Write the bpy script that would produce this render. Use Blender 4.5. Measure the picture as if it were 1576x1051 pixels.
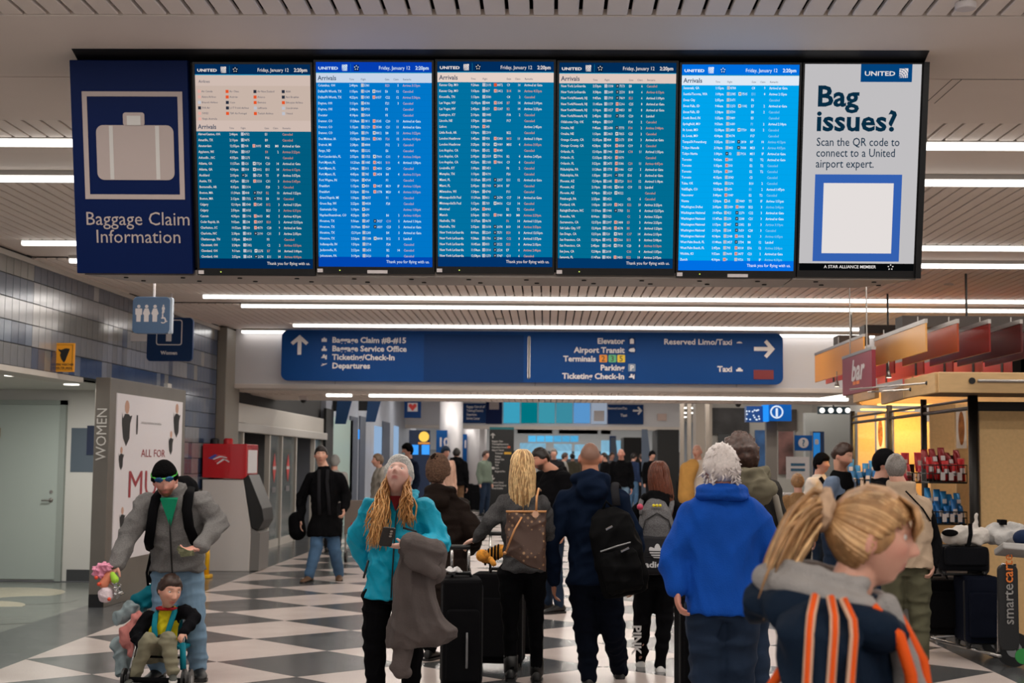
import bpy, math, random
import numpy as np
from mathutils import Vector, Matrix, Quaternion
random.seed(7); np.random.seed(7)
for _o in list(bpy.data.objects): bpy.data.objects.remove(_o)
SC = bpy.context.scene
COL = SC.collection
PI = math.pi
# ------------------------------------------------------------------ camera, world, exposure
FPX = 2189.0; IW, IH = 1576.0, 1051.0; CAMH = 1.62
YAW, PITCH, ROLL = .0255, .0838, .0095
def _camrot():
    cy, sy, cp, sp = math.cos(YAW), math.sin(YAW), math.cos(PITCH), math.sin(PITCH)
    f = Vector((-sy*cp, cy*cp, sp)); r = Vector((cy, sy, 0)); u = r.cross(f)
    c, s = math.cos(ROLL), math.sin(ROLL)
    return r*c+u*s, u*c-r*s, -f
CR, CU, CB = _camrot()
cam_d = bpy.data.cameras.new('camera'); cam = bpy.data.objects.new('camera', cam_d); COL.objects.link(cam)
cam.matrix_world = Matrix(((CR.x, CU.x, CB.x, 0), (CR.y, CU.y, CB.y, 0), (CR.z, CU.z, CB.z, CAMH), (0, 0, 0, 1)))
cam_d.sensor_width = 36; cam_d.sensor_fit = 'HORIZONTAL'; cam_d.lens = FPX/IW*36
cam_d.clip_end = 300; cam_d.clip_start = .05
cam_d.dof.use_dof = True; cam_d.dof.focus_distance = 8.0; cam_d.dof.aperture_fstop = 4.5
SC.camera = cam
W = bpy.data.worlds.new('world'); SC.world = W; W.use_nodes = True
W.node_tree.nodes['Background'].inputs[0].default_value = (.80, .78, .80, 1)
W.node_tree.nodes['Background'].inputs[1].default_value = .46
SC.view_settings.view_transform = 'Standard'; SC.view_settings.look = 'None'
SC.view_settings.gamma = 1; SC.view_settings.use_curve_mapping = False
SC.view_settings.exposure = 0.0
TUBE_E = 3.2
LAMP_W = 6.6            # watts per metre of each fluorescent strip's downward light
#           # emission of the fluorescent strips in the ceiling

def _ray(px, py): return CR*((px-IW/2)/FPX) - CU*((py-IH/2)/FPX) - CB
CP = Vector((0, 0, CAMH))
def atY(px, py, Y): d = _ray(px, py); return CP + d*(Y/d.y)          # the point of the photograph's pixel on a plane across the hall
def atZ(px, py, Z): d = _ray(px, py); return CP + d*((Z-CAMH)/d.z)   # ... on a level plane
def atX(px, py, X): d = _ray(px, py); return CP + d*(X/d.x)
# ------------------------------------------------------------------ materials
def lin(c): 
    c /= 255.0
    return c/12.92 if c <= .04045 else ((c+.055)/1.055)**2.4
def rgb(r, g, b): return (lin(r), lin(g), lin(b), 1)
MATS = {}
def mat(name, col, rough=.6, metal=0, noise=None, bump=None, spec=.5, trans=0, alpha=1, coat=0, attr=None, sheen=0, stretch=None, sss=0):
    if name in MATS: return MATS[name]
    m = bpy.data.materials.new(name); m.use_nodes = True; nt = m.node_tree; b = nt.nodes['Principled BSDF']
    c = rgb(*col) if max(col) > 1.01 else (*col, 1)
    b.inputs['Base Color'].default_value = c; b.inputs['Roughness'].default_value = rough; b.inputs['Metallic'].default_value = metal
    b.inputs['Specular IOR Level'].default_value = spec; b.inputs['Transmission Weight'].default_value = trans
    b.inputs['Alpha'].default_value = alpha; b.inputs['Coat Weight'].default_value = coat; b.inputs['Sheen Weight'].default_value = sheen
    tc = None
    def coords():
        nonlocal tc
        if tc is None:
            t = nt.nodes.new('ShaderNodeTexCoord'); tc = t.outputs['Object']
            if stretch:
                mp = nt.nodes.new('ShaderNodeMapping'); mp.inputs['Scale'].default_value = stretch
                nt.links.new(tc, mp.inputs['Vector']); tc = mp.outputs['Vector']
        return tc
    src = None
    if attr:
        a = nt.nodes.new('ShaderNodeVertexColor'); a.layer_name = attr; src = a.outputs['Color']
        nt.links.new(src, b.inputs['Base Color'])
    if noise:
        sc, amt = noise[:2]
        n = nt.nodes.new('ShaderNodeTexNoise'); n.inputs['Scale'].default_value = sc; n.inputs['Detail'].default_value = 4
        nt.links.new(coords(), n.inputs['Vector'])
        r = nt.nodes.new('ShaderNodeMapRange'); r.inputs['From Min'].default_value = .3; r.inputs['From Max'].default_value = .7
        r.inputs['To Min'].default_value = 1-amt; r.inputs['To Max'].default_value = 1+amt
        nt.links.new(n.outputs['Fac'], r.inputs['Value'])
        v = nt.nodes.new('ShaderNodeVectorMath'); v.operation = 'SCALE'
        if src: nt.links.new(src, v.inputs[0])
        else: v.inputs[0].default_value = c[:3]
        nt.links.new(r.outputs['Result'], v.inputs['Scale']); nt.links.new(v.outputs['Vector'], b.inputs['Base Color'])
    if bump:
        sc, st = bump[:2]
        n = nt.nodes.new('ShaderNodeTexNoise'); n.inputs['Scale'].default_value = sc; n.inputs['Detail'].default_value = bump[2] if len(bump) > 2 else 3
        nt.links.new(coords(), n.inputs['Vector'])
        bp = nt.nodes.new('ShaderNodeBump'); bp.inputs['Strength'].default_value = st; bp.inputs['Distance'].default_value = .02
        nt.links.new(n.outputs['Fac'], bp.inputs['Height']); nt.links.new(bp.outputs['Normal'], b.inputs['Normal'])
    MATS[name] = m; return m
def glow(name, col, s=1.0):
    if name in MATS: return MATS[name]
    m = bpy.data.materials.new(name); m.use_nodes = True; nt = m.node_tree; nt.nodes.clear()
    e = nt.nodes.new('ShaderNodeEmission'); o = nt.nodes.new('ShaderNodeOutputMaterial')
    e.inputs[0].default_value = rgb(*col); e.inputs[1].default_value = s; nt.links.new(e.outputs[0], o.inputs[0])
    MATS[name] = m; return m
# ------------------------------------------------------------------ mesh builder
class MB:
    def __init__(s): s.v = []; s.f = []; s.m = []; s.cur = 0
    def add(s, vs, fs):
        o = len(s.v); s.v += [tuple(p) for p in vs]
        for f in fs: s.f.append(tuple(i+o for i in f)); s.m.append(s.cur)
        return s
    def slot(s, i): s.cur = i; return s
    def quad(s, a, b, c, d): return s.add([a, b, c, d], [(0, 1, 2, 3)])
    def poly(s, pts): return s.add(pts, [tuple(range(len(pts)))])
    def box(s, x0, x1, y0, y1, z0, z1):
        return s.add([(x0,y0,z0),(x1,y0,z0),(x1,y1,z0),(x0,y1,z0),(x0,y0,z1),(x1,y0,z1),(x1,y1,z1),(x0,y1,z1)],
                     [(3,2,1,0),(4,5,6,7),(0,1,5,4),(1,2,6,5),(2,3,7,6),(3,0,4,7)])
    def obox(s, c, size, R=None):
        c = Vector(c); hx, hy, hz = size[0]/2, size[1]/2, size[2]/2
        vs = []
        for z in (-hz, hz):
            for x, y in ((-hx,-hy),(hx,-hy),(hx,hy),(-hx,hy)):
                p = Vector((x, y, z)); vs.append(c + (R @ p if R else p))
        return s.add(vs, [(3,2,1,0),(4,5,6,7),(0,1,5,4),(1,2,6,5),(2,3,7,6),(3,0,4,7)])
    def tube(s, pts, r, n=8, caps=True, flat=1.0, side=None):
        pts = [Vector(p) for p in pts]; k = len(pts)
        if not hasattr(r, '__len__'): r = [r]*k
        rings = []; ref = None
        for i in range(k):
            t = (pts[min(i+1, k-1)]-pts[max(i-1, 0)])
            if t.length < 1e-9: t = Vector((0, 0, 1))
            t.normalize()
            if ref is None:
                if side is not None: ref = Vector(side)
                else: ref = Vector((1, 0, 0)) if abs(t.x) < .9 else Vector((0, 1, 0))
            a = (ref - t*ref.dot(t))
            if a.length < 1e-6: a = t.orthogonal()
            a.normalize(); b = t.cross(a); ref = a
            rings.append([pts[i]+a*(math.cos(2*PI*j/n)*r[i])+b*(math.sin(2*PI*j/n)*r[i]*flat) for j in range(n)])
        vs = [p for ring in rings for p in ring]; fs = []
        for i in range(k-1):
            for j in range(n):
                j2 = (j+1) % n; fs.append((i*n+j, i*n+j2, (i+1)*n+j2, (i+1)*n+j))
        if caps: fs.append(tuple(reversed(range(n)))); fs.append(tuple((k-1)*n+j for j in range(n)))
        return s.add(vs, fs)
    def capsule(s, p0, p1, r0, r1, n=14, m=5, flat=1.0, side=None):
        p0, p1 = Vector(p0), Vector(p1); d = (p1-p0); L = d.length
        d = d/L if L > 1e-6 else Vector((0, 0, 1))
        pts, rs = [], []
        for i in range(m+1):
            a = -PI/2+PI/2*i/m; pts.append(p0+d*(math.sin(a)*r0)); rs.append(max(math.cos(a)*r0, 1e-4))
        for i in range(m+1):
            a = PI/2*i/m; pts.append(p1+d*(math.sin(a)*r1)); rs.append(max(math.cos(a)*r1, 1e-4))
        return s.tube(pts, rs, n, True, flat, side)
    def sphere(s, c, r, nu=16, nv=10, R=None):
        c = Vector(c)
        if not hasattr(r, '__len__'): r = (r, r, r)
        vs = []; fs = []
        def P(x, y, z):
            p = Vector((x*r[0], y*r[1], z*r[2])); return c+(R @ p if R else p)
        vs.append(P(0, 0, -1))
        for i in range(1, nv):
            a = -PI/2+PI*i/nv
            for j in range(nu): b = 2*PI*j/nu; vs.append(P(math.cos(a)*math.cos(b), math.cos(a)*math.sin(b), math.sin(a)))
        vs.append(P(0, 0, 1)); top = len(vs)-1
        for j in range(nu): fs.append((0, 1+(j+1) % nu, 1+j))
        for i in range(nv-2):
            for j in range(nu):
                j2 = (j+1) % nu; o = 1+i*nu; fs.append((o+j, o+j2, o+nu+j2, o+nu+j))
        o = 1+(nv-2)*nu
        for j in range(nu): fs.append((o+j, o+(j+1) % nu, top))
        return s.add(vs, fs)
    def loft(s, rings):
        n = len(rings[0]); vs = [p for r in rings for p in r]; fs = []
        for i in range(len(rings)-1):
            for j in range(n): j2 = (j+1) % n; fs.append((i*n+j, i*n+j2, (i+1)*n+j2, (i+1)*n+j))
        fs.append(tuple(reversed(range(n)))); k = len(rings)-1; fs.append(tuple(k*n+j for j in range(n)))
        return s.add(vs, fs)
    def prism(s, poly, O, U, V, depth):
        O, U, V = Vector(O), Vector(U), Vector(V); N = U.cross(V).normalized()
        a = [O+U*p[0]+V*p[1] for p in poly]; b = [p+N*depth for p in a]; n = len(poly)
        fs = [tuple(reversed(range(n))), tuple(range(n, 2*n))]
        for j in range(n): j2 = (j+1) % n; fs.append((j, j2, n+j2, n+j))
        return s.add(a+b, fs)
    def disc(s, c, r, n=20, U=(1,0,0), V=(0,0,1), depth=.004):
        return s.prism([(math.cos(2*PI*i/n)*r, math.sin(2*PI*i/n)*r) for i in range(n)], c, U, V, depth)
    def mesh(s, name, org=None):
        me = bpy.data.meshes.new(name)
        v = s.v if org is None else [(p[0]-org[0], p[1]-org[1], p[2]-org[2]) for p in s.v]
        me.from_pydata(v, [], s.f); 
        if any(s.m): me.polygons.foreach_set('material_index', s.m)
        me.update(); return me
    def build(s, name, material, parent=None, smooth=False, bevel=0, org=None, subsurf=0):
        if org is None and parent is not None: org = worg(parent)
        me = s.mesh(name, org)
        for mm in (material if isinstance(material, (list, tuple)) else [material]): me.materials.append(mm)
        return link(name, me, parent, smooth, bevel, subsurf)
ORG = {}
def worg(o): return ORG.get(o.name)
def link(name, me, parent=None, smooth=False, bevel=0, subsurf=0):
    o = bpy.data.objects.new(name, me); COL.objects.link(o)
    if parent is not None: o.parent = parent; 
    if parent is not None and parent.name in ORG: ORG[o.name] = ORG[parent.name]
    if smooth: me.polygons.foreach_set('use_smooth', [True]*len(me.polygons))
    if bevel:
        b = o.modifiers.new('bevel', 'BEVEL'); b.width = bevel; b.segments = 2; b.limit_method = 'ANGLE'
    if subsurf:
        b = o.modifiers.new('sub', 'SUBSURF'); b.levels = subsurf; b.render_levels = subsurf
    return o
def tag(o, label, cat, group=None, kind=None):
    o['label'] = label; o['category'] = cat
    if group: o['group'] = group
    if kind: o['kind'] = kind
    return o
def thing(name, label, cat, loc=(0,0,0), rotz=0, group=None, world=False, rot=None):
    """an Empty at the thing's base; world=True lets the parts be given in world coordinates"""
    o = bpy.data.objects.new(name, None); COL.objects.link(o); o.location = loc
    o.rotation_euler = rot if rot else (0, 0, rotz); o.empty_display_size = .1
    if world: ORG[o.name] = tuple(loc)
    return tag(o, label, cat, group)
def struct(name, mb, m, label, cat, smooth=False, bevel=0):
    o = mb.build(name, m, None, smooth, bevel); tag(o, label, cat, kind='structure'); return o
def copy_tree(o, parent=None):
    c = o.copy(); COL.objects.link(c); c.parent = parent
    for ch in list(o.children): copy_tree(ch, c)
    return c
def rrect(w, h, r, n=5, x0=0, y0=0):
    pts = []
    for cx, cy, a0 in ((w-r, r, -PI/2), (w-r, h-r, 0), (r, h-r, PI/2), (r, r, PI)):
        for i in range(n+1): a = a0+PI/2*i/n; pts.append((x0+cx+math.cos(a)*r, y0+cy+math.sin(a)*r))
    return pts
# ------------------------------------------------------------------ lettering (flat print), all made into meshes in one go at the end
TEXTQ = []
def text(name, body, size, material, parent, M, align='LEFT', valign='TOP_BASELINE', bold=0, spacing=1.0, line=1.0, sx=1.0, res=2, shear=0, join=None):
    cu = bpy.data.curves.new(name, 'FONT'); cu.body = body; cu.size = size; cu.align_x = align; cu.align_y = valign
    cu.offset = bold*size; cu.space_character = spacing; cu.space_line = line; cu.resolution_u = res; cu.shear = shear
    o = bpy.data.objects.new(name, cu); COL.objects.link(o); o.hide_render = True
    TEXTQ.append((o, material, parent, M @ Matrix.Diagonal((sx, 1, 1, 1)), join))
def flush_text():
    dg = bpy.context.evaluated_depsgraph_get(); dg.update()
    done = []; joined = {}
    for o, m, parent, M, jn in TEXTQ:
        me = bpy.data.meshes.new_from_object(o.evaluated_get(dg)); done.append((o.name, o, me, m, parent, M, jn))
    for nm, o, me, m, parent, M, jn in done:
        cu = o.data; bpy.data.objects.remove(o); bpy.data.curves.remove(cu)
        me.materials.clear(); me.transform(M)
        if parent is not None and parent.name in ORG:
            me.transform(Matrix.Translation(-Vector(ORG[parent.name])))
        if jn:
            mb, ms = joined.setdefault((parent.name, jn), (MB(), []))
            if m not in ms: ms.append(m)
            mb.slot(ms.index(m)).add([v.co[:] for v in me.vertices], [tuple(p.vertices) for p in me.polygons]); bpy.data.meshes.remove(me); continue
        me.materials.append(m)
        n = bpy.data.objects.new(nm.split('.')[0], me); COL.objects.link(n); n.parent = parent
    for (pn, jn), (mb, ms) in joined.items():
        me = mb.mesh(jn)
        for m in ms: me.materials.append(m)
        n = bpy.data.objects.new(jn, me); COL.objects.link(n); n.parent = bpy.data.objects[pn]; n['kind'] = 'stuff'
    TEXTQ.clear()
def strip_lamp(name, parent, x0, x1, y, z, w, col=(1, .93, .85), d=.06, rot=(0, 0, 0)):
    """the light a fluorescent strip throws downwards"""
    l = bpy.data.lights.new(name, 'AREA'); l.shape = 'RECTANGLE'; l.size = x1-x0; l.size_y = d; l.energy = w*(x1-x0); l.color = col
    o = bpy.data.objects.new(name, l); COL.objects.link(o); o.parent = parent; o.location = ((x0+x1)/2, y, z); o.rotation_euler = rot; return o
def frame(O, U, V):
    """matrix that lays flat print in the plane through O spanned by U (reading direction) and V (up)"""
    U = Vector(U).normalized(); V = Vector(V).normalized(); N = U.cross(V); O = Vector(O)
    return Matrix(((U.x, V.x, N.x, O.x), (U.y, V.y, N.y, O.y), (U.z, V.z, N.z, O.z), (0, 0, 0, 1)))
# ================================================================== the hall: floor, ceiling, walls
CZ = 3.6                                     # ceiling height
m_slat = mat('ceiling_metal', (230,217,207), .6, .0, noise=(1.2,.05))
m_plain = mat('ceiling_panel_paint', (225,212,202), .6, .0, noise=(.8,.05))
m_void = mat('ceiling_void', (30,28,26), .9)
m_tube = glow('fluorescent_strip', (255,250,243), TUBE_E)
m_tubecap = mat('strip_housing', (190,186,180), .5)
m_steel = mat('stainless_steel', (168,163,158), .34, .85, bump=(6,.05), noise=(2,.08))
m_white = mat('white_wall_paint', (205,203,198), .6, noise=(.7,.03))
m_black = mat('black_plastic', (12,12,13), .45)
m_dark = mat('dark_recess', (16,17,20), .7)
m_navy = mat('navy_sign_face', (3,42,92), .32, noise=(1.0,.06))
m_lamp_w = mat('sign_white', (205,198,198), .5)
# ---- floor
def terrazzo(name, base, speck, rough):
    m = bpy.data.materials.new(name); m.use_nodes = True; nt = m.node_tree; b = nt.nodes['Principled BSDF']
    g = nt.nodes.new('ShaderNodeNewGeometry')
    n = nt.nodes.new('ShaderNodeTexNoise'); n.inputs['Scale'].default_value = 160; n.inputs['Detail'].default_value = 2
    n2 = nt.nodes.new('ShaderNodeTexNoise'); n2.inputs['Scale'].default_value = 2.2; n2.inputs['Detail'].default_value = 5
    r = nt.nodes.new('ShaderNodeValToRGB'); r.color_ramp.elements[0].position = .38; r.color_ramp.elements[1].position = .66
    r.color_ramp.elements[0].color = rgb(*base); r.color_ramp.elements[1].color = rgb(*speck)
    nt.links.new(g.outputs['Position'], n.inputs['Vector']); nt.links.new(g.outputs['Position'], n2.inputs['Vector'])
    nt.links.new(n.outputs['Fac'], r.inputs['Fac'])
    mx = nt.nodes.new('ShaderNodeMix'); mx.data_type = 'RGBA'; mx.blend_type = 'MULTIPLY'; mx.inputs[0].default_value = .35
    nt.links.new(r.outputs['Color'], mx.inputs[6]); nt.links.new(n2.outputs['Color'], mx.inputs[7]); 
    nt.links.new(r.outputs['Color'], b.inputs['Base Color'])
    mr = nt.nodes.new('ShaderNodeMapRange'); mr.inputs['To Min'].default_value = rough*.6; mr.inputs['To Max'].default_value = rough*1.5
    nt.links.new(n2.outputs['Fac'], mr.inputs['Value']); nt.links.new(mr.outputs['Result'], b.inputs['Roughness'])
    b.inputs['Specular IOR Level'].default_value = .6
    return m
m_tl = terrazzo('terrazzo_blush', (196,183,178), (222,208,201), .22)
m_td = terrazzo('terrazzo_charcoal', (62,64,66), (92,93,94), .2)
m_tg = terrazzo('terrazzo_grey_green', (104,108,104), (132,135,129), .2)
m_tc = terrazzo('terrazzo_cream', (176,168,146), (200,192,170), .2)
m_tb = terrazzo('terrazzo_brown', (112,98,86), (136,120,106), .2)
XB0, XB1, DX, DY, Y00 = -4.167, 3.533, .77, .735, 10.74
fl = MB(); fl.box(-14, 14, -6, 90, -.12, -.012)
floor = struct('floor', fl, m_tg, 'polished terrazzo concourse floor of pale and charcoal diamonds', 'floor')
def rhomb(cut=0):
    g = .004; hx, hy = DX-g, DY-g
    p = [(0,-hy),(hx,0),(0,hy),(-hx,0)] if cut == 0 else ([(0,-hy),(hx,0),(0,hy)] if cut > 0 else [(0,-hy),(0,hy),(-hx,0)])
    return MB().prism(p, (0,0,-.012), (1,0,0), (0,1,0), .012)
def tile_mesh(cut, m): me = rhomb(cut).mesh('floor_tile'); me.materials.append(m); return me
TM = {(c, d): tile_mesh(c, m_tl if d else m_td) for c in (-1, 0, 1) for d in (0, 1)}
tiles = []
for k in range(-3, 8):
    x = -1.857+DX*k; odd = k % 2
    for j in range(-9, 40):
        y = Y00+DY*odd+DY + 2*DY*j
        if -4 < y < 62: tiles.append((0 if 9.2 < y else 1, y, x, 1 if k == -3 else (-1 if k == 7 else 0), 1 if odd else 0))
tiles.sort()
rest = {0: MB(), 1: MB()}
for i, (beh, y, x, cut, odd) in enumerate(tiles):
    if i < 290:
        o = bpy.data.objects.new('floor_tile', TM[(cut, odd)]); COL.objects.link(o); o.parent = floor; o.location = (x, y, 0)
    else:
        r_ = rhomb(cut); rest[odd].add([(v[0]+x, v[1]+y, v[2]) for v in r_.v], r_.f)
for d in (0, 1):
    o = rest[d].build('floor_tiles', m_tl if d else m_td, floor); o['kind'] = 'stuff'
MB().box(-5.03, XB0, -6, 62, -.012, 0).build('border_band', m_td, floor)
MB().box(XB1, 4.5, -6, 62, -.012, 0).build('border_band', m_td, floor)
MB().box(4.5, 12, -6, 30, -.012, -.001).build('shop_floor', m_tb, floor)
for k_, (px, py, rr) in enumerate(((20, 903, .62), (60, 911, .75), (110, 922, .5), (10, 931, .6), (60, 945, .85))):
    p = atZ(px-60, py, 0); n = 28     # cream discs let into the grey floor by the restroom
    MB().prism([(math.cos(2*PI*i/n)*rr, math.sin(2*PI*i/n)*rr) for i in range(n)], (p.x, p.y, -.0118), (1,0,0), (0,1,0), .001+.0005*k_).build('cream_disc', m_tc if k_ % 2 else m_tg, floor)
# ---- ceiling
cl = MB(); cl.box(-9, 12, -7, 22.2, CZ+.22, CZ+.3)
ceiling = struct('ceiling', cl, m_void, 'beige metal slat ceiling over the concourse', 'ceiling')
SP = .1085
BANDS = [(2.0, 6.19, -2.75, 2.2), (8.19, 8.64, -9, 9), (9.93, 12.80, -9, 9), (14.12, 17.04, -5.2, 5.6), (18.22, 20.82, -4.6, 6.2)]
hid = MB(); nsl = 0
for bi, (y0, y1, vx0, vx1) in enumerate(BANDS):
    b = MB(); hw = SP/2-.0085
    b.prism([(-hw, .02), (-hw, .004), (-hw+.004, 0), (hw-.004, 0), (hw, .004), (hw, .02)], (0, y1, 0), (1,0,0), (0,0,1), y1-y0)
    me = b.mesh('ceiling_slat'); me.materials.append(m_slat)
    for i in range(-80, 100):
        x = -.03+i*SP
        if x < -5.6 or x > 8.6: continue
        vis = vx0 <= x <= vx1
        if bi == 1: vis = (-3.9 < x < -2.75) or (2.1 < x < 3.0)
        if bi == 2: vis = (-5.4 < x < -3.2) or (2.6 < x < 4.4)
        if vis and nsl < 298:
            o = bpy.data.objects.new('ceiling_slat', me); COL.objects.link(o); o.parent = ceiling; o.location = (x, 0, CZ); nsl += 1
        else: hid.add([(v[0]+x, v[1], v[2]+CZ) for v in b.v], b.f)
for (y0, y1) in ((-5.5, -.5),):
    for i in range(-50, 80):
        x = -.03+i*SP; hid.box(x-.046, x+.046, y0, y1, CZ, CZ+.02)
o = hid.build('ceiling_slats', m_slat, ceiling); o['kind'] = 'stuff'
pl = MB()
def soffit(y0, y1, dz=0, x0=-5.6, x1=8.6): MB().box(x0, x1, y0, y1, CZ+dz-.004, CZ+dz+.03).build('plain_panel', m_plain, ceiling)
soffit(6.20, 7.22); soffit(7.232, 8.18)
for (a, b) in ((8.78, 9.78), (12.95, 13.97), (17.18, 18.07), (20.97, 21.98), (4.6-4.1, 1.9)): soffit(a, b, .03)
for (a, b) in ((8.60, 8.80), (9.76, 9.95), (12.78, 12.97), (13.95, 14.14), (17.02, 17.20), (18.05, 18.24), (20.80, 20.99)): MB().box(-5.6, 8.6, a, b, CZ+.034, CZ+.05).build('joint_cover', m_plain, ceiling)
hp = MB()                                     # access hatch outline in the plain panel, right of the screens
a = atZ(1465, 121, CZ); b = atZ(1424, 158, CZ); c_ = atZ(1576, 121, CZ)
hp.box(a.x, 3.2, 7.225, 7.2275, CZ-.0045, CZ-.002)
hp.obox(((a.x+b.x)/2, (a.y+b.y)/2, CZ-.0045), (.004, (a-b).length, .001), Matrix.Rotation(-math.atan2(b.x-a.x, b.y-a.y), 3, 'Z'))
hp.obox(((a.x+b.x)/2+.05, (a.y+b.y)/2, CZ-.0045), (.004, (a-b).length, .001), Matrix.Rotation(-math.atan2(b.x-a.x, b.y-a.y), 3, 'Z'))
hp.build('hatch_joint', m_dark, ceiling)
MB().disc((atZ(1486, 4, CZ).x, atZ(1486, 4, CZ).y, CZ-.03), .045, 24, (1,0,0), (0,1,0), .03).build('smoke_detector', m_lamp_w, ceiling, bevel=.006)
for p in ((770, 490), (1460, 437)):
    q = atZ(*p, CZ); MB().disc((q.x, q.y, CZ-.012), .05, 20, (1,0,0), (0,1,0), .012).build('sprinkler_plate', m_tubecap, ceiling)
# ---- fluorescent strips: one fixture per line
STRIPS = [(8.70, -4.9, 8.0, 'just behind the row of arrivals screens'), (9.85, -4.9, 8.0, 'second line behind the row of arrivals screens'),
          (12.87, -4.85, 8.0, 'third line behind the row of arrivals screens'), (14.03, -4.8, 8.0, 'fourth line, low behind the screens'),
          (17.11, -4.2, 8.0, 'first line seen whole below the screens'), (18.13, -3.95, 8.0, 'second line seen whole below the screens'),
          (20.75, -3.75, 4.95, 'right above the wide blue direction sign'), (21.87, -4.75, 5.0, 'at the top of the wall behind the wide blue sign'),
          (5.7, -4.9, 8.0, 'overhead before the screens'), (1.4, -4.9, 8.0, 'overhead near the front'), (.2, -4.9, 8, 'overhead at the front'), (-3.5, -4.9, 8, 'overhead behind the front')]
for (y, x0, x1, w) in STRIPS:
    z = CZ-.004
    t = thing('ceiling_light', 'long ceiling strip light, '+w, 'light', (0, y, z), 0, 'fluorescent ceiling strips')
    MB().box(x0, x1, -.05, .05, .0, .035).build('housing', m_tubecap, t)
    MB().prism([(-.024,0),(.024,0),(.03,-.02),(.018,-.04),(-.018,-.04),(-.03,-.02)], (x0,0,0), (0,1,0), (0,0,1), x1-x0).build('tube', m_tube, t)
    strip_lamp('strip_lamp', t, x0, x1, 0, -.05, LAMP_W*(.12 if y > 21 else (1.4 if y < 10 else 1)))
# ---- left wall of glazed tiles
WD = Vector((.0308, 1, 0)).normalized(); WN = Vector((1, -.0308, 0)).normalized(); WP = Vector((-5.245, 13.35, 0))
def onW(s, z, off=0): return WP + WD*s + WN*off + Vector((0, 0, z))       # s metres along the left wall, z up, off proud of it
def atW(px, py, off=0):
    d = _ray(px, py); P0 = WP+WN*off; t = WN.dot(P0-CP)/WN.dot(d); return CP+d*t
def sW(px, py, off=0): return (atW(px, py, off)-WP).dot(WD)
WR = Matrix.Rotation(-.0308, 3, 'Z')          # local y runs along the wall
m_grout = mat('tile_grout', (34,36,40), .8)
wl = MB()
def wbox(mb, s0, s1, o0, o1, z0, z1):
    c = onW((s0+s1)/2, (z0+z1)/2, (o0+o1)/2); mb.obox(c, (abs(o1-o0), s1-s0, z1-z0), WR); return mb
S_END = 8.0
wbox(wl, -4.5, S_END, -.3, 0, 2.5, CZ+.2); wbox(wl, 5.0, S_END, -.3, 0, 0, 2.5)
wall_left = struct('wall_left', wl, m_grout, 'left wall clad in blue grey glazed upright tiles', 'wall')
TC = [mat('glazed_tile_%d' % i, c, .16, .25, spec=.7, noise=(3,.06)) for i, c in enumerate(((146,147,150),(122,130,142),(80,94,118),(134,133,130),(98,104,116),(64,80,108),(164,163,162)))]
tw, th = .173, .2205
tmesh = []
for m in TC:
    me = MB().obox((.004, 0, 0), (.012, tw-.008, th-.010)).mesh('wall_tile'); me.materials.append(m); tmesh.append(me)
PAL = {0: ((3,0,0,6,1,1,3,4),), }
def tile_kind(ci, row):
    blk = [0, 3, 5, 9, 14, 19, 24, 29, 34, 40, 60]
    b = sum(1 for e in blk if ci+26 >= e*1.0)
    rr = random.Random(b*31+row*7+3); return rr.choice([0, 0, 3, 3, 1, 1, 4, 6, 2, 5])
SPEC = {}
stw = {i: MB() for i in range(len(TC))}; ntile = 0
for row in range(5):
    z = 2.5+th*(4-row)+th/2
    for ci in range(-20, 46):
        s = .835+tw*(ci-5)+tw/2
        if s > S_END-.05: continue
        # colour blocks read off the wall
        left = ci < 5
        if row == 0: k = 3 if left else 4
        elif row == 1: k = 4 if left else 0
        elif row == 2: k = 0 if left else (6 if ci < 9 else 3)
        elif row == 3: k = 1 if left else (6 if ci < 8 else 0)
        else: k = 3 if left else (4 if ci < 8 else 5)
        if ci > 36: k = (1, 5, 4, 5, 2)[row]
        rr = random.Random(ci*17+row*5)
        if rr.random() < .12: k = rr.choice([0, 1, 3, 4])
        if ci >= -1:
            o = bpy.data.objects.new('wall_tile', tmesh[k]); COL.objects.link(o); o.parent = wall_left
            o.location = onW(s, z); o.rotation_euler = (0, 0, -.0308); ntile += 1
        else: wbox(stw[k], s-tw/2+.004, s+tw/2-.004, 0, .01, z-th/2+.005, z+th/2-.005)
for row in range(11):
    z = 2.5-th*row-th/2
    for ci in range(29, 46):
        s = .835+tw*(ci-5)+tw/2
        if s > S_END-.05: continue
        k = 5 if (ci > 40 and row % 3) else (0 if row > 1 else 2) if random.random() < .8 else 4
        wbox(stw[k], s-tw/2+.004, s+tw/2-.004, 0, .01, z-th/2+.005, z+th/2-.005)
for k, b in stw.items():
    if b.v: o = b.build('wall_tiles', TC[k], wall_left); o['kind'] = 'stuff'
tr = MB(); wbox(tr, -4.5, 2.3, -.3, .02, 2.44, 2.497); wbox(tr, -4.5, S_END, 0, .03, CZ-.05, CZ)
struct('trim_1', tr, mat('header_trim', (188,182,174), .5), 'pale metal trim under the tiled header over the restroom recess', 'trim')
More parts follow.
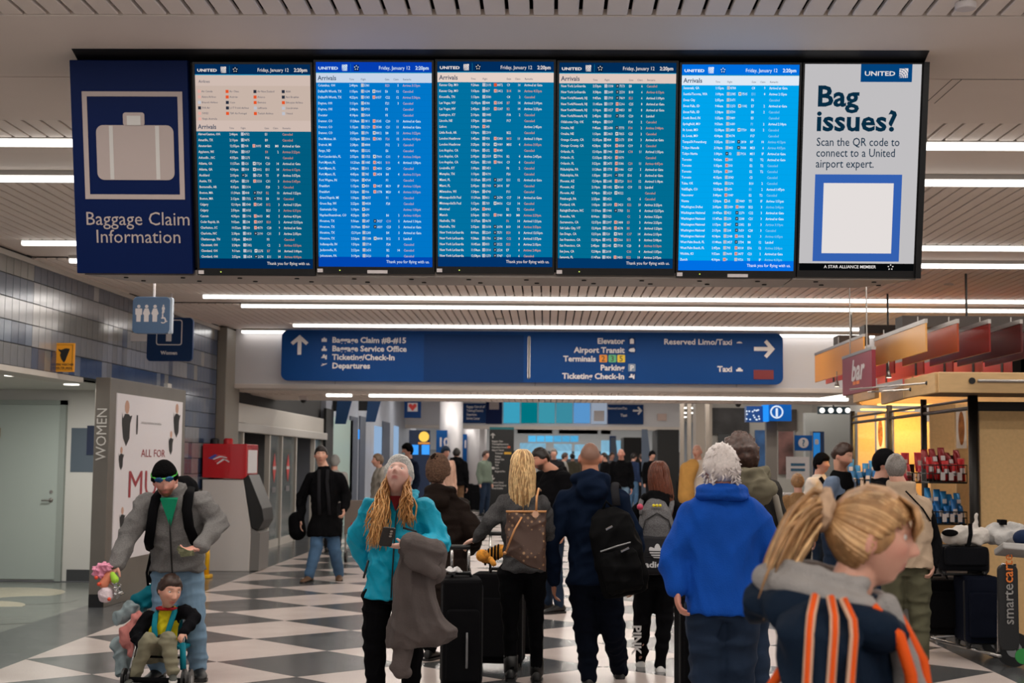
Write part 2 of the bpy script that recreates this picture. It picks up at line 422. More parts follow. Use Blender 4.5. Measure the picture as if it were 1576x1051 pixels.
# recess under the tiled header, with its door
ar = MB(); DYY = 18.66
ar.box(-12, -5.02, DYY, DYY+.2, 0, 2.6)
wb = struct('wall_recess', ar, m_white, 'cream painted back wall of the restroom recess', 'wall')
MB().box(-6.28, -5.0, DYY-.004, DYY, 1.42, 2.0).build('blue_band', mat('blue_grey_paint', (84,96,108), .6), wb)
MB().box(-6.28, -5.0, DYY-.012, DYY, 0, .15).build('base_strip', mat('dark_base', (58,60,62), .5), wb)
MB().box(-12, -5.3, 13.0, DYY, 2.5, 2.56).build('recess_ceiling', m_white, wb)
for p in ((20, 577), (110, 591)):
    q = atZ(*p, 2.5); MB().disc((q.x, q.y, 2.488), .09, 20, (1,0,0), (0,1,0), .012).build('downlight', glow('downlight_glow', (255,248,235), 3), wb); strip_lamp('recess_lamp', wb, q.x-.1, q.x+.1, q.y, 2.48, 170, (1,.97,.9), .2)
dr = MB().box(-7.6, -6.42, DYY-.05, DYY-.01, .02, 2.30)
m_door = mat('door_grey_green', (172,182,176), .45)
door = struct('door_1', dr, m_door, 'pale grey green flush door in the restroom recess', 'door', bevel=.004)
fr = MB().box(-6.42, -6.34, DYY-.07, DYY, 0, 2.36).box(-7.7, -6.34, DYY-.07, DYY, 2.30, 2.36)
fr.build('door_frame', mat('door_frame_paint', (150,158,152), .5), door)
hx = atY(78, 772, DYY-.06)
MB().disc((hx.x, DYY-.05, hx.z+.02), .028, 18, (1,0,0), (0,0,1), .012).tube([(hx.x, DYY-.055, hx.z+.02), (hx.x, DYY-.1, hx.z+.02), (hx.x-.11, DYY-.1, hx.z+.015)], .01, 8).build('lever_handle', m_steel, door, smooth=True)
MB().disc((hx.x, DYY-.05, hx.z+.13), .022, 18, (1,0,0), (0,0,1), .012).build('deadbolt', m_steel, door)
MB().box(-7.28, -7.21, DYY-.075, DYY-.05, 1.86, 1.99).build('hinge_plate', mat('brass', (150,110,50), .4, .8), door)
# column and header across the hall
HY = 21.95
cb = MB().box(-5.12, -4.86, 21.35, HY+.35, 0, CZ)
struct('wall_column', cb, mat('column_paint', (128,122,112), .5, .2), 'tall grey metal column at the end of the tiled wall', 'column', bevel=.01)
m_head = mat('header_paint', (196,194,197), .38, .2, noise=(.6,.03))
hb = MB().box(-4.86, 6.2, HY, HY+.5, 2.76, CZ+.2)
wall_header = struct('wall_header', hb, m_head, 'pale metal header wall across the concourse behind the wide blue sign', 'wall')
MB().box(-4.86, 6.2, HY-.05, HY+.5, 2.70, 2.775).build('lip', mat('header_lip', (205,196,188), .4, .3), wall_header, bevel=.012)
for x in (-3.3, -.2, 2.9): MB().box(x, x+.006, HY-.002, HY, 2.78, CZ).build('panel_joint', m_dark, wall_header)
# low ceiling beyond the header
lc = MB().box(-6, 9, 22.4, 26.5, 2.86, 4.1)
low = struct('ceiling_low', lc, m_void, 'lower slat ceiling beyond the header wall', 'ceiling')
ls = MB()
for (y0, y1) in ((22.45, 23.6), (24.3, 26.45)):
    for i in range(-55, 84):
        x = i*SP; ls.box(x-.046, x+.046, y0, y1, 2.715, 2.735)
o = ls.build('ceiling_slats', m_slat, low); o['kind'] = 'stuff'
MB().box(-6, 9, 23.6, 24.3, 2.73, 2.74).build('plain_panel', m_plain, low)
MB().box(-6, 9, 26.45, 26.52, 2.71, 4.1).build('edge_fascia', m_head, low)
for (x0, x1, y, w) in ((-3.72, -3.3, 23.85, 'short one at the left end under the header wall'), (-3.0, 5.0, 23.85, 'long one under the header wall')):
    t = thing('ceiling_light', 'strip light in the low ceiling, '+w, 'light', (0, y, 2.715), 0, 'fluorescent ceiling strips')
    MB().box(x0, x1, -.06, .06, -.045, 0).build('tube', m_tube, t); strip_lamp('strip_lamp', t, x0, x1, 0, -.05, LAMP_W*1.5)
for (px, py) in ((467, 613), (1136, 619)):
    q = atZ(px, py, 2.68); t = thing('security_camera', 'small dome camera under the low ceiling '+('at the left' if px < 800 else 'above the information sign'), 'camera', (q.x, q.y, 2.60), 0)
    MB().box(-.07, .07, -.06, .06, .05, .11).build('mount', m_lamp_w, t); MB().sphere((0, 0, .045), .05, 14, 8).build('dome', m_black, t, smooth=True)
# ================================================================== the row of screens under the ceiling
TILT = math.atan2(.22, .997); BW, BH = .5943, 1.021
BX0 = -2.346; BZ = 2.56; BY = 7.0
m_bez = mat('screen_bezel', (9,9,10), .35)
m_hous = mat('housing_black', (10,10,11), .5)
hs = thing('screen_gantry', 'black housing with a bolted metal underside that carries the row of screens', 'gantry', (BX0+BW*3.5, BY+.2, BZ), 0, world=True)
sT, cT = math.sin(TILT), math.cos(TILT)
b = MB()
x0, x1 = BX0+.02, BX0+BW*7+.0
b.prism([(BY+.045, BZ+.01), (BY+.045-.22, BZ+1.0), (BY-.29, CZ-.005), (BY+.33, CZ-.005), (BY+.33, BZ-.0)], (x0, 0, 0), (0,1,0), (0,0,1), x1-x0)
b.build('cabinet', m_hous, hs)
m_under = mat('brushed_underside', (150,140,132), .38, .7, noise=(2,.12))
for (a, c_) in ((x0, 1.2), (1.206, x1)):
    MB().prism([(a+(.0 if a < 1 else 0), BY+.03), (c_, BY+.03), (c_-(.22 if c_ > 1.5 else 0), BY+.36), (a+(.22 if a < 1 else 0), BY+.36)], (0,0,BZ-.03), (1,0,0), (0,1,0), .028).build('underside_panel', m_under, hs)
bo = [x0+.14+i*.29 for i in range(14)]
for i, x in enumerate(bo):
    for y in (BY+.11, BY+.24):
        MB().disc((x+(y-BY)*.4, y, BZ-.034), .012, 10, (1,0,0), (0,1,0), .006).build('bolt', m_dark, hs)
def screen_root(i, name, label, cat, dz=0, group=None):
    return thing(name, label, cat, (BX0+BW*(i+.5), BY, BZ+dz), 0, group, rot=(TILT, 0, 0))
# local axes of a screen: x right, z up, -y towards the viewers; active picture 0.567 x 1.0
AW, AH, AX, AZ = .567, 1.0, -.2835, .012
def S(u, v, d=.006): return Vector((AX+u*AW, -d, AZ+(1-v)*AH))
def srect(name, par, u0, u1, v0, v1, m, d=.004):
    a, c_ = S(u0, v1, d), S(u1, v0, d)
    return MB().quad((a.x, -d, a.z), (c_.x, -d, a.z), (c_.x, -d, c_.z), (a.x, -d, c_.z)).build(name, m, par)
def stext(name, par, body, u, v, size, m, align='LEFT', bold=.0, sx=1, d=.0065, line=1, spacing=1, res=2, join=None):
    text(name, body, size, m, par, frame(S(u, v, d), (1,0,0), (0,0,1)), align, bold=bold, sx=sx, line=line, spacing=spacing, res=res, join=join)
def globe_logo(par, u0, u1, v0, v1, m_bg, m_ln, d=.0062):
    a, c_ = S(u0, v1, d), S(u1, v0, d); w = c_.x-a.x; h = c_.z-a.z
    sq = MB().quad((a.x, -d, a.z), (c_.x, -d, a.z), (c_.x, -d, c_.z), (a.x, -d, c_.z)).build('globe_emblem', m_bg, par)
    mb = MB()
    for k, r in enumerate((.35, .6, .85, 1.1)):
        pts = [(a.x+w*(r*math.cos(t)-.0), a.z+h*(r*math.sin(t))) for t in [PI/2*i/10 for i in range(11)]]
        pts = [(min(max(x, a.x), c_.x), min(max(z, a.z), c_.z)) for x, z in pts]
        for p, q in zip(pts, pts[1:]):
            nx, nz = (q[1]-p[1]), -(q[0]-p[0]); L = math.hypot(nx, nz) or 1; nx, nz = nx/L*w*.03, nz/L*w*.03
            mb.quad((p[0]-nx, -d-.0004, p[1]-nz), (q[0]-nx, -d-.0004, q[1]-nz), (q[0]+nx, -d-.0004, q[1]+nz), (p[0]+nx, -d-.0004, p[1]+nz))
    for k in range(4):
        p = (a.x, a.z+h*.02); q = (a.x+w*math.cos(.2+.36*k)*1.0, a.z+h*math.sin(.2+.36*k)*1.0)
        nx, nz = (q[1]-p[1]), -(q[0]-p[0]); L = math.hypot(nx, nz); nx, nz = nx/L*w*.02, nz/L*w*.02
        mb.quad((p[0]-nx, -d-.0004, p[1]-nz), (q[0]-nx, -d-.0004, q[1]-nz), (q[0]+nx, -d-.0004, q[1]+nz), (p[0]+nx, -d-.0004, p[1]+nz))
    mb.build('globe_lines', m_ln, sq)
def star(mb, cx, cz, r, d, plane=None):
    # five small kites set in a ring
    for k in range(5):
        a = PI/2+2*PI*k/5; c2 = (cx+math.cos(a)*r*.72, cz+math.sin(a)*r*.72)
        pts = [(c2[0]+math.cos(a+t)*r*q, c2[1]+math.sin(a+t)*r*q) for t, q in ((0, .42), (PI/2, .26), (PI, .2), (-PI/2, .26))]
        if plane: mb.poly([plane(*p) for p in pts])
        else: mb.poly([(p[0], -d, p[1]) for p in pts])
CAN = 'X'
DATA = {}
DATA[1] = '''Akron/Canton, OH|2:46pm|U4752||E1||X
Amarillo, TX|2:11pm|U3875||B9||X
Amsterdam|12:55pm|U908|r3093|M22|M8|G
Appleton, WI|7:37am|U5057||oE4|2|o5:22pm
Asheville , NC|4:37pm|U5275||F16||X
Atlanta, GA|11:57am|U626|w7724|C20|14|G
Atlanta, GA|4:30pm|U318|w3002|E11|14|o6:12pm
Auckland|2:03pm|k26|U6728|T5|IF|s3:57pm
Austin, TX|4:27pm|U233|r5533|C31|3|o5:47pm
Bentonville, AR|4:35pm|U5314||F28|2|X
Boston, MA|11:30am|U408|k7707|oB2|10|d1:22pm
Boston, MA|2:12pm|U1732|k7795|E8|10|X
Calgary|12:10pm|U3540|r5245|oB12|3|d1:25pm
Calgary|2:50pm|U3035||B21|3|o6:31pm
Cancun|4:35pm|U1196|r8603|M5|5|s4:31pm
Cedar Rapids, IA|9:02am|U238|r3597|oB20|2|d12:53pm
Charleston, SC|10:52am|U380|r4570|C28|9|G
Charlotte, NC|2:38pm|U1810|k2190|C31|5|s2:35pm
Chattanooga, TN|1:35pm|U4633||F3||X
Cincinnati, OH|2:24pm|U5382||C2|2|o5:51pm
Cleveland, OH|9:11am|U2112|w2275|oB7|14|d1:00pm
Cleveland, OH|2:52pm|U1654|k2174|E11|14|o4:00pm'''
DATA[2] = '''Columbus, OH|2:40pm|U5381||oB23|5|o3:13pm
Dallas/Ft Worth, TX|1:15pm|U1634|w9001|E6|12|X
Dallas/Ft Worth, TX|4:22pm|U1583|r6057|C22|12|o5:36pm
Dayton, OH|1:11pm|U4186||F21|3|X
Dayton, OH|2:44pm|U4793||F3||X
Decatur|4:14pm|U5064||F5||X
Denver, CO|11:28am|U1811|r3505|C20|11|G
Denver, CO|1:15pm|U2129|r3508|C21|11|G
Denver, CO|2:55pm|U270|w8812|B8|11|o3:22pm
Des Moines, IA|12:56pm|U2306|r5383|oF26|12|o4:14pm
Detroit, MI|2:28pm|U4884||F12|2|X
Fargo, ND|4:40pm|U5232||E6||X
Fort Lauderdale, FL|2:55pm|U1755|w7900|C11|9|o3:46pm
Fort Myers, FL|11:20am|U1885|r3431|oB10|4|d1:58pm
Fort Myers, FL|2:46pm|U311|r3430|C24||X
Fort Myers, FL|4:45pm|U785|r3438|B8|4|o5:11pm
Fort Wayne, IN|1:36pm|U4764||F1||X
Frankfurt|1:15pm|w430|r9457|M19|IF|o1:33pm
Frankfurt|3:20pm|U906|r3778|M20|4|o3:33pm
Grand Rapids, MI|1:50pm|U4697||F1||X
Green Bay, WI|2:22pm|U4438||F28||X
Guatemala City|1:19pm|w630||||o1:36pm
Hayden/Steamboat, CO|4:23pm|U479||B6|5|o6:05pm
Houston, TX|9:36am|U247|k7027|oC10|5|d1:36pm
Houston, TX|10:39am|U469|k6839|C23|5|G
Houston, TX|12:31pm|U2283||B4|5|G
Houston, TX|2:26pm|U1188|w8808|B12|5|L
Indianapolis, IN|1:50pm|U5714||F24||X
Jacksonville, FL|2:22pm|U2656||B2|14|X
Johnstown, PA|3:19pm|U5026||F3||X'''
DATA[3] = '''Kansas City, MO|9:26am|U2133|R8872|C9|10|G
Kansas City, MO|1:03pm|U467|r5412|oB14|10|o4:33pm
Knoxville, TN|1:13pm|U3580||C4|2|X
Las Vegas, NV|12:43pm|U884|r3545|oB7|14|d2:09pm
Las Vegas, NV|2:43pm|U659|r3287|oB2|14|s2:25pm
Lexington, KY|2:10pm|U5445||F18|2|X
Lincoln, NE|1:59pm|U5448||F17||X
Lisbon|3:30pm|r343||||s2:45pm
Little Rock, AR|1:30pm|U5399||B22||X
London Heathrow|1:45pm|U958|r5383|oM15|11|d1:10pm
London Heathrow|3:25pm|U928|w9089|M35|4|o3:35pm
Los Angeles, CA|1:33pm|U632|r8040|||X
Los Angeles, CA|2:05pm|U2039|w7706|B2|4|s2:47pm
Los Angeles, CA|4:25pm|U2183|r9866|C9|4|X
Louisville, KY|1:09pm|U5451||F8|2|X
Memphis, TN|1:10pm|U4190||F26||X
Miami, FL|11:25am|U2095|k2357|E11|12|G
Miami, FL|2:05pm|U1983|k2814|B7||X
Milwaukee, WI|1:24pm|U4740||F11||X
Minneapolis/St Paul|11:30am|U861|k2674|C17|14|G
Minneapolis/St Paul|1:12pm|U739|w8836|C21|14|X
Montreal|2:47pm|r8981||E2|T2|X
Munich|2:56pm|U953|r3940|M13|M8|o2:29pm
Nashville, TN|11:57am|U4678||oF6|14|d1:21pm
Nashville, TN|2:52pm|U1618|k2074|B19|14|o3:53pm
New York LaGuardia|8:00am|U2269|k7571|oB20|8|d12:56pm
New York LaGuardia|9:58am|U1786|k2540|oC12|8|d1:57pm
New York LaGuardia|10:45am|U833|k2522|oB21|8|s2:15pm
New York LaGuardia|11:58am|U1310|k2524|E7|6|o2:46pm
New York LaGuardia|12:58pm|U1273|k7747|C11|6|X'''
DATA[4] = '''New York LaGuardia|2:53pm|U1338|k7573|E8|6|X
New York LaGuardia|3:58pm|U2649|k2530|B18|6|o6:13pm
New York/Newark, NJ|9:47am|U1793|k7469|oB21|6|d1:09pm
New York/Newark, NJ|11:45am|U1177|r5206|C25|8|G
New York/Newark, NJ|1:10pm|U1027|r4453|B5|8|G
New York/Newark, NJ|2:45pm|U333|k7505|C20|4|L
Oklahoma City, OK|4:40pm|U5507||F14|2|X
Omaha, NE|9:45am|U2688|k7773|oF14|2|o3:44pm
Omaha, NE|1:13pm|U2463|w7855|C23|2|X
Orange County, CA|12:55pm|U484|r5173|E14|3|G
Orange County, CA|4:28pm|U434|r8358|C19|3|X
Orlando, FL|12:03pm|U1941|r3364|oC18|11|d1:35pm
Orlando, FL|12:53pm|U2421|r3370|||X
Orlando, FL|3:23pm|U2475|r3586|oC20|11|o4:47pm
Philadelphia, PA|11:28am|U1778|r3086|C27|5|G
Philadelphia, PA|1:33pm|U2091|k7595|E16|5|G
Phoenix, AZ|12:34pm|U2185|r3720|oB16|12|d1:18pm
Phoenix, AZ|2:19pm|U1082|w8168|C19|12|L
Phoenix, AZ|4:34pm|U2629|w8322|||X
Pittsburgh, PA|2:25pm|U2422||C2|6|X
Portland, OR|1:03pm|U1693|r5423|oE22|10|s2:25pm
Raleigh/Durham, NC|11:50am|U1944|k7783|oE6|8|d12:57pm
Roanoke, VA|8:00am|U5025||oC1|2|s3:22pm
Sacramento, CA|12:57pm|U2397|r5488|oE3|3|s2:25pm
Salt Lake City, UT|12:30pm|U2642|r4578|oB5|4|d1:23pm
San Diego, CA|12:51pm|U520|w7895|oC17|14|s2:15pm
San Francisco, CA|12:54pm|U1092|r5366|oB11|8|s2:08pm
San Francisco, CA|2:45pm|U2145|w7718|C23|8|o3:13pm
San Jose, CA|12:54pm|U2618||oC16|4|d1:37pm
Sarasota, FL|11:47am|U1836|r3433|oB22|10|s2:07pm'''
DATA[5] = '''Savannah, GA|1:15pm|U4788||C4|9|G
Seattle/Tacoma, WA|1:09pm|U2385|w7505|oE11|4|s2:15pm
Sioux City|2:55pm|U5071||F6||X
Sioux Falls, SD|9:46am|U1253|w1182|E7|2|G
Sioux Falls, SD|1:24pm|U3730||E8|2|X
South Bend, IN|1:25pm|U5489||E3||X
Springfield, MO|9:53am|U3680||oF1|2|d2:18pm
St. Louis, MO|12:38pm|U2430|w7730|B20|2|X
St. Louis, MO|4:00pm|U4174||F17||X
Tampa/St Petersburg|3:25pm|U2184|k2818|B7|10|o4:12pm
Tokyo Haneda|2:10pm|U882|k7008|M23|6|o4:07pm
Tokyo Narita|1:30pm|k12|U7926|M11|IF|G
Toronto|9:02am|r501||E2|T2|G
Toronto|1:32pm|r503||E2|T2|X
Toronto|3:37pm|r509||E2|T2|X
Toronto|4:15pm|U3543||C5||X
Tulsa, OK|4:43pm|U5296||B16|2|X
Vail/Eagle, CO|12:32pm|U679||oE1|2|d1:47pm
Vancouver|3:40pm|r1049||E2|T2|X
Vienna|1:20pm|w65|U9849|T5|IF|s1:51pm
Washington Dulles|2:05pm|U2189|r3830|B22|3|o3:46pm
Washington National|10:47am|U421|k2270|C22|3|G
Washington National|11:47am|U233|k2288|C21|3|G
Washington National|1:17pm|U447|k2382|E6|3|o3:19pm
Washington National|2:17pm|U264|k7659|C28|3|X
Washington National|4:14pm|U2148|r6002|B6|3|o6:05pm
West Palm Beach, FL|11:40am|U2427|k2734|B8|12|L
West Palm Beach, FL|2:47pm|U795|r8318|E16|12|o3:54pm
Wichita, KS|9:52am|U3600|r3877|C21|2|G
Zurich|4:10pm|r9|U9726|T5|IF|o4:10pm'''
PALS = {1: ((2,42,84), (0,92,128), (206,186,176), (0,40,84), (232,222,216), (208,142,118)),
        2: ((4,62,178), (0,118,200), (198,212,232), (0,70,176), (214,236,250), (198,172,182)),
        3: ((0,44,92), (0,112,160), (228,208,198), (0,50,106), (236,226,222), (218,158,136)),
        4: ((0,44,88), (0,108,146), (222,200,190), (0,54,104), (236,226,222), (216,152,130)),
        5: ((0,110,222), (0,164,236), (222,232,244), (0,112,228), (236,246,255), (150,204,240))}
GREY_M = glow('logo_grey', (196,200,210), .9); m_lblack = glow('star_square', (6,14,26), 1)
LOGO = {'r': glow('logo_red', (232,176,164), .9), 'w': glow('logo_pale', (226,224,224), .9), 'k': glow('logo_dark', (40,46,60), 1), 'U': GREY_M, 'R': glow('logo_orange', (226,84,40), 1)}
WHICH = {1: 'first arrivals screen from the left, with a beige airline list on top', 2: 'second arrivals screen from the left, bright blue, list starting at Columbus',
         3: 'middle arrivals screen, teal, list starting at Kansas City', 4: 'fourth arrivals screen from the left, dull teal, list starting at New York',
         5: 'brightest arrivals screen, sky blue, fifth from the left'}
NARROW = .80
def marks(t, d):
    mb = MB(); ms = []
    for q, (k_, b_) in enumerate(d.items()): mb.slot(q).add(b_.v, b_.f); ms.append(LOGO[k_])
    mb.build('airline_marks', ms, t)['kind'] = 'stuff'
def arrivals(i, dz):
    hd, bd, bn, ft, tx, og = PALS[i]
    t = screen_root(i, 'arrivals_screen', 'upright '+WHICH[i], 'screen', dz, 'row of arrivals screens')
    MB().box(-BW/2+.003, BW/2-.003, 0, .045, -.022, 1.022).build('casing', m_bez, t, bevel=.004)
    bz = MB()
    for (a, b_, c_, d_) in ((-BW/2+.003, AX, -.022, 1.022), (AX+AW, BW/2-.003, -.022, 1.022), (AX, AX+AW, -.022, AZ), (AX, AX+AW, AZ+AH, 1.022)): bz.box(a, b_, -.01, 0, c_, d_)
    bz.build('bezel', m_bez, t)
    n = 's%d_' % i
    g = lambda k, c_, s=1.0: glow(n+k, c_, s)
    M_t = g('text', tx); M_o = g('late', og); M_h = g('head', hd); M_b = g('body', bd); M_w = g('band', bn); M_f = g('foot', ft); M_dk = g('ink', (8,52,84)); M_ln = g('line', (30,150,190))
    srect('body_panel', t, 0, 1, .0, 1, M_b, .002); srect('header_bar', t, 0, 1, 0, .049, M_h); srect('teal_line', t, 0, 1, .049, .053, M_ln)
    vb = .325 if i == 1 else .099
    srect('title_band', t, 0, 1, .053, vb, M_w); srect('footer_bar', t, 0, 1, .951, 1, M_f)
    stext('airline_name', t, 'UNITED', .02, .036, .0185, M_t, bold=.03, sx=1.42, spacing=1.05)
    globe_logo(t, .225, .272, .012, .042, M_t, M_h)
    srect('divider', t, .299, .3015, .008, .044, M_ln); sq = srect('star_square', t, .328, .372, .012, .042, m_lblack)
    mb = MB(); p = S(.35, .027); star(mb, p.x, p.z, .011, .0055); mb.build('star', M_t, sq)
    stext('date', t, 'Friday, January 12', .815, .036, .0245, M_t, 'RIGHT', sx=.88); stext('clock', t, '2:20pm', .975, .036, .0245, M_t, 'RIGHT', bold=.02, sx=.9)
    hb = vb-.012
    stext('title', t, 'Arrivals', .015, hb+.0, .0315, M_dk, bold=.012, sx=.92)
    for nm, u in (('Time', .288), ('Flight', .388), ('Gate', .595), ('Claim', .668), ('Remarks', .752)): stext('column_name', t, nm, u, hb, .0125, M_dk, sx=.9)
    stext('thanks', t, 'Thank you for flying with us.', .975, .981, .0215, M_t, 'RIGHT', sx=.87)
    rows = [r.split('|') for r in DATA[i].split('\n')]
    v0 = (.338 if i == 1 else .1116)+.0062; dv = .0287 if i == 1 else .02875
    cols = {'city': [], 'time': [], 'flight': [], 'codeshare': [], 'gate': [], 'gate_changed': [], 'claim': [], 'remark': [], 'remark_late': []}
    lg = {}
    for k, (ct, tm, f1, f2, ga, cm, rm) in enumerate(rows):
        vr = v0+dv*k
        cols['city'].append(ct); cols['time'].append(tm); cols['flight'].append(f1[1:]); cols['codeshare'].append(f2[1:] if f2 else '')
        late = ga.startswith('o'); cols['gate'].append('' if late else ga); cols['gate_changed'].append(ga[1:] if late else ''); cols['claim'].append(cm)
        w = {'X': (0, 'Canceled'), 'G': (1, 'Arrived at Gate'), 'L': (1, 'Landed')}.get(rm) or {'o': (0, 'Arrives '+rm[1:]), 's': (1, 'Arrives '+rm[1:]), 'd': (1, 'Arrived '+rm[1:])}[rm[0]]
        cols['remark'].append(w[1] if w[0] else ''); cols['remark_late'].append('' if w[0] else w[1])
        for f, u in ((f1, .388), (f2, .487)):
            if not f: continue
            a, c_ = S(u, vr+.0015, .004), S(u+.024, vr-.0145, .004)
            lg.setdefault(f[0], MB()).quad((a.x, -.0045, a.z), (c_.x, -.0045, a.z), (c_.x, -.0045, c_.z), (a.x, -.0045, c_.z))
            if f[0] in 'wkr':
                q = (a.x+c_.x)/2, (a.z+c_.z)/2
                lg.setdefault('U' if f[0] == 'k' else ('R' if f[0] == 'r' else 'k'), MB()).quad((q[0]-.003, -.0049, q[1]-.003), (q[0]+.003, -.0049, q[1]-.002), (q[0]+.003, -.0049, q[1]+.003), (q[0]-.002, -.0049, q[1]+.003))
        if k: pass
    ln = MB()
    for k in range(1, len(rows)):
        z = S(0, v0+dv*k-.0195).z; ln.quad((AX, -.0025, z), (AX+AW, -.0025, z), (AX+AW, -.0025, z+.0007), (AX, -.0025, z+.0007))
    ln.build('row_lines', g('rowline', tuple(int(q*.9) for q in bd)), t)['kind'] = 'stuff'
    marks(t, lg)
    sz = .0172; dvm = dv*AH
    for nm, u, M_, al, bo_ in (('city', .015, M_t, 'LEFT', .012), ('time', .288, M_t, 'LEFT', .012), ('flight', .415, M_t, 'LEFT', .004), ('codeshare', .515, M_t, 'LEFT', .004), ('gate', .597, M_t, 'LEFT', .012),
                               ('gate_changed', .597, M_o, 'LEFT', .012), ('claim', .715, M_t, 'RIGHT', .012), ('remark', .748, M_t, 'LEFT', .014), ('remark_late', .748, M_o, 'LEFT', .012)):
        stext(nm+'_column', t, '\n'.join(cols[nm]), u, v0, sz, M_, al, bold=bo_, sx=NARROW, line=dvm/sz, res=1, join='flight_rows')
    if i == 1:
        stext('subtitle', t, 'Airlines', .03, .09, .02, M_dk, sx=.9)
        AL = [['Air Canada', 'Asiana Airlines', 'Brussels Airlines', 'EVA Air', 'SWISS', 'Virgin Australia'], ['Air China', 'Austrian', 'Copa', 'LOT Polish Airlines', 'TAP Air Portugal'],
              ['Air New Zealand', 'Avianca', 'Emirates', 'Lufthansa', 'Turkish Airlines'], ['ANA', 'Azul Brazilian', 'Ethiopian Airlines', 'Scandinavian', 'United']]
        mk = {'r': MB(), 'k': MB(), 'R': MB(), 'U': MB()}; kk = ['rrUkrr', 'RRkkR', 'kRRUR', 'kkRUU']
        for ci, u in enumerate((.02, .263, .505, .75)):
            stext('airline_list', t, '\n'.join(AL[ci]), u+.034, .1355, .0135, M_dk, sx=.88, line=.0266/.0135, res=1, join='flight_rows')
            for k in range(len(AL[ci])):
                a, c_ = S(u, .139+.0266*k), S(u+.026, .124+.0266*k); mk[kk[ci][k]].quad((a.x, -.0055, a.z), (c_.x, -.0055, a.z), (c_.x, -.0055, c_.z), (a.x, -.0055, c_.z))
        marks(t, mk)
        srect('list_panel', t, 0, 1, .104, .272, g('listbg', (198,178,166)), .0045)
    # little stickers and power light on the lower bezel
    MB().box(-BW/2+.008, -BW/2+.035, -.0125, -.01, -.016, .002).build('sticker', m_lamp_w, t)
    MB().box(-.18, -.174, -.012, -.01, -.008, -.003).build('power_light', glow('led', (180,200,90), 1.5), t)
    if i in (2, 5): MB().box(-.04, .06, -.0125, -.01, -.02, -.004).build('name_strip', m_lamp_w, t)
    return t
for i, dz in ((1, -.008), (2, .004), (3, .008), (4, .004), (5, -.004)): arrivals(i, dz)
# ---- the baggage claim panel at the left end
t = screen_root(0, 'baggage_claim_sign', 'navy panel with a suitcase pictogram reading Baggage Claim Information', 'sign')
m_bc = mat('baggage_navy', (0,24,74), .5, noise=(1.5,.05), spec=.15); m_bi = mat('baggage_beige', (178,164,160), .6); m_bp = mat('strap_pale', (205,203,200), .6)
MB().box(-BW/2-.006, BW/2-.02, -.02, .045, -.024, 1.022).build('panel', m_bc, t, bevel=.004)
fy = -.0235
def ring(x0, x1, z0, z1, w, d):
    mb = MB()
    for (a, b_, c_, e) in ((x0, x1, z0, z0+w), (x0, x1, z1-w, z1), (x0, x0+w, z0+w, z1-w), (x1-w, x1, z0+w, z1-w)): mb.box(a, b_, d, -.0205, c_, e)
    return mb
def bx(px): return (px-203.5)/306.0*.985                       # photo pixels on this panel to metres
def bz_(py): return (413-py)/320.0*1.045-.024
ring(bx(127), bx(281), bz_(300), bz_(139), .024, fy).build('frame', m_bi, t)
MB().prism(rrect(bx(266)-bx(147), bz_(189)-bz_(271), .035, 6), (bx(147), -.0205, bz_(271)), (1,0,0), (0,0,1), .003).build('suitcase_body', m_bi, t)
MB().prism(rrect(bx(222)-bx(189), bz_(170)-bz_(190), .014, 5), (bx(189), -.0205, bz_(190)), (1,0,0), (0,0,1), .003).build('suitcase_handle', m_bi, t)
st = MB()
for (a, b_, c_, d_) in ((167, 173, 270, 190), (238, 244, 270, 190), (195, 216, 189, 175)): st.box(bx(a), bx(b_), -.0245, -.0235, bz_(c_), bz_(d_))
st.build('suitcase_strap', m_bp, t)
for s_, py in (('Baggage Claim', 339), ('Information', 366)):
    text('caption', s_, .094, m_bi, t, frame((bx(207), -.0225, bz_(py)), (1,0,0), (0,0,1)), 'CENTER', sx=.965)
# ---- the poster screen at the right end (its square code is left blank)
t = screen_root(6, 'poster_screen', 'pale upright screen with a Bag issues notice and a blank square at the right end', 'screen', 0)
MB().box(-BW/2+.003, BW/2+.012, 0, .045, -.024, 1.022).build('casing', m_bez, t, bevel=.004)
MB().box(BW/2-.012, BW/2+.014, -.02, 0, -.024, 1.022).build('end_frame', m_bez, t)
m_pp = glow('poster_face', (192,190,192), 1); m_pb = glow('poster_blue', (2,66,122), 1); m_pi = glow('poster_ink', (8,44,66), 1); m_pw = glow('poster_white', (228,222,220), 1)
srect('picture', t, .0, .99, 0, 1, m_pp, .003); srect('brand_bar', t, .475, .91, 0, .085, m_pb); srect('foot_bar', t, 0, .99, .965, 1.0, glow('poster_foot', (6,8,10), 1))
stext('brand', t, 'UNITED', .505, .055, .030, m_pw, bold=.02, sx=1.38); globe_logo(t, .80, .875, .02, .065, m_pw, m_pb)
stext('headline', t, 'Bag', .105, .20, .138, m_pi, bold=.026, sx=1.04); stext('headline', t, 'issues?', .105, .318, .138, m_pi, bold=.026, sx=1.06)
stext('body_text', t, 'Scan the QR code to\nconnect to a United\nairport expert.', .115, .392, .057, m_pi, sx=.83, line=.0525/.057, bold=.004)
srect('blue_square', t, .115, .86, .53, .955, glow('poster_blue_square', (52,96,176), 1)); srect('blank_square', t, .19, .79, .572, .915, m_pw, .006)
stext('member_line', t, 'A STAR ALLIANCE MEMBER', .215, .9885, .021, m_pw, bold=.01, sx=1.0)
mb = MB(); p = S(.79, .9825); star(mb, p.x, p.z, .014, .007); mb.build('star', m_pw, t)
